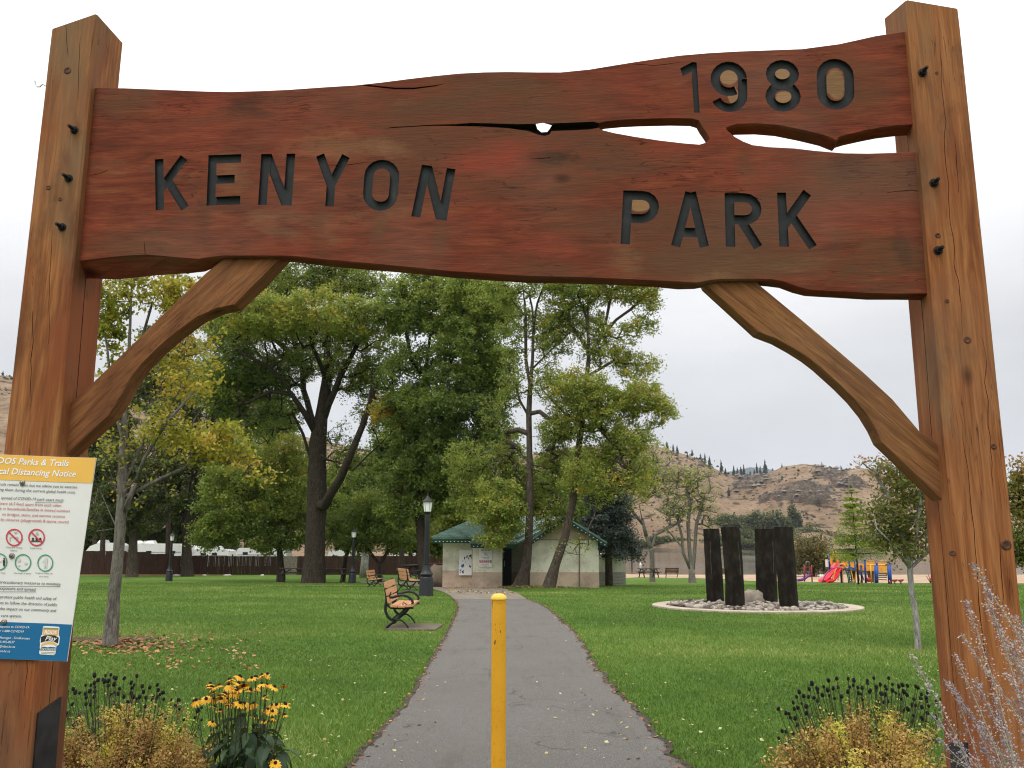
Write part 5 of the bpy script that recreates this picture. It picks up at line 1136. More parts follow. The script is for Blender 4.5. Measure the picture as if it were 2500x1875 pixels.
# double red slide
def slide(mat, spine, w, dy0, dy1, nm='slide', lip=.16):
    m = MB(); rings = []; n = len(spine)
    for i, p_ in enumerate(spine):
        f = i / (n - 1); c = pp(*Z(*p_), dy0 + (dy1 - dy0) * f); a = spine[max(i - 1, 0)]; b = spine[min(i + 1, n - 1)]
        rings.append([c + Vector((0, y_, z_)) for y_, z_ in ((-w, lip), (-w * .82, lip), (-w * .62, .0), (w * .62, .0), (w * .82, lip), (w, lip), (w * .7, -.06), (-w * .7, -.06))])
    m.loft(rings); return fixn(m.build(nm, mat, pg, True))
slide(PR_, [(950, 350), (900, 350), (850, 400), (790, 460), (740, 520), (690, 580), (640, 615), (580, 625)], .42, .7, -.5)
slide(PPK, [(880, 335), (830, 335), (790, 370), (760, 430), (700, 510), (650, 570), (600, 600), (560, 610)], .38, 1.5, .5)
slide(PR_, [(945, 375), (915, 400), (880, 460), (850, 530), (810, 590), (760, 625), (690, 632)], .36, .0, -1.0)
# two arched climbers
for mat, pts, dy in ((PPU, [(600, 630), (650, 530), (720, 440), (800, 395), (900, 385)], -.9), (PO, [(790, 630), (800, 520), (830, 430), (880, 380), (960, 385)], -.6), (PO, [(870, 600), (880, 520), (905, 440), (940, 395)], -.4), (PO, [(880, 340), (920, 325), (970, 335), (1000, 380), (1050, 395)], -.3),
                     (PBL, [(1000, 395), (1080, 400), (1160, 430), (1220, 470), (1250, 510)], -.4), (PB, [(1010, 380), (1090, 385), (1170, 415), (1230, 455), (1270, 500), (1310, 600)], 0), (PG, [(980, 390), (1020, 470), (1040, 560), (1050, 645)], -.3), (PO, [(1080, 400), (1110, 520), (1135, 645)], -.3), (PO, [(1150, 640), (1180, 440), (1185, 400)], 0), (PO, [(1205, 480), (1230, 560), (1255, 645)], 0), (PO, [(940, 400), (950, 520), (955, 645)], -.1)):
    m = MB(); m.tube([pp(*Z(*p_), dy) for p_ in cat_rom([Vector((*p_, 0)) for p_ in pts], 4) for p_ in [(p_.x, p_.y)]], .045, 7); m.build('climbing_arch', mat, pg, True)
for k in range(6): bar_px('rung', PG, (1022 + k * 5, 430 + k * 38), (1085 + k * 6, 432 + k * 38), -.3, .04)
bar_px('climbing_net', PG, (1075, 400), (1108, 645), -.25, .05); bar_px('climbing_net', PG, (1040, 400), (1075, 645), -.25, .05)
for y_ in (490, 522, 552): panel('ladder_board', PBR, [(1560, y_ - 12), (1700, y_ - 12), (1700, y_ + 6), (1560, y_ + 6)], .3)
panel('seat_board', PBR, [(1520, 575), (1700, 585), (1700, 600), (1520, 590)], -.2)
for a, b in (((1515, 345), (1520, 645)), ((1730, 325), (1750, 660))): bar_px('thick_post', PBL, a, b, .1, .16, n=12)
for a, b in (((1524, 290), (1524, 345)), ((1736, 285), (1740, 330))): bar_px('post_neck', PPU, a, b, .1, .09)
m = MB(); m.blob(pp(*Z(1385, 590), 1.0), (.22, .2, .2), 5, 0, 10, 7); m.build('talk_tube', PR_, pg, True)
bar_px('side_hoop', PPK, (1735, 600), (1760, 655), -.1, .05)
m = MB(); q = pp(*Z(698, 310), .9); m.box(q, (.42, .04, .62)); tag(m.build('playground_sign', WHITE, None, loc=tuple(q)), 'white sign panel at the left end of the climbing frame', 'sign')
# purple toddler slide
ts = thing('toddler_slide', 'purple toddler slide with dark red frame posts left of the climbing frame', 'slide', tuple(pp(1970, 1421, 1))); pg_ = pg; pg = ts
slide(PPU, [(400, 520), (350, 540), (310, 575), (250, 600), (180, 605)], .3, 1, 1, lip=.12)
for a, b in (((298, 340), (305, 620)), ((422, 340), (434, 630))): bar_px('post', PDR, a, b, 1.0, .055)
bar_px('rail', PDR, (298, 380), (422, 380), 1.0, .035); m = MB(); m.tube([pp(*Z(*p_), 1.1) for p_ in ((325, 510), (330, 300), (345, 280), (370, 280), (382, 300), (385, 510))], .022, 6); m.build('hoop', STEEL, ts, True)
pg = pg_
for x_, lab in ((1828, 'small red spring rocker right of the climbing frame, left one of two'), (1932, 'small red spring rocker right of the climbing frame, right one of two')):
    a = pp(*Z(x_, 665), -.5); r = thing('spring_rocker', lab, 'play equipment', tuple(a)); m = MB(); m.tube([a + Vector((math.cos(t) * .06, math.sin(t) * .06, t * .008)) for t in np.linspace(0, 24, 40)], .012, 5); m.build('spring', DARK_METAL, r)
    m = MB(); c = a + Vector((0, 0, .2)); m.loft([[c + Vector((-.1, -.08, 0)), c + Vector((.1, -.08, 0)), c + Vector((.1, .08, 0)), c + Vector((-.1, .08, 0))], [c + Vector((-.2, -.12, .1)), c + Vector((.2, -.12, .1)), c + Vector((.2, .12, .1)), c + Vector((-.2, .12, .1))], [c + Vector((-.16, -.1, .17)), c + Vector((.22, -.1, .2)), c + Vector((.22, .1, .2)), c + Vector((-.16, .1, .17))]]); fixn(m.build('seat', PDR, r))
m = MB(); a = P(2272, 1424, 68)
for dx, dz in ((-.28, .55), (-.1, .7), (.1, .62), (.26, .5), (.0, .4)): m.tube([a, a + Vector((dx * .5, 0, dz * .5)), a + Vector((dx, 0, dz))], .03, 6)
tag(m.build('red_play_spider', PDR, None, True, loc=tuple(a)), 'small red branching play piece on the sand just left of the right gate post', 'play equipment')
# short white posts left of the big slide
for k, (x_, t_p) in enumerate(((578, 500), (613, 500))):
    a = pp(*Z(x_, 600), 3); b = pp(*Z(x_, t_p), 3); m = MB(); m.tube([a, b], .09 if k == 0 else .05, 8); tag(m.build('white_post', WHITE, None, True, loc=tuple(a)), 'short %s white post on the sand behind the foot of the red slide' % ('thick' if k == 0 else 'thin'), 'post')
# lake marker, far wharf objects
m = MB(); q = P(1563.5, 1374, 150); q.z = -2.4; m.lathe(tuple(q), [(.20, -.3), (.20, .15), (.14, .34), (.04, .5)], 12); tag(m.build('buoy', WHITE, None, True, loc=tuple(q)), 'small white buoy floating on the lake above the picnic table', 'buoy')
# house on the far shore
h = thing('far_house', 'small white house with pale roof among trees on the far shore', 'house', tuple(P(1946, 1368, 640))); a = P(1938, 1376, 640); b = P(1960, 1376, 640); zt = P(1946, 1363, 640).z
m = MB(); m.box(((a.x + b.x) / 2, 643, (a.z - 6 + zt) / 2), (b.x - a.x, 6, zt - a.z + 6)); m.build('wall', WHITE, h); m = MB(); c = (a.x + b.x) / 2
m.loft([[Vector((a.x - .5, 639, zt)), Vector((b.x + .5, 639, zt)), Vector((c - 1, 639, zt + 1.6))], [Vector((a.x - .5, 647, zt)), Vector((b.x + .5, 647, zt)), Vector((c - 1, 647, zt + 1.6))]]); fixn(m.build('roof', plain('pale_roof', (.42, .42, .42), .6), h))
m = MB(); m.box((c - 1.5, 639.9, zt - 1.3), (1.2, .1, 1.2)); m.box((c + 1.5, 639.9, zt - 1.3), (1.2, .1, 1.2)); m.build('window', RVG, h)
# ------------------------------------------------------------------ trees: skeleton grown towards clump centres, then twigs and leaves
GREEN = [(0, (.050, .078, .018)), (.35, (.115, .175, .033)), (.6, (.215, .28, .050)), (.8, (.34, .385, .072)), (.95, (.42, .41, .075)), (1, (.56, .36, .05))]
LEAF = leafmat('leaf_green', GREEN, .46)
LEAF_Y = leafmat('leaf_yellow_green', [(0, (.09, .13, .018)), (.35, (.24, .27, .03)), (.7, (.46, .39, .05)), (.9, (.60, .38, .06)), (1, (.52, .20, .05))], .42)
LEAF_D = leafmat('leaf_dark', [(0, (.036, .050, .016)), (.5, (.090, .115, .034)), (.85, (.18, .175, .052)), (1, (.30, .21, .055))], .40)
LEAF_R = leafmat('leaf_turning', [(0, (.065, .095, .019)), (.45, (.175, .185, .038)), (.7, (.26, .20, .05)), (.9, (.44, .18, .06)), (1, (.52, .20, .09))], .42)
LEAF_BL = leafmat('needle_blue', [(0, (.010, .018, .014)), (.45, (.032, .046, .038)), (.75, (.10, .125, .11)), (1, (.24, .27, .25))], .1)
LEAF_LT = leafmat('leaf_lime', [(0, (.05, .11, .012)), (.5, (.13, .23, .025)), (1, (.30, .36, .05))], .4)
LEAF_BR = leafmat('leaf_brownish', [(0, (.05, .05, .018)), (.5, (.12, .11, .035)), (1, (.24, .18, .06))], .3)
BARK = barkmat('bark_brown', (.075, .058, .045), (.15, .12, .095)); BARK_D = barkmat('bark_dark', (.040, .031, .023), (.085, .067, .050)); BARK_G = barkmat('bark_grey', (.15, .135, .115), (.26, .235, .20), 9); BARK_W = barkmat('bark_pale', (.30, .285, .26), (.46, .45, .42), 7)
def leaf_mesh(C, S, tint, up=.5, asp=.55):
    """one diamond-shaped leaf per centre"""
    n = len(C); r = np.random.default_rng(n)
    nrm = r.normal(size=(n, 3)); nrm[:, 2] = np.abs(nrm[:, 2]) + up; nrm /= np.linalg.norm(nrm, axis=1, keepdims=True)
    a = r.normal(size=(n, 3)); a[:, 2] -= .25; a -= nrm * (a * nrm).sum(1, keepdims=True); a /= np.linalg.norm(a, axis=1, keepdims=True) + 1e-9
    b = np.cross(nrm, a); s = S[:, None]
    V = np.stack([C - a * s * .5, C + b * s * asp * .5 + nrm * s * .06 - a * s * .05, C + a * s * .5, C - b * s * asp * .5 + nrm * s * .06 - a * s * .05], 1).reshape(-1, 3)
    F = np.arange(4 * n).reshape(n, 4); return V, F, np.repeat(np.clip(tint, 0, 1), 4)
def twig_mesh(A, B, r0):
    n = len(A); d = B - A; d /= np.linalg.norm(d, axis=1, keepdims=True) + 1e-9; ref = np.tile([[.3, .5, .81]], (n, 1)); x = np.cross(d, ref); x /= np.linalg.norm(x, axis=1, keepdims=True) + 1e-9; y = np.cross(d, x); r = r0[:, None]
    V = []
    for k in range(3):
        c, s = math.cos(2.094 * k), math.sin(2.094 * k); V.append(A + (x * c + y * s) * r)
    for k in range(3):
        c, s = math.cos(2.094 * k), math.sin(2.094 * k); V.append(B + (x * c + y * s) * r * .35)
    V = np.stack(V, 1).reshape(-1, 3); o = (np.arange(n) * 6)[:, None]
    F = np.concatenate([o + np.array([[k, (k + 1) % 3, (k + 1) % 3 + 3, k + 3]]) for k in range(3)]); return V, F
def tree(label, base, trunk, limbs, blobs, Y, bark=BARK, leaf=LEAF, leaf_s=.15, seed=1, group='park trees', twigs=5, cat='tree', name='tree', tip=.012, twl=.5, expo=2.3, dz=.0, flare=1.35, spread=1.0, weep=0.0, minr=None, shell=.25, up=.12, asp=.55, flat=.8, clump=None, bend=.0, mul=1.0, tadd=0.0, nmul=1.0):
    """trunk: [(px,py,width_px,dy)], limbs: [[(px,py,dy)...]], blobs: (px,py,rx,ry,n,leaves_each,tint,dy)"""
    R = random.Random(seed); r = np.random.default_rng(seed); sc = Y / FPX
    pos = []; par = []; rad = []
    for i, (px, py, w, dy) in enumerate(trunk):
        p = P(px, py, Y + dy)
        if i == 0: p.z = min(p.z, gh(p.x, p.y)) - .15
        pos.append(np.array(p)); par.append(i - 1); rad.append(w * sc / 2)
    rad[0] *= flare
    if len(pos) > 1:  # short flare just over the ground
        q = pos[0] + (pos[1] - pos[0]) * .12; pos.insert(1, q); par = [-1] + list(range(len(pos) - 1)); rad.insert(1, rad[0] / flare * 1.08)
    nt = len(pos); trunk_i = set(range(nt))
    LR = {}
    for L in limbs:
        w0, w1 = (0, 0)
        if isinstance(L, tuple): L, w0, w1 = L
        st0 = len(pos)
        q = [np.array(P(px, py, Y + dy)) for px, py, dy in L]
        up_n = [i for i in range(len(pos)) if i > 1 or nt < 3]; k = min(up_n, key=lambda i: np.linalg.norm(pos[i] - q[0])); last = k
        for j, p in enumerate(q):
            seg = pos[last]; nn = max(1, int(np.linalg.norm(p - seg) / (1.2 * max(.4, sc * 28)))); 
            for t in range(1, nn + 1):
                v = seg + (p - seg) * t / nn + (r.normal(size=3) * .03 * np.linalg.norm(p - seg) if t < nn else 0)
                pos.append(v); par.append(last); rad.append(0); last = len(pos) - 1
        for q_ in range(st0, len(pos)): LR[q_] = (w0 + (w1 - w0) * (q_ - st0) / max(1, len(pos) - st0 - 1)) * sc / 2
    T = []; TI = []; NL = []; RB = []
    for b in blobs:
        px, py, rx, ry, n, nl, ti = b[:7]; n = int(n * nmul); nl = nl / nmul; dy = b[7] if len(b) > 7 else 0
        c = np.array(P(px, py, Y + dy)); ax = np.array([rx * sc, min(rx, ry * 1.3) * sc * spread, ry * sc]); got = []
        tries = 0; md = (4.2 * ax.prod() / n) ** (1 / 3) * .62
        while len(got) < n and tries < n * 30:
            tries += 1; v = r.normal(size=3); v /= np.linalg.norm(v); v *= (shell + (1 - shell) * r.random()) if r.random() < .8 else r.random() ** .5
            q = c + v * ax
            if all(np.linalg.norm(q - g_) > md for g_ in got): got.append(q)
            if tries % (n * 6) == 0: md *= .8
        for q in got:
            if q[2] < gh(q[0], q[1]) + .5: q[2] = gh(q[0], q[1]) + .5 + r.random() * .5
            T.append(q); TI.append(ti + tadd + r.normal() * .09); NL.append(int(nl * mul * r.uniform(.3, 1.6))); RB.append(ax)
    P0 = np.array(pos[max(1, nt // 2):] if nt > 2 else pos); order = sorted(range(len(T)), key=lambda i: np.min(np.linalg.norm(P0 - T[i], axis=1)))
    arr = np.zeros((len(pos) + len(T) * 12 + 10, 3)); arr[:len(pos)] = pos; cnt = len(pos); lock = max(1, int(nt * .45))
    tips = []
    for i in order:
        q = T[i]; d = arr[:cnt] - q; dist = np.linalg.norm(d, axis=1); cost = dist + .55 * np.maximum(d[:, 2], 0) + (np.arange(cnt) < lock) * 3.0; k = int(np.argmin(cost)); L = dist[k]
        nn = max(1, min(6, int(L / (.55 * max(.5, sc * 24))))); last = k; a = arr[k].copy()
        for t in range(1, nn + 1):
            f = t / nn; v = a + (q - a) * f; v[2] += math.sin(math.pi * f) * L * (.10 - weep * .1); 
            if t < nn: v += r.normal(size=3) * L * .045
            pos.append(v); par.append(last); rad.append(0); arr[cnt] = v; cnt += 1; last = cnt - 1
        tips.append(last)
    N_ = len(pos); acc = np.zeros(N_)
    for t in tips: acc[t] += tip ** expo
    for i in range(N_ - 1, 0, -1):
        if acc[i] == 0: acc[i] = tip ** expo
        acc[par[i]] += acc[i]
    rr = acc ** (1 / expo)
    for i in range(nt): rr[i] = rad[i]
    for i in range(nt, N_): rr[i] = min(max(rr[i] if i not in LR or LR[i] == 0 else rr[i] * .6, LR.get(i, 0)), rr[par[i]] * .97)
    ch = [[] for _ in range(N_)]
    for i in range(1, N_): ch[par[i]].append(i)
    m = MB(); stack = [(0, None)]
    while stack:
        s, p0 = stack.pop(); chain = ([p0] if p0 is not None else []) + [s]; cur = s
        while ch[cur]:
            c_ = sorted(ch[cur], key=lambda j: (j < nt, rr[j]), reverse=True)
            for j in c_[1:]: stack.append((j, cur))
            cur = c_[0]; chain.append(cur)
        pts = [Vector(pos[j]) for j in chain]; ra = [rr[j] for j in chain]
        if p0 is not None: ra[0] = min(rr[p0], ra[1] * 1.25)
        n = 12 if s == 0 else (7 if max(ra) > .05 else (5 if max(ra) > .02 else 3))
        if s == 0:   # fluted, uneven trunk
            pp_ = []; rp = []
            for a in range(len(pts) - 1):
                for k in range(3): t = k / 3; pp_.append(pts[a].lerp(pts[a + 1], t)); rp.append(ra[a] * (1 - t) + ra[a + 1] * t)
            pts = pp_ + [pts[-1]]; ra = rp + [ra[-1]]; ra = [x * (1 + .07 * mnoise.noise(Vector((i * .9, seed, 0)))) for i, x in enumerate(ra)]
        m.tube(pts, ra, n)
    b = Vector(pos[0]); b.z += .15; rt = thing(name, label, cat, tuple(b), group)
    if minr is None: fixn(m.build('trunk', bark, rt, True))
    # twigs
    T = np.array([pos[t] for t in tips]); idx = np.array(order); ns = len(T); cl = (clump * 1.0 if clump else max(.22, sc * 18))
    if twigs:
        A = np.repeat(T, twigs, 0); D = r.normal(size=A.shape); D[:, 2] = D[:, 2] * .6 + .15 - weep * .9; D /= np.linalg.norm(D, axis=1, keepdims=True); Bt = A + D * (cl * twl * 1.8 * r.uniform(.6, 1.3, (len(A), 1)))
        V, F = twig_mesh(A, Bt, np.full(len(A), tip * .55)); link('twigs', mkmesh('twigs', V - np.array(b), F, bark), rt)
    nl = np.array([NL[i] for i in idx]); C = np.repeat(T, nl, 0); ti = np.repeat(np.array([TI[i] for i in idx]), nl)
    cs = r.uniform(.55, 1.5, ns); off = r.normal(size=C.shape) * cl * np.array([1, 1, flat]) * np.repeat(cs, nl)[:, None]

    if weep: off[:, 2] -= np.abs(r.normal(size=len(off))) * cl * weep
    if twigs:   # gather leaves along the twigs
        w = (r.random(len(C)) ** 1.6 * twigs).astype(int); base_i = np.repeat(np.arange(ns), nl); e = Bt[base_i * twigs + w]; f = r.random((len(C), 1)) * 1.15; C = C + (e - C) * f + off * .42
    else: C = C + off
    ti = ti + r.normal(size=len(C)) * .09
    S = leaf_s * r.uniform(.6, 1.3, len(C)); V, F, A_ = leaf_mesh(C, S, ti, up, asp)
    link('crown', mkmesh('crown', V - np.array(b), F, leaf, None, False, {'tint': A_}), rt)
    return rt
def uniq(t, nm): t.name = nm; return t
# --- young maple on the left lawn (near)
tree('slender young maple with sparse yellow leaves rising from leaf litter on the left lawn', None,
     [(270, 1560, 34, 0), (278, 1460, 27, 0), (290, 1340, 25, 0), (297, 1235, 24, 0), (300, 1120, 20, 0), (306, 1000, 14, 0), (314, 880, 9, 0), (320, 740, 5, 0), (322, 660, 3, 0)],
     [[(285, 1290, 0), (240, 1190, .1), (222, 1150, .1)], [(300, 1260, 0), (330, 1180, -.1), (352, 1120, -.2), (400, 1040, -.3), (470, 960, -.3)], [(297, 1235, 0), (262, 1130, .2), (240, 1020, .3)], [(300, 1180, 0), (345, 1090, .3), (380, 980, .4), (420, 860, .4)], [(303, 1080, 0), (275, 980, -.2), (262, 850, -.2)], [(300, 1215, 0), (390, 1170, 0), (500, 1120, .1), (560, 1110, .1)], [(306, 960, 0), (340, 850, .2), (372, 740, .2)]],
     [(255, 760, 55, 130, 34, 62, .30), (330, 690, 70, 60, 20, 40, .45), (420, 720, 60, 80, 26, 66, .48), (450, 930, 90, 80, 36, 34, .5), (500, 1080, 100, 60, 40, 46, .45), (400, 1060, 70, 70, 26, 34, .4), (290, 1060, 60, 90, 16, 16, .5), (380, 860, 70, 60, 22, 30, .5), (270, 920, 50, 70, 12, 26, .3), (560, 1100, 60, 40, 12, 26, .55), (340, 1200, 90, 60, 12, 5, .5), (470, 820, 70, 70, 14, 26, .6), (240, 1250, 40, 60, 7, 1, .4), (620, 1140, 50, 40, 8, 14, .6)],
     14.0, BARK_G, LEAF_Y, .085, 3, tadd=.14, mul=1.15, twigs=5, tip=.0045, clump=.17, name='maple_tree', expo=2.0, flat=.8)
# --- trees before the fence on the left
tree('dark tree with thick pale trunk in front of the fence behind the young maple', None, [(322, 1412, 28, 0), (324, 1360, 22, 0), (326, 1300, 17, 0), (330, 1240, 12, 0)], [[(326, 1300, 0), (290, 1240, 0)], [(328, 1280, 0), (365, 1230, 0)]],
     [(300, 1240, 90, 80, 46, 170, .35), (370, 1210, 80, 90, 46, 170, .45), (260, 1170, 80, 90, 40, 150, .3), (340, 1130, 90, 70, 36, 150, .5)], 73, BARK, LEAF_D, .30, 5, tip=.03, twigs=4)
tree('fork-limbed tree with thin dark branches and sparse crown in front of the fence', None, [(458, 1405, 27, 0), (456, 1350, 22, 0), (455, 1290, 19, 0), (452, 1250, 14, 0)],
     [[(455, 1280, 0), (440, 1210, .5), (425, 1130, 1)], [(455, 1270, 0), (470, 1190, -.5), (480, 1090, 0), (478, 1010, 0)], [(456, 1290, 0), (500, 1220, 0), (535, 1170, 0)], [(458, 1345, 0), (480, 1300, 0), (505, 1245, 0)], [(452, 1260, 0), (400, 1200, 0)]],
     [(470, 1090, 80, 90, 60, 60, .45), (530, 1130, 80, 70, 50, 60, .5), (400, 1140, 70, 80, 40, 60, .4), (490, 960, 70, 80, 50, 80, .55), (420, 1010, 60, 80, 36, 80, .5), (560, 1010, 50, 60, 26, 70, .6)], 75, BARK_D, LEAF_D, .27, 6, tip=.035, twigs=7)
tree('bright green maple with low round crown hanging over the fence', None, [(686, 1412, 20, 0), (685, 1370, 15, 0), (682, 1330, 13, 0)], [[(683, 1340, 0), (620, 1280, 0), (570, 1240, 0)], [(682, 1330, 0), (720, 1270, 0)]],
     [(600, 1235, 115, 62, 70, 210, .62), (560, 1300, 95, 45, 44, 190, .50), (690, 1300, 80, 60, 46, 190, .5), (700, 1210, 90, 80, 50, 180, .68), (640, 1160, 80, 55, 36, 180, .66), (560, 1180, 60, 50, 30, 150, .55), (700, 1110, 70, 60, 36, 170, .8)], 62, BARK_D, LEAF, .22, 7, tip=.02)
tree('small dark leaning tree just right of the thick old tree trunk', None, [(836, 1412, 12, 0), (845, 1360, 9, 0), (862, 1310, 7, 0)], [[(845, 1350, 0), (815, 1300, 0)]], [(820, 1280, 70, 60, 34, 150, .45), (880, 1250, 60, 55, 30, 150, .5)], 62, BARK_D, LEAF, .2, 8, tip=.02)
tree('small forked tree with low green crown behind the far orange bench', None, [(928, 1403, 12, 0), (926, 1378, 9, 0)], [[(926, 1378, 0), (905, 1350, 0), (890, 1320, 0)], [(926, 1378, 0), (948, 1345, 0), (960, 1310, 0)]], [(900, 1290, 75, 50, 40, 190, .5), (960, 1300, 60, 45, 30, 180, .42), (930, 1240, 80, 40, 32, 170, .55), (870, 1320, 50, 30, 18, 150, .5)], 60, BARK_D, LEAF, .2, 9, tip=.02)
m = MB(); a = P(889, 1402, 72); m.tube([a + Vector((0, 0, -.3)), a + Vector((0, 0, .8)), P(893, 1340, 72), P(900, 1250, 72)], [.42, .33, .30, .2], 10); tag(m.build('bare_trunk', BARK_W, None, True, loc=tuple(a)), 'pale grey trunk by the fence left of the far orange bench', 'tree')
# --- the big old tree
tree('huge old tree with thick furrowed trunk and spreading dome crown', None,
     [(765, 1417, 56, 0), (768, 1360, 50, 0), (770, 1290, 47, 0), (774, 1230, 50, 0), (774, 1150, 45, 0), (776, 1080, 43, 0), (784, 1020, 32, 0), (795, 930, 20, 0), (800, 840, 16, 0), (805, 740, 12, 0), (806, 640, 8, 0)],
     [([(792, 1235, -1), (830, 1170, -2), (860, 1100, -3), (885, 1040, -3), (905, 980, -3), (912, 900, -3)], 24, 9), ([(772, 1060, 0), (745, 1010, -1), (712, 962, -1.5), (660, 955, -2), (600, 985, -2)], 17, 7), ([(776, 1060, 0), (750, 980, 1), (735, 880, 2), (705, 780, 2), (690, 690, 2)], 20, 8), ([(788, 1030, 0), (830, 920, -1), (868, 850, -2), (900, 770, -2)], 19, 8), ([(790, 1000, 0), (812, 880, 1), (850, 790, 2), (870, 690, 2)], 15, 7), [(768, 1140, 0), (740, 1060, 0), (715, 1010, 0)], [(860, 1150, -2), (900, 1110, -2), (950, 1060, -2)], [(728, 880, 2), (640, 790, 0), (580, 720, 0)], [(795, 930, 0), (760, 820, -3), (740, 740, -3)], [(745, 1010, -1), (660, 900, -3), (590, 860, -4)]],
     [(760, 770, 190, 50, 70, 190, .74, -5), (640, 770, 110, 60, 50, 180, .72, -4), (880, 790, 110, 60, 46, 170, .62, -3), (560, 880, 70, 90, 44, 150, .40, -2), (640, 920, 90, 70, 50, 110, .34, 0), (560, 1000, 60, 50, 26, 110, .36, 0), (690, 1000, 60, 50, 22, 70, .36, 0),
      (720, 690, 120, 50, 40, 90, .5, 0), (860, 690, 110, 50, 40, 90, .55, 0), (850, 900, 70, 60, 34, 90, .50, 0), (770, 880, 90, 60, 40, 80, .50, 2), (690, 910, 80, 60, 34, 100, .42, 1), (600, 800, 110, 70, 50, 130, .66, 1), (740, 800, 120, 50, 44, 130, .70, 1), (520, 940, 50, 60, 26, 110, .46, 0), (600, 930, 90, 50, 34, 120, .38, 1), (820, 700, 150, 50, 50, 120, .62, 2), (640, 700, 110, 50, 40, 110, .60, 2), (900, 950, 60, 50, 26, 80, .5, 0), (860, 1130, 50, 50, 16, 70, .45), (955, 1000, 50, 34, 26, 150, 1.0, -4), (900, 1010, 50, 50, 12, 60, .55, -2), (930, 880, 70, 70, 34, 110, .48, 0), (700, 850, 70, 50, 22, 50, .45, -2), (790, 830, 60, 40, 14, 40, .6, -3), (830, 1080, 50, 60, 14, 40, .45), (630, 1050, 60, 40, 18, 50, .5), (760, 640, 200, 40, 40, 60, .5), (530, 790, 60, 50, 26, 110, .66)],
     57, BARK_D, LEAF, .18, 10, tip=.022, twigs=8, mul=1.35, tadd=.07, nmul=1.4, name='old_tree', expo=2.5, shell=.3)
# --- dense dark green tree in the middle
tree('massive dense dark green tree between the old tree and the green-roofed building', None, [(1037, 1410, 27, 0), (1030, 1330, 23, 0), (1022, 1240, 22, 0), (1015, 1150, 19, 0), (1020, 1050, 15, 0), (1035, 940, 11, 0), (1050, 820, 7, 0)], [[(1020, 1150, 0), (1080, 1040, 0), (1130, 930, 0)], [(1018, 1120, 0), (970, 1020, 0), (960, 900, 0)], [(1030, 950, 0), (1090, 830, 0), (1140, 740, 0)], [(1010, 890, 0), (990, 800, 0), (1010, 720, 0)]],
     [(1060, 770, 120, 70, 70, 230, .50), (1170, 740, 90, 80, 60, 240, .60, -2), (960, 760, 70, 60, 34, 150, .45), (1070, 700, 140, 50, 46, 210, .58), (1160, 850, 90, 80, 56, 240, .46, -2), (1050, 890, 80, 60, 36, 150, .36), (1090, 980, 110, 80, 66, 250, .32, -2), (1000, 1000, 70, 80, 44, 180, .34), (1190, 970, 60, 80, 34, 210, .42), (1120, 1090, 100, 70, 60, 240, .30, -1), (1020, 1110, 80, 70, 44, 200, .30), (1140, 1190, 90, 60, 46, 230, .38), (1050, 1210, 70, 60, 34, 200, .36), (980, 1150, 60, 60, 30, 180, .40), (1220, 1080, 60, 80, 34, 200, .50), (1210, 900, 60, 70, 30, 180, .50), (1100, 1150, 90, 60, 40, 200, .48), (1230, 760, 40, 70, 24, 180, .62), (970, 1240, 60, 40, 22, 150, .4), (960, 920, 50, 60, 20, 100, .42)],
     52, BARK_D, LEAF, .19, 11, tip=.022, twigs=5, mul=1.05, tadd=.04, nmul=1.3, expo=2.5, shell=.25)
# --- two tall trees at the building
tree('tall straight tree with forked top whose trunk stands before the dark doorway', None,
     [(1268, 1424, 34, 0), (1284, 1385, 24, 0), (1290, 1330, 19, 0), (1294, 1240, 18, 0), (1293, 1150, 16, 0), (1292, 1060, 14, 0), (1291, 1010, 14, 0), (1294, 950, 12, 0), (1300, 880, 8, 0), (1303, 790, 6.5, 0), (1312, 740, 5.5, 0), (1330, 690, 4.5, 0), (1350, 650, 3, 0)],
     [[(1294, 940, 0), (1284, 880, 0), (1283, 800, 0), (1280, 730, 0), (1272, 670, 0)], [(1290, 1015, 0), (1270, 980, 0), (1258, 940, 0), (1235, 880, .5)], [(1294, 1010, 0), (1318, 1005, -.5), (1350, 1030, -.5)], [(1303, 790, 0), (1292, 720, 0), (1285, 660, 0)], [(1300, 900, 0), (1330, 870, 0), (1370, 830, 0)]],
     [(1250, 890, 40, 60, 16, 60, .55), (1235, 1110, 40, 60, 22, 90, .58, .5), (1215, 1240, 66, 74, 60, 230, .66, -1.5), (1150, 1130, 80, 60, 40, 120, .60, 0), (1170, 1225, 60, 50, 26, 110, .60, -.5), (1260, 1150, 50, 60, 24, 90, .6, .8), (1130, 1200, 50, 50, 24, 130, .56, 0), (1235, 1268, 40, 46, 36, 200, .64, -1.2), (1350, 1250, 50, 40, 16, 90, .62, .8), (1355, 1110, 50, 50, 30, 110, .68, .8), (1330, 1170, 60, 60, 30, 90, .62, 1.5), (1350, 1220, 50, 50, 20, 90, .64, 1.2), (1245, 1190, 40, 60, 24, 120, .60, .8), (1310, 690, 60, 50, 26, 90, .64), (1255, 780, 50, 90, 34, 110, .58), (1335, 830, 45, 70, 24, 90, .62), (1225, 690, 50, 60, 26, 120, .62), (1340, 930, 50, 50, 20, 90, .64), (1250, 960, 40, 50, 18, 90, .58), (1360, 1040, 60, 50, 22, 90, .66), (1205, 1318, 34, 24, 16, 130, .66, -2.0), (1330, 1280, 30, 26, 8, 70, .6, .8), (1210, 1010, 40, 60, 16, 50, .55)],
     39.6, BARK, LEAF, .12, 12, tip=.011, twigs=5, mul=.9, tadd=.05, nmul=1.7, clump=.28, expo=2.25, shell=.3)
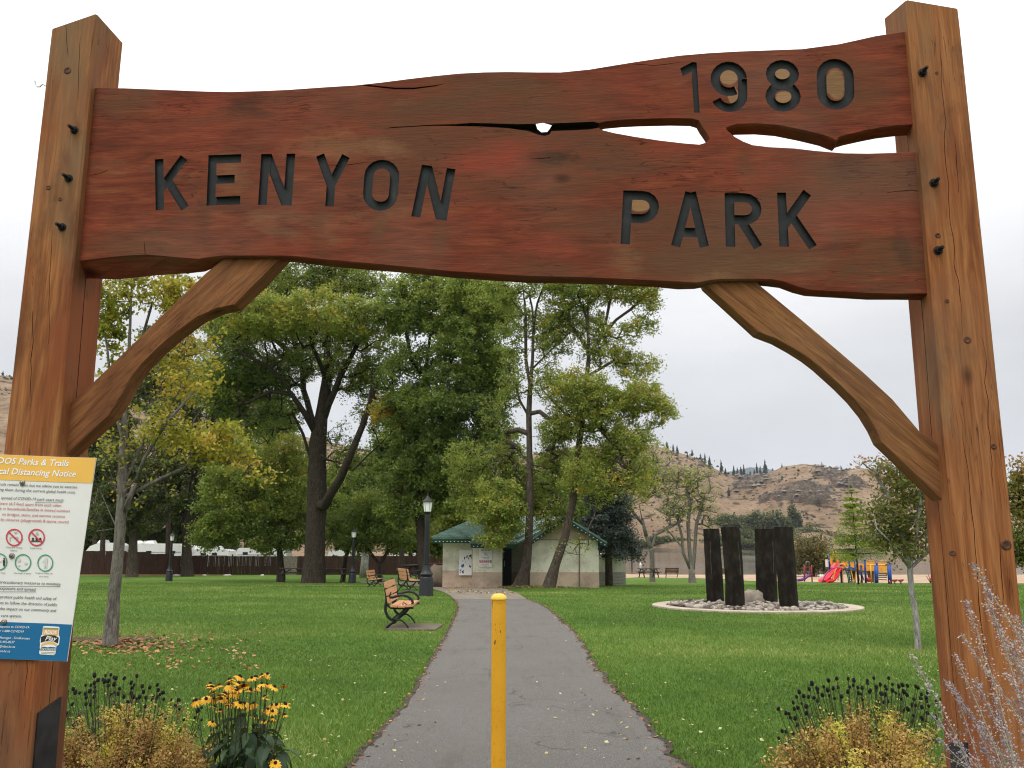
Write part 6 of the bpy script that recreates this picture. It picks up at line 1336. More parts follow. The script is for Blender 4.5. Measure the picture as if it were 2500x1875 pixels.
tree('tall leaning tree with yellow-green crown in front of the pale gable wall', None,
     [(1338, 1429, 30, 0), (1357, 1375, 22, 0), (1380, 1310, 19, 0), (1398, 1230, 17, 0), (1408, 1130, 16, 0), (1422, 1020, 14, 0), (1432, 930, 12, 0), (1438, 865, 10, 0), (1434, 780, 6, 0), (1437, 710, 4, 0), (1440, 650, 3, 0)],
     [[(1440, 862, 0), (1462, 830, 0), (1478, 790, 0), (1490, 730, 0), (1494, 660, 0)], [(1470, 820, 0), (1505, 780, 0), (1540, 755, -.5), (1575, 720, -.5)], [(1432, 945, 0), (1480, 945, -.5), (1530, 965, -.8)], [(1432, 920, 0), (1500, 880, 0), (1540, 880, 0)], [(1425, 1000, 0), (1470, 1050, -.5), (1505, 1090, -1), (1515, 1130, -1)], [(1438, 860, 0), (1400, 800, .5), (1370, 770, .5)], [(1420, 1030, 0), (1380, 1010, 0), (1340, 970, 0)], [(1434, 780, 0), (1410, 720, 0), (1400, 660, 0)]],
     [(1400, 700, 80, 70, 54, 120, .66), (1360, 800, 70, 70, 44, 110, .64, 1), (1500, 690, 100, 60, 60, 120, .74), (1430, 780, 70, 60, 30, 80, .66, 1), (1490, 850, 60, 50, 24, 90, .70), (1550, 900, 60, 40, 22, 90, .74), (1580, 710, 45, 60, 26, 90, .75, -1), (1560, 800, 50, 30, 16, 70, .68, -1), (1460, 810, 50, 40, 12, 40, .66), (1410, 950, 80, 50, 44, 120, .72, -1), (1480, 1000, 90, 50, 52, 140, .68, -1), (1560, 970, 60, 40, 30, 120, .74, -1.2), (1610, 1000, 40, 36, 18, 100, .76, -1.5), (1390, 1040, 70, 50, 34, 110, .68), (1540, 1070, 60, 50, 30, 110, .70, -1.2), (1480, 1110, 80, 50, 34, 110, .66), (1560, 1160, 50, 50, 24, 90, .72, -1), (1420, 1160, 60, 50, 20, 90, .7, -1), (1440, 870, 40, 40, 10, 40, .6), (1400, 1335, 50, 22, 6, 22, .6, -1.2), (1470, 1190, 60, 50, 20, 90, .70, -1), (1340, 950, 40, 40, 12, 50, .65)],
     39.0, BARK, LEAF, .125, 13, tip=.011, twigs=5, mul=1.3, tadd=.08, nmul=1.8, clump=.30, expo=2.25, shell=.25)
# bare dead branch of the leaning tree
tree('bare twiggy branch end against the sky right of the leaning tree', None, [(1560, 945, 3, 0), (1590, 935, 2.4, 0)], [[(1590, 935, 0), (1625, 925, 0), (1660, 905, 0)]], [(1610, 905, 45, 35, 20, 0, .5)], 39.0, BARK_G, LEAF, .1, 77, tip=.008, twigs=4, minr=None, clump=.25, flare=1.0, name='bare_branch', cat='branch', group=None) if False else None
# --- blue spruce
def conifer(label, px, pyb, pyt, wpx, Y, leaf, bark, ls, seed, name='spruce_tree', tiers=26, per=9, nl=60, droop=.28, trunkw=14, low=.18, group=None, tint=.4, gap=0.0):
    R = random.Random(seed); r = np.random.default_rng(seed); b = P(px, pyb, Y); b.z = min(b.z, gh(b.x, b.y)); top = P(px, pyt, Y).z; H = top - b.z; sc = Y / FPX; m = MB(); A = []; B = []; Cc = []; ti = []
    m.tube([b + Vector((0, 0, -.1)), b + Vector((0, 0, H * .3)), b + Vector((0, 0, H * .97))], [trunkw * sc / 2, trunkw * sc / 2 * .8, .02], 8)
    for k in range(tiers):
        f = k / (tiers - 1); z = b.z + H * (low + (1 - low) * f); ln = wpx * sc / 2 * (1 - f) ** .8 * R.uniform(.8, 1.12) + .12
        for j in range(per if f < .85 else 5):
            if R.random() < gap: continue
            a = R.uniform(0, 6.28); l = ln * R.uniform(.6, 1.1); d = Vector((math.cos(a), math.sin(a), 0)); p0 = Vector((b.x, b.y, z + R.uniform(-.2, .2) * H / tiers)); p1 = p0 + d * l * .6 + Vector((0, 0, -droop * l * .5)); p2 = p0 + d * l + Vector((0, 0, -droop * l * .75))
            m.tube([p0, p1, p2], [.012 + l * .012, .01 + l * .006, .006], 3); n = int(nl * (.3 + l / (wpx * sc / 2)))
            t = r.random(n) ** .7; q = np.where(t[:, None] < .6, np.array(p0) + (np.array(p1) - np.array(p0)) * (t[:, None] / .6), np.array(p1) + (np.array(p2) - np.array(p1)) * ((t[:, None] - .6) / .4))
            w = l * .22; q = q + np.stack([r.normal(size=n) * w * .6, r.normal(size=n) * w * .6, -np.abs(r.normal(size=n)) * w * .55], 1); Cc.append(q); ti.append(np.full(n, tint + R.gauss(0, .12)) + r.normal(size=n) * .1 + t * .15)
    C = np.concatenate(Cc); tt = np.concatenate(ti); rt = thing(name, label, 'tree', tuple(b), group); fixn(m.build('trunk', bark, rt, True)); V, F, At = leaf_mesh(C, ls * r.uniform(.6, 1.3, len(C)), tt, .3, .35); link('crown', mkmesh('crown', V - np.array(b), F, leaf, None, False, {'tint': At}), rt); return rt
conifer('dark blue-grey spruce behind the right end of the building', 1487, 1419, 1090, 168, 47.5, LEAF_BL, BARK, .17, 21, tiers=28, per=12, nl=170, droop=.55, trunkw=19, low=.31)
# --- sparse lakeside trees
tree('half bare tree with pale trunk forking beside the lakeside picnic table', None, [(1592, 1402, 13, 0), (1592, 1360, 11, 0), (1590, 1338, 10, 0)], [[(1590, 1340, 0), (1578, 1310, 0), (1568, 1270, 0), (1560, 1230, 0)], [(1590, 1338, 0), (1602, 1305, 0), (1640, 1285, 0), (1665, 1270, 0)], [(1578, 1310, 0), (1590, 1260, 1), (1600, 1200, 1)], [(1570, 1280, 0), (1545, 1250, 0), (1530, 1220, 0)]],
     [(1560, 1180, 50, 60, 44, 20, .75), (1620, 1180, 50, 60, 44, 16, .75), (1590, 1120, 55, 40, 34, 22, .78), (1650, 1240, 40, 30, 20, 10, .75), (1530, 1220, 30, 40, 16, 24, .75)], 77, BARK_G, LEAF, .24, 31, tip=.03, twigs=8, flat=.7)
tree('half bare tree with three stems on the lake edge left of the columns', None, [(1690, 1408, 18, 0), (1688, 1390, 13, 0)], [[(1686, 1392, 0), (1668, 1350, 0), (1665, 1310, 0), (1655, 1270, 0), (1640, 1240, 0)], [(1688, 1390, 0), (1683, 1340, 0), (1680, 1280, 0), (1685, 1220, 0)], [(1692, 1390, 0), (1696, 1340, 0), (1700, 1280, 0), (1715, 1230, 0)], [(1665, 1335, 0), (1635, 1300, 0), (1622, 1290, 0)]],
     [(1670, 1210, 50, 60, 46, 14, .72), (1720, 1220, 36, 60, 34, 12, .70), (1690, 1160, 50, 30, 26, 14, .76), (1640, 1260, 36, 40, 22, 8, .72), (1740, 1280, 24, 36, 14, 10, .66)], 75, BARK_G, LEAF, .24, 32, tip=.03, twigs=8, flat=.7)
# --- right lawn
tree('young tree with whitewashed trunk and turning olive leaves left of the right gate post', None, [(2240, 1568, 14, 0), (2236, 1500, 13, 0), (2225, 1440, 13, 0), (2222, 1400, 13, 0), (2222, 1385, 12, 0)],
     [[(2222, 1388, 0), (2200, 1300, 0), (2170, 1210, 0), (2130, 1150, .1), (2105, 1130, .1)], [(2222, 1388, 0), (2215, 1290, .2), (2200, 1180, .3), (2190, 1110, .3)], [(2222, 1388, 0), (2240, 1290, -.1), (2250, 1180, -.1)], [(2222, 1388, 0), (2262, 1350, 0), (2290, 1290, 0)], [(2222, 1390, 0), (2180, 1330, -.2), (2140, 1290, -.3)]],
     [(2200, 1180, 60, 60, 34, 50, .42), (2150, 1150, 36, 30, 12, 26, .66), (2230, 1260, 70, 70, 44, 52, .36), (2160, 1260, 50, 50, 26, 46, .38), (2200, 1330, 60, 36, 26, 50, .34), (2110, 1130, 22, 16, 5, 16, .85), (2280, 1200, 50, 90, 24, 44, .45), (2200, 1110, 26, 24, 6, 16, .72), (2150, 1320, 40, 30, 12, 40, .34), (2290, 1330, 40, 50, 14, 40, .4)],
     13.4, BARK_W, LEAF_R, .066, 33, mul=.85, tadd=.04, nmul=1.2, tip=.0045, twigs=4, clump=.15, expo=2.0, flare=1.05, name='young_tree', flat=.8)
tree('small reddish twigs above the brace end', None, [(2170, 1070, 2, 0)], [], [], 13, BARK_G, LEAF_R) if False else None
conifer('lime green young larch-like tree rising behind the playground', 2096, 1425, 1188, 150, 58, LEAF_LT, BARK_D, .15, 34, name='larch_tree', tiers=12, per=8, nl=170, droop=-.04, trunkw=5, low=.30, tint=.80, gap=.22)
tree('dark turning tree at the right edge of the photo beyond the gate post', None, [(2530, 1480, 16, 0), (2530, 1380, 12, 0), (2525, 1280, 10, 0)], [[(2525, 1290, 0), (2490, 1220, 0), (2480, 1160, 0)], [(2530, 1330, 0), (2480, 1300, 0)]], [(2490, 1230, 40, 80, 30, 60, .55), (2500, 1330, 40, 60, 26, 60, .35), (2540, 1180, 60, 60, 26, 40, .65), (2480, 1150, 24, 36, 8, 20, .8), (2560, 1280, 60, 80, 30, 60, .4)], 16, BARK_D, LEAF_R, .085, 36, tip=.006, twigs=4, clump=.17)
tree('brownish shoreline willow bush right of the stone columns', None, [(1985, 1408, 10, 0), (1985, 1385, 7, 0)], [[(1985, 1385, 0), (1970, 1350, 0)], [(1985, 1385, 0), (2005, 1350, 0)]], [(1985, 1340, 44, 42, 46, 110, .55), (1960, 1370, 30, 26, 18, 90, .4), (2020, 1365, 30, 28, 20, 90, .5)], 98, BARK_D, LEAF_BR, .26, 37, tip=.03, weep=.6, name='willow_bush', cat='bush', group=None)
# --- backdrop behind the fence
bk = [(215, 1270, 70, 80, 96, LEAF_D, .3, 'dark bushy tree behind the fence at the far left'), (300, 1290, 60, 50, 99, LEAF_D, .3, 'dark low tree behind the white trailers at the left'), (400, 1280, 80, 60, 97, LEAF_D, .5, 'dark weeping tree behind the fence left of the lamp post top'), (520, 1290, 60, 50, 98, LEAF, .3, 'dark tree behind the fence right of the fork-limbed tree'), (600, 1110, 70, 60, 104, LEAF, .62, 'green tree top far behind the bright green maple'), (820, 1230, 80, 90, 95, LEAF, .45, 'green tree behind the fence right of the old trunk'), (900, 1180, 80, 80, 99, LEAF, .42, 'broad green tree far behind the forked small tree'),
      (410, 880, 90, 110, 85, LEAF_D, .62, 'dark thin crowned tree filling the gap behind the left brace'), (250, 1000, 80, 90, 88, LEAF_D, .60, 'olive dark tree left of the young maple trunk, far behind'),
      (1330, 1200, 90, 90, 62, LEAF, .50, 'green tree filling the gap behind the two tall trunks'), (1440, 1180, 60, 90, 66, LEAF, .58, 'light green tree behind the leaning tree beside the spruce'), (1000, 1290, 60, 50, 84, LEAF_Y, .30, 'olive tree behind the nearest lamp post'), (980, 1060, 80, 80, 78, LEAF, .45, 'tall green tree behind the gap right of the old tree'), (480, 1190, 60, 60, 95, LEAF_D, .55, 'dark thin tree behind the fork-limbed tree'), (660, 1010, 60, 50, 96, LEAF, .5, 'green tree top rising left of the old trunk'),
      (1130, 1300, 70, 46, 70, LEAF_Y, .18, 'low lime green bush tree behind the green roof'), (1100, 1210, 70, 60, 92, LEAF_Y, .5, 'golden olive tree seen past the nearest lamp post'), (560, 960, 60, 50, 90, LEAF_D, .6, 'thin dark tree top left of the old tree'), (230, 1130, 70, 80, 90, LEAF_D, .55, 'dark olive tree at far left behind the notice'), (750, 1180, 90, 60, 90, LEAF, .66, 'yellow-green tree behind the old tree trunk')]
for i, (px, py, rx, ry, Yb, lf, ti, lab) in enumerate(bk):
    tree(lab, None, [(px, 1400, 12, 0), (px + 3, (1400 + py) / 2, 9, 0), (px, py + ry * .4, 6, 0)], [], [(px, py, rx, ry, 52, 190, ti), (px + rx * .5, py + ry * .7, rx * .6, ry * .5, 22, 150, ti - .05), (px - rx * .5, py + ry * .7, rx * .6, ry * .5, 22, 150, ti - .05)], Yb, BARK_D, lf, .34, 50 + i, tip=.05, twigs=3, group='trees behind the fence')
# --- far shore grove and ridge pines
def far_tree(label, px, pyb, w, h, Y, ti, seed, leaf=LEAF_D, nm='far_tree', grp='trees on the far shore'):
    r = np.random.default_rng(seed); b = P(px, pyb, Y); sc = Y / FPX; n = int(620 * max(1, h / 40)); v = r.normal(size=(n, 3)); v /= np.linalg.norm(v, axis=1, keepdims=True); v *= (.55 + .5 * r.random((n, 1)))
    C = np.array(b) + np.array([0, 0, h * sc * .52]) + v * np.array([w * sc / 2, w * sc / 2, h * sc / 2]) * (1 + .18 * r.normal(size=(n, 1))); rt = thing(nm, label, 'tree', tuple(b), grp); m = MB(); m.tube([b + Vector((0, 0, -1)), b + Vector((0, 0, h * sc * .6))], [w * sc * .05, w * sc * .02], 5); m.build('trunk', BARK_D, rt)
    V, F, At = leaf_mesh(C, np.full(n, 2.1 * Y / 640) * r.uniform(.6, 1.3, n), np.full(n, ti) + r.normal(size=n) * .1 - v[:, 2] * 0, .6, .8); link('crown', mkmesh('crown', V - np.array(b), F, leaf, None, False, {'tint': At}), rt); return rt
FT = [(1768, 1292, 36, 32), (1790, 1296, 34, 36), (1812, 1304, 36, 42), (1836, 1312, 34, 52), (1850, 1318, 26, 62), (1872, 1322, 38, 62), (1898, 1326, 38, 70), (1918, 1326, 30, 56), (1938, 1312, 18, 68), (1952, 1312, 14, 52), (1930, 1340, 40, 40), (1955, 1332, 36, 34), (1975, 1330, 36, 40), (1995, 1334, 36, 38), (1985, 1306, 40, 26), (2020, 1336, 44, 36), (2045, 1338, 40, 34), (2070, 1340, 44, 30), (1820, 1332, 40, 40), (1790, 1336, 44, 34), (1760, 1338, 40, 30), (1730, 1338, 40, 24), (1700, 1336, 36, 20), (1850, 1336, 40, 36), (1880, 1338, 40, 36), (2110, 1342, 40, 26), (2150, 1342, 44, 26), (2190, 1342, 40, 24), (2005, 1316, 30, 22)]
OW = lambda k: (['first', 'second', 'third', 'fourth', 'fifth', 'sixth', 'seventh', 'eighth', 'ninth', 'tenth', 'eleventh', 'twelfth', 'thirteenth', 'fourteenth', 'fifteenth', 'sixteenth', 'seventeenth', 'eighteenth', 'nineteenth', 'twentieth'] + ['twenty-' + w for w in ('first', 'second', 'third', 'fourth', 'fifth', 'sixth', 'seventh', 'eighth', 'ninth')] + ['thirtieth'] + ['thirty-' + w for w in ('first', 'second', 'third', 'fourth', 'fifth')])[k]
lab_t = ['dark round tree', 'dark green shoreline tree', 'tall narrow poplar', 'low grey-green tree']
for i, (px, pyb, w, h) in enumerate(FT):
    k = 2 if h > 1.8 * w else (3 if h < w * .75 else (0 if i % 2 else 1))
    near = 'in the grove across the lake'
    fo = OW(sorted(range(len(FT)), key=lambda q: FT[q][0]).index(i)); far_tree('%s %s, %s from the left' % (lab_t[k], near, fo), px, pyb + 2, w * 1.25, h * 1.12, 668 + (1340 - pyb) * 1.3, (.45, .38, .35, .62)[k], 200 + i, LEAF_D if k != 3 else LEAF_BR)
FB = [(1500 + 31 * q, 1337, 34, 9 + (q * 7) % 9) for q in range(26)] + [(1545, 1338, 24, 10), (1570, 1338, 20, 8), (1612, 1336, 26, 16), (1640, 1337, 26, 14), (1670, 1338, 30, 18), (1600, 1324, 26, 10), (1625, 1322, 22, 9)]
for i, (px, pyb, w, h) in enumerate(FB): far_tree('low dark bush on the far lake shoreline, %s from the left' % OW(sorted(range(len(FB)), key=lambda q: FB[q][0]).index(i)), px, pyb, w * 1.2, h * 1.3, 655, .5, 300 + i, LEAF_D, 'far_bush', 'low bushes on the far shoreline')
ORD = ['third', 'fourth', 'fifth', 'first', 'sixth', 'eighth', 'ninth', 'tenth', 'eleventh', 'twelfth', 'thirteenth', 'fourteenth', 'sixteenth', 'fifteenth', 'seventeenth', 'nineteenth', 'twentieth', 'x', 'twenty-first', 'x', 'x', 'x', 'x', 'twenty-third', 'seventh', 'eighteenth']
RP = [(285, 95, 34, 24), (318, 108, 34, 16), (340, 122, 40, 18), (232, 78, 14, 10), (420, 132, 30, 18), (465, 152, 26, 16), (490, 175, 50, 16), (515, 200, 60, 26), (578, 222, 62, 26), (600, 238, 34, 20), (645, 228, 36, 20), (665, 232, 30, 18), (700, 236, 50, 20), (684, 232, 34, 18), (735, 250, 30, 22), (771, 245, 66, 22), (790, 255, 62, 24), (818, 262, 100, 40), (803, 285, 30, 18), (909, 255, 72, 26), (1123, 207, 34, 20), (620, 350, 42, 18), (1236, 352, 60, 26), (1226, 225, 34, 16), (395, 140, 20, 12), (757, 252, 40, 20)]
pm = {}
for i, (zx, zy, zh, zw) in enumerate(RP):
    px, py = 1500 + zx / 2.212, 1050 + zy / 2.212; h = zh / 2.212 + 2; w = zw / 2.212 + 1; Yr = 1010 if zy < 300 else 900; sc = Yr / FPX
    m = MB(); R = random.Random(i); b = P(px, py + 2, Yr); b.z -= 1.5; H = h * sc + 1.5; m.tube([b + Vector((0, 0, -4)), b + Vector((0, 0, H * .95))], [H * .022, .06], 5); m.cur = 0
    rt = thing('ridge_pine', {17: 'tallest dark pine on the saddle of the ridge', 19: 'lone dark pine on the slope right of the tallest ridge pine', 20: 'single pine on the right hilltop skyline', 21: 'lone small pine low on the open slope below the ridge pines', 22: 'dark pine on the slope behind the lime green tree', 8: 'tall pine standing apart where the ridge dips', 4: 'small pine on the knob of the descending ridge'}.get(i, 'small dark pine on the ridge skyline, %s from the left' % ORD[i]), 'tree', tuple(b), 'pines along the hill ridge'); m.build('trunk', BARK_D, rt); m = MB()
    nt_ = 9
    for k in range(nt_):
        f = k / nt_; z0 = H * (.14 + .82 * f); rr0 = w * sc / 2 * (1 - f) ** .8 * R.uniform(.75, 1.15) + .25; n = 9; ring0 = []; off = Vector((R.uniform(-.1, .1) * rr0, R.uniform(-.1, .1) * rr0, 0))
        for j in range(n): a = 6.283 * j / n; q = rr0 * R.uniform(.5, 1.25); ring0.append(b + off + Vector((math.cos(a) * q, math.sin(a) * q, z0 - q * .25)))
        m.add(ring0 + [b + Vector((0, 0, z0 + H * .19))], [(j, (j + 1) % n, n) for j in range(n)])
    mt = 'pine_dark'; M_ = bpy.data.materials.get(mt) or plain(mt, (.018, .030, .022), .9, 0, .5, .6); m.build('crown', M_, rt)
# dark conifers on the far left hill
for i, (px, py, h, w) in enumerate(((-6, 935, 30, 16), (4, 938, 34, 18), (14, 940, 26, 14), (-18, 936, 30, 16))):
    b = P(px, py, 760); sc = .38; H = h * sc; m = MB(); rt = thing('ridge_pine', 'dark conifer on the far left hill beside the left post, %s from the left' % ('second', 'third', 'fourth', 'first')[i], 'tree', tuple(b), 'conifers on the left hill'); m.tube([b + Vector((0, 0, -3)), b + Vector((0, 0, H * .9))], [.3, .05], 5); m.build('trunk', BARK_D, rt); m = MB(); R = random.Random(i)
    for k in range(8):
        f = k / 8; z0 = H * (.1 + .85 * f); rr0 = w * sc / 2 * (1 - f) + .25; n = 9; m.add([b + Vector((math.cos(6.283 * j / n) * rr0 * R.uniform(.6, 1.2), math.sin(6.283 * j / n) * rr0, z0 - rr0 * .2)) for j in range(n)] + [b + Vector((0, 0, z0 + H * .2))], [(j, (j + 1) % n, n) for j in range(n)])
    m.build('crown', bpy.data.materials['pine_dark'], rt)
# ------------------------------------------------------------------ grass blades near the camera
def in_poly(x, y, poly):
    ins = np.zeros(len(x), bool); n = len(poly)
    for i in range(n):
        x0, y0 = poly[i][:2]; x1, y1 = poly[(i + 1) % n][:2]; c = ((y0 > y) != (y1 > y)); ins ^= c & (x < (x1 - x0) * (y - y0) / ((y1 - y0) if y1 != y0 else 1e-9) + x0)
    return ins
PATH_POLY = [(p.x, p.y) for p in EL] + [(p.x, p.y) for p in ER[::-1]]
GR = np.random.default_rng(5); NB = 640000
u = GR.random(NB); yy = 3.4 * (60 / 3.4) ** (u ** .95); xx = (GR.random(NB) * 2 - 1) * (yy * .66 + .3)
keep = ~in_poly(xx, yy, PATH_POLY) & ~in_poly(xx, yy, [(p.x, p.y) for p in PAD]) & ~in_poly(xx, yy, [(p.x, p.y) for p in PLAZA]) & (((xx - RC.x) ** 2 + (yy - RC.y) ** 2) > (RAD + .02) ** 2)
keep &= ~((((xx + 2.2) / 1.05) ** 2 + ((yy - 4.5) / .8) ** 2 < 1) | (((xx - 2.3) / .95) ** 2 + ((yy - 4.4) / .8) ** 2 < 1))
xx, yy = xx[keep], yy[keep]; n = len(xx); zz = gz(xx, yy)
dist = np.sqrt(xx ** 2 + yy ** 2); hgt = GR.uniform(.018, .042, n) * (1 + dist * .008); wid = .0019 * (1 + dist * .20)
o_ = np.lexsort((np.floor(xx * 2), np.floor(yy * 2))); xx, yy, zz, dist, hgt, wid = (q[o_] for q in (xx, yy, zz, dist, hgt, wid))
pat = np.array([.55 * mnoise.noise(Vector((a * .8, b * .8, 3))) + .9 * mnoise.noise(Vector((a * .17, b * .28, 8))) for a, b in zip(xx[::8], yy[::8])]); pat = np.repeat(pat, 8)[:n]
hgt = hgt * (1 + .35 * pat); az = GR.random(n) * 6.283; lean = GR.normal(size=(n, 2)) * .55 * hgt[:, None]
V = np.empty((n, 3, 3)); dx = np.cos(az) * wid; dyy = np.sin(az) * wid
V[:, 0] = np.stack([xx - dx, yy - dyy, zz - .004], 1); V[:, 1] = np.stack([xx + dx, yy + dyy, zz - .004], 1); V[:, 2] = np.stack([xx + lean[:, 0], yy + lean[:, 1], zz + hgt], 1)
GM = leafmat('grass_blade', [(0, (.048, .098, .015)), (.4, (.092, .186, .027)), (.75, (.178, .285, .046)), (1, (.38, .39, .13))], .3, .5)
tint = np.clip(.52 + .5 * pat + GR.normal(size=n) * .16, 0, 1)
link('grass', mkmesh('grass', V.reshape(-1, 3), np.arange(3 * n).reshape(n, 3), GM, None, False, {'tint': np.repeat(tint, 3)}))['kind'] = 'stuff'
# fallen leaves: on the lawn, round the young maple, along the path edges, below the two trees
L_ = []; S_ = []; T_ = []
def scatter(px0, px1, py0, py1, n, s, t0, t1, gauss=False):
    for _ in range(n):
        px = rnd.uniform(px0, px1) if not gauss else rnd.gauss((px0 + px1) / 2, (px1 - px0) / 4); py = rnd.uniform(py0, py1) if not gauss else rnd.gauss((py0 + py1) / 2, (py1 - py0) / 4)
        p = G(px, min(1874, max(py, 1400))); L_.append((p.x, p.y, p.z + .02)); S_.append(s * rnd.uniform(.6, 1.3)); T_.append(rnd.uniform(t0, t1))
scatter(160, 1090, 1440, 1870, 200, .038, .0, .55); scatter(1300, 2330, 1440, 1860, 190, .036, .0, .45); scatter(150, 480, 1550, 1600, 420, .085, .45, 1.0, True); scatter(230, 330, 1560, 1582, 320, .08, .7, 1.0, True); scatter(300, 640, 1545, 1640, 170, .07, .3, .9)
scatter(500, 1000, 1430, 1500, 90, .05, 0, .4); scatter(160, 1060, 1430, 1860, 420, .016, 0, .25); scatter(1350, 2320, 1430, 1860, 420, .015, 0, .25); scatter(880, 1700, 1500, 1870, 26, .028, .3, 1.0)
for side in (EL, ER):
    for i in range(len(side) - 1):
        a, b = side[i], side[i + 1]
        if b.y < 4.5: continue
        for k in range(int((b - a).length * 17)):
            q = a.lerp(b, rnd.random()); x, y = q.x + rnd.gauss(0, .05), q.y; L_.append((x, y, gh(x, y) + .022)); S_.append(rnd.uniform(.022, .05)); T_.append(rnd.uniform(.5, 1))
for p0, p1, n in (((1080, 1436), (1460, 1431), 900), ((1090, 1445), (1250, 1450), 240)):
    for _ in range(n):
        f = rnd.random(); p = G(p0[0] + (p1[0] - p0[0]) * f + rnd.gauss(0, 5), p0[1] + (p1[1] - p0[1]) * f + rnd.gauss(0, 2.2)); L_.append((p.x, p.y, p.z + .035)); S_.append(rnd.uniform(.05, .11)); T_.append(rnd.uniform(.2, 1))
FLM = leafmat('fallen_leaf', [(0, (.45, .50, .28)), (.3, (.42, .36, .14)), (.55, (.45, .22, .08)), (.75, (.30, .11, .05)), (1, (.12, .05, .03))], .1, .6)
V, F, A_ = leaf_mesh(np.array(L_), np.array(S_), np.array(T_), 2.5, .8); link('fallen_leaves', mkmesh('fallen_leaves', V, F, FLM, None, False, {'tint': A_}))['kind'] = 'stuff'
# mulch rounds
def round_sheet(nm, px, py, rx, ry, mat, off=.012):
    c = G(px, py); pts = [(c.x + rx * math.cos(t) * (1 + .12 * math.sin(3 * t)), c.y + ry * math.sin(t) * (1 + .1 * math.cos(2 * t))) for t in np.linspace(0, 2 * math.pi, 25)[:-1]]; return poly_sheet(nm, mat, pts, off, .5)
round_sheet('mulch_ring', 268, 1562, .85, .5, plain('brown_mulch', (.085, .045, .028), .95, 0, .5, 20, .8), .02)
round_sheet('leaf_litter', 1290, 1428, 3.6, .9, plain('litter_soil', (.15, .105, .07), .95, 0, .5, 6, .8), .02)
# ------------------------------------------------------------------ golden shrubs
SPL = leafmat('spirea_leaf', [(0, (.13, .055, .028)), (.25, (.27, .14, .045)), (.5, (.50, .30, .08)), (.72, (.66, .46, .14)), (.86, (.58, .50, .09)), (1, (.60, .62, .07))], .25, .6)
TWIG = plain('shrub_twig', (.07, .035, .025), .8, 0, .3, 10)
def shrub(label, px, py, Y, rx, h, seed, n_st=260, nl=70, base_t=.45, lime=()):
    R = random.Random(seed); r = np.random.default_rng(seed); c = P(px, py, Y); c.z = gh(c.x, c.y); rt = thing('golden_shrub', label, 'shrub', tuple(c), 'golden shrubs beside the gate'); A = []; B = []; Cs = []; Ts = []
    for k in range(n_st):
        th = R.uniform(0, 6.283); el = math.acos(R.uniform(.02, 1)); d = Vector((math.sin(el) * math.cos(th), math.sin(el) * math.sin(th), math.cos(el))); L = R.uniform(.78, 1.06) * (1 + .10 * mnoise.noise(d * 2.2 + Vector((seed, 0, 0))))
        e = c + Vector((d.x * rx, d.y * rx * .9, (d.z ** .72) * h)) * L; s = c + Vector((d.x * rx * .25, d.y * rx * .25, 0)); mid = s.lerp(e, .55) + Vector((0, 0, h * .10)); A += [s, mid]; B += [mid, e]
        t0 = base_t + .22 * mnoise.noise(e * 2.6) + R.gauss(0, .05)
        for lx, lw in lime:
            if abs(e.x - (c.x + lx * rx)) < lw * .6 and d.z > .6: t0 = R.uniform(.78, .95)
        f = r.random((nl, 1)) ** .55; q = np.array(mid) + (np.array(e) - np.array(mid)) * f * 1.04 + r.normal(size=(nl, 3)) * .020; Cs.append(q); Ts.append(t0 + r.normal(size=nl) * .15 + (f[:, 0] - .7) * .15)
    A = np.array([tuple(v) for v in A]); B = np.array([tuple(v) for v in B]); V, F = twig_mesh(A, B, np.full(len(A), .0028)); link('stems', mkmesh('stems', V - np.array(c), F, TWIG), rt)
    C = np.concatenate(Cs); V, F, At = leaf_mesh(C, .016 * r.uniform(.6, 1.35, len(C)), np.concatenate(Ts), .35, .6); link('foliage', mkmesh('foliage', V - np.array(c), F, SPL, None, False, {'tint': At}), rt)
shrub('mounded yellow-brown shrub in the left bed below the dead flower heads', 322, 1800, 4.75, .54, .70, 61, 380, 105, .42, ((-.15, .05), (.35, .04)))
shrub('mounded golden shrub with bright yellow tips in the right bed', 2110, 1800, 4.55, .55, .72, 62, 400, 105, .46, ((-.3, .06), (.25, .07), (.6, .04)))
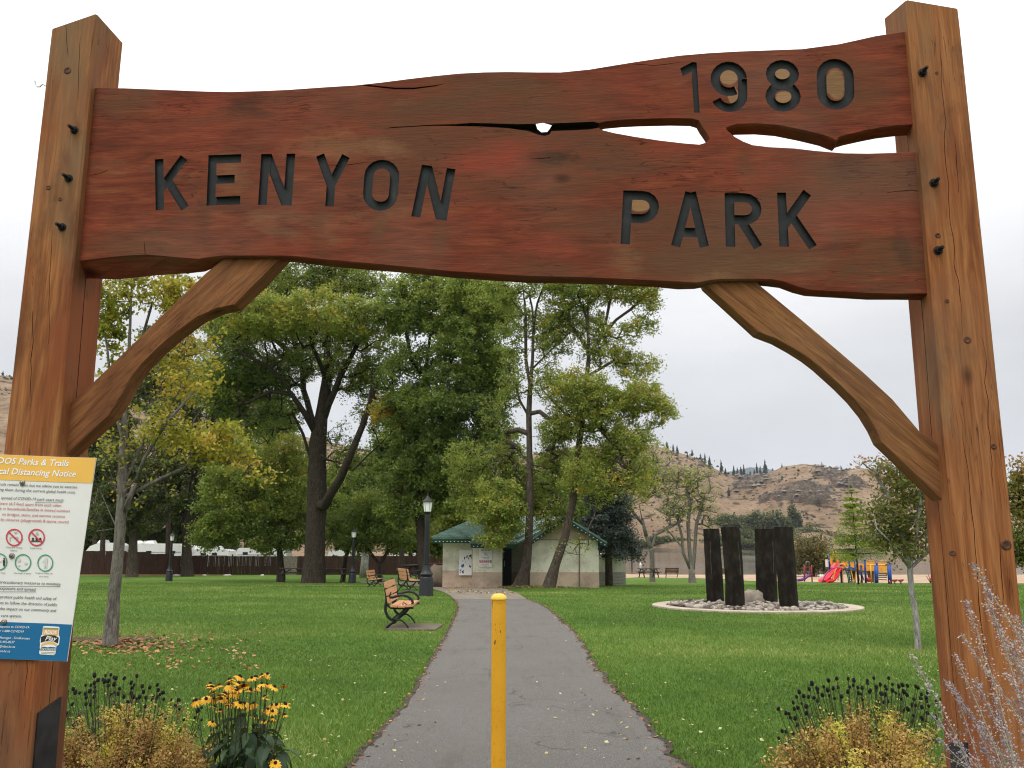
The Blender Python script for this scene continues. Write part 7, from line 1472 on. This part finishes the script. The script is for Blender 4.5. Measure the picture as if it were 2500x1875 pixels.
# ------------------------------------------------------------------ spent cone flowers
HEADM = plain('black_seed_head', (.010, .007, .006), .9, 0, .3, 200, .8); STEMM = plain('dry_green_stem', (.055, .050, .022), .8, 0, .4, 20); DLEAF = leafmat('dark_stem_leaf', [(0, (.02, .035, .012)), (1, (.07, .09, .03))], .2)
hm = MB(); hm.blob((0, 0, 0), (.0125, .0125, .0135), 2, .12, 8, 6); hobj = hm.build('seed_head', HEADM, None, True); HME = hobj.data; bpy.data.objects.remove(hobj)
def spent(label, pts, Y, seed, cx, grp='spent flower stems beside the gate'):
    R = random.Random(seed); c = P(cx, 1800, Y); c.z = gh(c.x, c.y); rt = thing('spent_coneflower', label, 'flowers', tuple(c), grp); st = MB(); LC = []
    for (px, py) in pts:
        e = P(px, py, Y + R.uniform(-.22, .22)); b = Vector((c.x + (e.x - c.x) * .45 + R.uniform(-.05, .05), e.y + R.uniform(-.05, .05), c.z)); mid = b.lerp(e, .55) + Vector((R.uniform(-.02, .02), 0, .02))
        st.tube([b, mid, e], [.0028, .0022, .0018], 4, False); o = link('seed_head', HME, rt); o.location = e - c; s = R.uniform(.6, 1.0); o.scale = (s, s, s * R.uniform(.9, 1.25)); o.rotation_euler = (R.uniform(-.3, .3), R.uniform(-.3, .3), 0)
        for k in range(5): q = b.lerp(mid, R.random()) if R.random() < .5 else mid.lerp(e, R.random() * .7); LC.append((q.x + R.gauss(0, .02), q.y, q.z))
    st.build('stems', STEMM, rt, True); V, F, At = leaf_mesh(np.array(LC), np.full(len(LC), .05), np.random.default_rng(seed).random(len(LC)), .2, .35); link('leaves', mkmesh('leaves', V - np.array(c), F, DLEAF, None, False, {'tint': At}), rt)
zl = [(637, 410), (711, 412), (748, 407), (662, 443), (695, 440), (705, 452), (730, 448), (770, 425), (782, 430), (838, 430), (923, 415), (637, 462), (577, 478), (614, 478), (640, 490), (730, 480), (770, 470), (885, 460), (905, 475), (890, 495), (960, 484), (1010, 492), (1062, 475), (806, 500), (455, 520), (493, 503), (508, 525), (452, 542), (537, 530), (575, 535), (605, 517), (580, 560), (635, 555), (750, 543), (798, 535), (770, 530), (835, 555), (885, 530), (897, 555), (968, 522), (940, 558), (985, 562), (1035, 548), (1068, 510), (1100, 527), (1080, 540), (1105, 572), (1028, 575), (1157, 575), (1205, 580), (487, 606), (580, 605), (610, 608), (768, 602), (980, 622), (1182, 618), (445, 668), (465, 665), (533, 690), (430, 730), (545, 722), (497, 752), (422, 785), (758, 682), (1120, 705), (1210, 640), (1240, 710), (1272, 667), (1315, 697), (1335, 650), (1360, 630), (1360, 712), (920, 570), (640, 520), (860, 590), (1060, 560)]
spent('black dead flower heads on thin stems behind the left shrub', [(x / 2.765, 1500 + y / 2.765) for x, y in zl], 5.0, 71, 320)
zr = [(807, 942), (893, 943), (745, 955), (935, 955), (1036, 955), (1085, 938), (1197, 938), (620, 978), (1037, 975), (1225, 985), (600, 1020), (660, 1018), (710, 1003), (738, 1028), (817, 1008), (903, 1005), (965, 1008), (997, 1012), (1060, 1030), (1133, 985), (1170, 1000), (1105, 1005), (1272, 1000), (1300, 990), (1337, 995), (1400, 1000), (1415, 1010), (1310, 1040), (1333, 1062), (525, 1042), (558, 1072), (595, 1078), (636, 1085), (665, 1045), (505, 1078), (480, 1120), (545, 1128), (488, 1168), (514, 1160), (578, 1150), (660, 1110), (580, 1200), (370, 1168), (425, 1200), (448, 1205), (458, 1235), (495, 1240), (510, 1290), (397, 1335), (427, 1340), (475, 1350), (372, 1388), (890, 1040), (970, 1050), (990, 1060), (1000, 1095), (1050, 1040), (1105, 1030), (1140, 1055), (1180, 1020), (1170, 1060), (1225, 1030), (1275, 1060), (1250, 1050), (1125, 1120), (1163, 1120), (1192, 1112), (1290, 1095), (1442, 1060), (1490, 1045), (1385, 1095), (1437, 1090), (1478, 1085), (1480, 1110), (1372, 1140), (1398, 1143), (1445, 1155), (1497, 1148), (1340, 1170), (1383, 1220), (1447, 1240), (1487, 1200), (1557, 1115), (1550, 1222), (1556, 1250), (1592, 1098), (930, 990), (840, 1075), (790, 1090), (780, 1015), (425, 1445), (375, 1605), (700, 1065), (750, 1070)]
spent('black dead flower heads in a broad arc behind the right golden shrub', [(1780 + x / 3.072, 1350 + y / 3.072) for x, y in zr], 4.9, 72, 2100)
# ------------------------------------------------------------------ black-eyed daisies
PET = plain('yellow_petal', (.80, .42, .012), .55, 0, .18, 60); CONE = plain('dark_flower_cone', (.022, .010, .008), .9, 0, .3, 200, .6); DG = leafmat('broad_leaf', [(0, (.018, .040, .016)), (.5, (.036, .080, .030)), (1, (.08, .14, .05))], .25, .45)
YF = 4.8; c0 = P(600, 1800, YF); c0.z = gh(c0.x, c0.y); df = thing('yellow_daisies', 'clump of yellow daisies with dark centres and broad dark leaves left of the path', 'flowers', tuple(c0))
zf = [(1410, 490), (1480, 480), (1550, 440), (1545, 475), (1610, 470), (1625, 425), (1645, 470), (1668, 480), (1725, 425), (1770, 410), (1600, 500), (1588, 520), (1690, 510), (1805, 478), (1852, 490), (1325, 582), (1392, 572), (1440, 570), (1480, 553), (1522, 545), (1790, 565), (1560, 608), (1620, 600), (1712, 600), (1485, 648), (1835, 612), (1868, 612), (1805, 640), (1840, 655), (1433, 727), (1728, 690), (1838, 702), (1890, 672), (1922, 680), (1785, 720), (1832, 910), (1858, 1005), (1420, 470), (1700, 430), (1740, 495)]
rz_ = random.Random(31); zf += [(x + rz_.gauss(0, 34), y + rz_.gauss(0, 16)) for x, y in zf[:27]]
pmesh = []
for v in range(4):
    m = MB(); R = random.Random(v); npet = 12; drop = (.18, .45, .3, .7)[v]
    for k in range(npet):
        a = 6.283 * k / npet + R.uniform(-.1, .1); L = .031 * R.uniform(.85, 1.1); w = .0062; d = Vector((math.cos(a), math.sin(a), 0)); s = Vector((-math.sin(a), math.cos(a), 0)); z1, z2 = -L * drop * .4, -L * drop
        m.add([d * .006 - s * w * .5, d * .006 + s * w * .5, d * L * .6 + s * w + Vector((0, 0, z1)), d * L * .97 + s * w * .4 + Vector((0, 0, z2)), d * L * .97 - s * w * .4 + Vector((0, 0, z2)), d * L * .6 - s * w + Vector((0, 0, z1))], [(0, 1, 2, 3, 4, 5)])
    o = m.build('petals', PET); pmesh.append(o.data); bpy.data.objects.remove(o)
m = MB(); m.blob((0, 0, .004), (.0085, .0085, .0085), 1, .05, 9, 6); o = m.build('cone', CONE, None, True); cme = o.data; bpy.data.objects.remove(o)
st = MB(); LC = []; LS = []
for i, (zx, zy) in enumerate(zf):
    R = random.Random(i + 900); e = P(zx / 2.765, 1500 + zy / 2.765, YF + R.uniform(-.2, .2)); fl = link('flower', pmesh[i % 4], df); fl.location = e - c0; s = R.uniform(.85, 1.2); fl.scale = (s, s, s); fl.rotation_euler = (R.uniform(-.1, .55), R.uniform(-.35, .35), R.uniform(0, 6)); link('flower_cone', cme, fl)
    b = Vector((c0.x + (e.x - c0.x) * .35 + R.uniform(-.05, .05), c0.y + R.uniform(-.1, .1), c0.z)); mid = b.lerp(e, .6) + Vector((R.uniform(-.02, .02), 0, 0)); st.tube([b, mid, e - Vector((0, 0, .004))], [.003, .0024, .0016], 4, False)
    for k in range(3): q = b.lerp(e, R.uniform(.3, .8)); LC.append((q.x + R.gauss(0, .02), q.y + R.gauss(0, .03), q.z)); LS.append(R.uniform(.03, .06))
st.build('stems', STEMM, df, True)
V, F, At = leaf_mesh(np.array(LC), np.array(LS), np.random.default_rng(3).random(len(LC)), .2, .35); link('stem_leaves', mkmesh('stem_leaves', V - np.array(c0), F, DG, None, False, {'tint': At}), df)
lv = []
for v in range(3):   # broad leaves with a midrib fold
    m = MB(); L = .13; W = .036; pr = [(0, .12), (.15, .7), (.4, 1.0), (.7, .72), (.9, .3), (1, .02)]; vs = []
    for t, w in pr: z = -.35 * L * t * t * (1 + .4 * v) + .04 * t * (1 - t); vs += [Vector((L * t, -W * w, z + .012)), Vector((L * t, 0, z)), Vector((L * t, W * w, z + .012 + .006 * math.sin(9 * t + v)))]
    m.add(vs, [(3 * k + j, 3 * k + j + 1, 3 * k + j + 4, 3 * k + j + 3) for k in range(5) for j in range(2)]); o = m.build('leaf', DG, None, True); lv.append(o.data); at = o.data.attributes.new('tint', 'FLOAT', 'POINT'); at.data.foreach_set('value', np.full(len(o.data.vertices), (.2, .45, .7)[v], dtype=np.float32)); bpy.data.objects.remove(o)
for k in range(280):
    R = random.Random(k + 400); a = R.uniform(0, 6.283); rr_ = R.uniform(.02, .19); z = R.uniform(.16, .70) * (1 - rr_ * 1.3); o = link('leaf', lv[k % 3], df); o.location = (math.cos(a) * rr_ * 1.05, math.sin(a) * rr_, z); o.rotation_euler = (R.uniform(-.4, .4), R.uniform(-.2, .9), a + R.uniform(-.9, .9)); s = R.uniform(.45, .95); o.scale = (s, s, s)
# ------------------------------------------------------------------ tall pale sage in front of the right post
SGM = leafmat('sage_floret', [(0, (.20, .17, .30)), (.35, (.34, .29, .37)), (.7, (.50, .41, .41)), (1, (.64, .54, .48))], .25, .7); SGS = plain('sage_stem', (.42, .38, .26), .7, 0, .2, 30)
YS = 2.95; c1 = P(2440, 1875, YS); c1.z = gh(c1.x, c1.y); sg = thing('russian_sage', 'tall pale lavender sage with arching flower spikes before the right gate post', 'plant', tuple(c1)); st = MB(); C = []; S = []; T_s = []
tips = [(2373, 1372, 5), (2404, 1428, 3), (2358, 1462, 3), (2405, 1470, 4), (2345, 1545, 2), (2330, 1592, 1), (2222, 1592, 1), (2303, 1657, 1), (2325, 1667, 1), (2380, 1655, 2), (2437, 1545, 4), (2470, 1560, 4), (2455, 1640, 3), (2490, 1620, 4), (2350, 1720, 1), (2425, 1690, 2), (2270, 1740, 1), (2480, 1500, 3), (2390, 1760, 2), (2440, 1740, 2), (2470, 1700, 2), (2500, 1680, 2), (2290, 1800, 1), (2345, 1830, 1), (2390, 1820, 1), (2490, 1780, 1), (2440, 1800, 1), (2500, 1540, 3), (2515, 1600, 3), (2505, 1720, 2)]
R = random.Random(8)
for (tx, ty, dens) in tips:
    e = P(tx, ty, YS + R.uniform(-.25, .2)); b = Vector((c1.x + R.uniform(-.05, .35) + (tx - 2400) / 2000 * .8, YS + R.uniform(-.15, .25), c1.z + .0)); L = (e - b).length; mid = b.lerp(e, .55) + Vector((.06 + (b.x - e.x) * .12, 0, .06)); pts = cat_rom([b, mid, e], 6); st.tube(pts, [.0030 - .0018 * i / len(pts) for i in range(len(pts))], 5, False)
    n_w = int(L * 26); 
    for k in range(n_w):
        f = .52 + .48 * k / n_w; q = pts[0].lerp(pts[6], f * 2) if f < .5 else pts[min(int(f * (len(pts) - 1)), len(pts) - 2)].lerp(pts[min(int(f * (len(pts) - 1)) + 1, len(pts) - 1)], (f * (len(pts) - 1)) % 1)
        rw = .0085 * (1.15 - (f - .52) * 1.1) * (1 + dens * .09); lav = (.30 if R.random() < .5 else .5) if ty > 1640 else (.2 if R.random() < .08 else .68)
        for j in range(8 + dens): C.append((q.x + R.gauss(0, rw), q.y + R.gauss(0, rw), q.z + R.gauss(0, .0035))); S.append(R.uniform(.0055, .0100)); T_s.append(lav + R.gauss(0, .16))
    for k in range(1 + dens // 2):   # side shoots
        q = pts[R.randint(3, 8)]; e2 = q + Vector((R.uniform(-.13, .07), R.uniform(-.05, .05), R.uniform(.05, .16))); st.tube([q, q.lerp(e2, .5) + Vector((.012, 0, 0)), e2], [.0016, .0012, .0009], 3, False)
        for j in range(16 + 4 * dens): f = R.uniform(.35, 1); v = q.lerp(e2, f); C.append((v.x + R.gauss(0, .006), v.y + R.gauss(0, .006), v.z + R.gauss(0, .006))); S.append(R.uniform(.005, .009)); T_s.append(.45 + R.gauss(0, .2))
for k in range(30):  # dry stems low down
    b = Vector((c1.x + R.uniform(-.15, .45), YS + R.uniform(-.2, .2), c1.z)); e = b + Vector((R.uniform(-.35, .1), R.uniform(-.1, .1), R.uniform(.45, .95))); st.tube([b, b.lerp(e, .5) + Vector((.05, 0, .03)), e], [.0026, .002, .0012], 4, False)
st.build('stems', SGS, sg, True); V, F, At = leaf_mesh(np.array(C), np.array(S), np.array(T_s), .2, .8); link('flower_spikes', mkmesh('flower_spikes', V - np.array(c1), F, SGM, None, False, {'tint': At}), sg)
# second lavender clump seen right of the post
c2 = P(2510, 1500, 9.5); c2.z = gh(c2.x, c2.y); lb_ = thing('lavender_clump', 'low purple lavender clump at the right edge beyond the gate post', 'plant', tuple(c2)); st = MB(); C = []; T_s = []
for k in range(90):
    a = R.uniform(0, 6.28); l = R.uniform(.2, .5); e = c2 + Vector((math.cos(a) * l * .8, math.sin(a) * l * .8, R.uniform(.45, .95))); st.tube([c2 + Vector((math.cos(a) * .1, math.sin(a) * .1, 0)), e], [.003, .002], 3, False)
    for j in range(26): f = R.uniform(.6, 1); v = c2.lerp(e, f); C.append((v.x + R.gauss(0, .015), v.y + R.gauss(0, .015), v.z)); T_s.append(.1 + R.gauss(0, .15))
st.build('stems', SGS, lb_); V, F, At = leaf_mesh(np.array(C), np.full(len(C), .018), np.array(T_s), .2, .8); link('flower_spikes', mkmesh('flower_spikes', V - np.array(c2), F, SGM, None, False, {'tint': At}), lb_)
# ------------------------------------------------------------------ thin air between here and the far hills
g = N('thin_haze'); pv = g.n('ShaderNodeVolumePrincipled', {'Color': (.80, .86, .95, 1), 'Density': 0.00008, 'Anisotropy': .3}); g.t.links.new(pv.outputs[0], g.out.inputs['Volume'])
m = MB(); m.box((0, 2000, 199.5), (9000, 6000, 421)); hz_ = m.build('haze', g.m); hz_['kind'] = 'stuff'
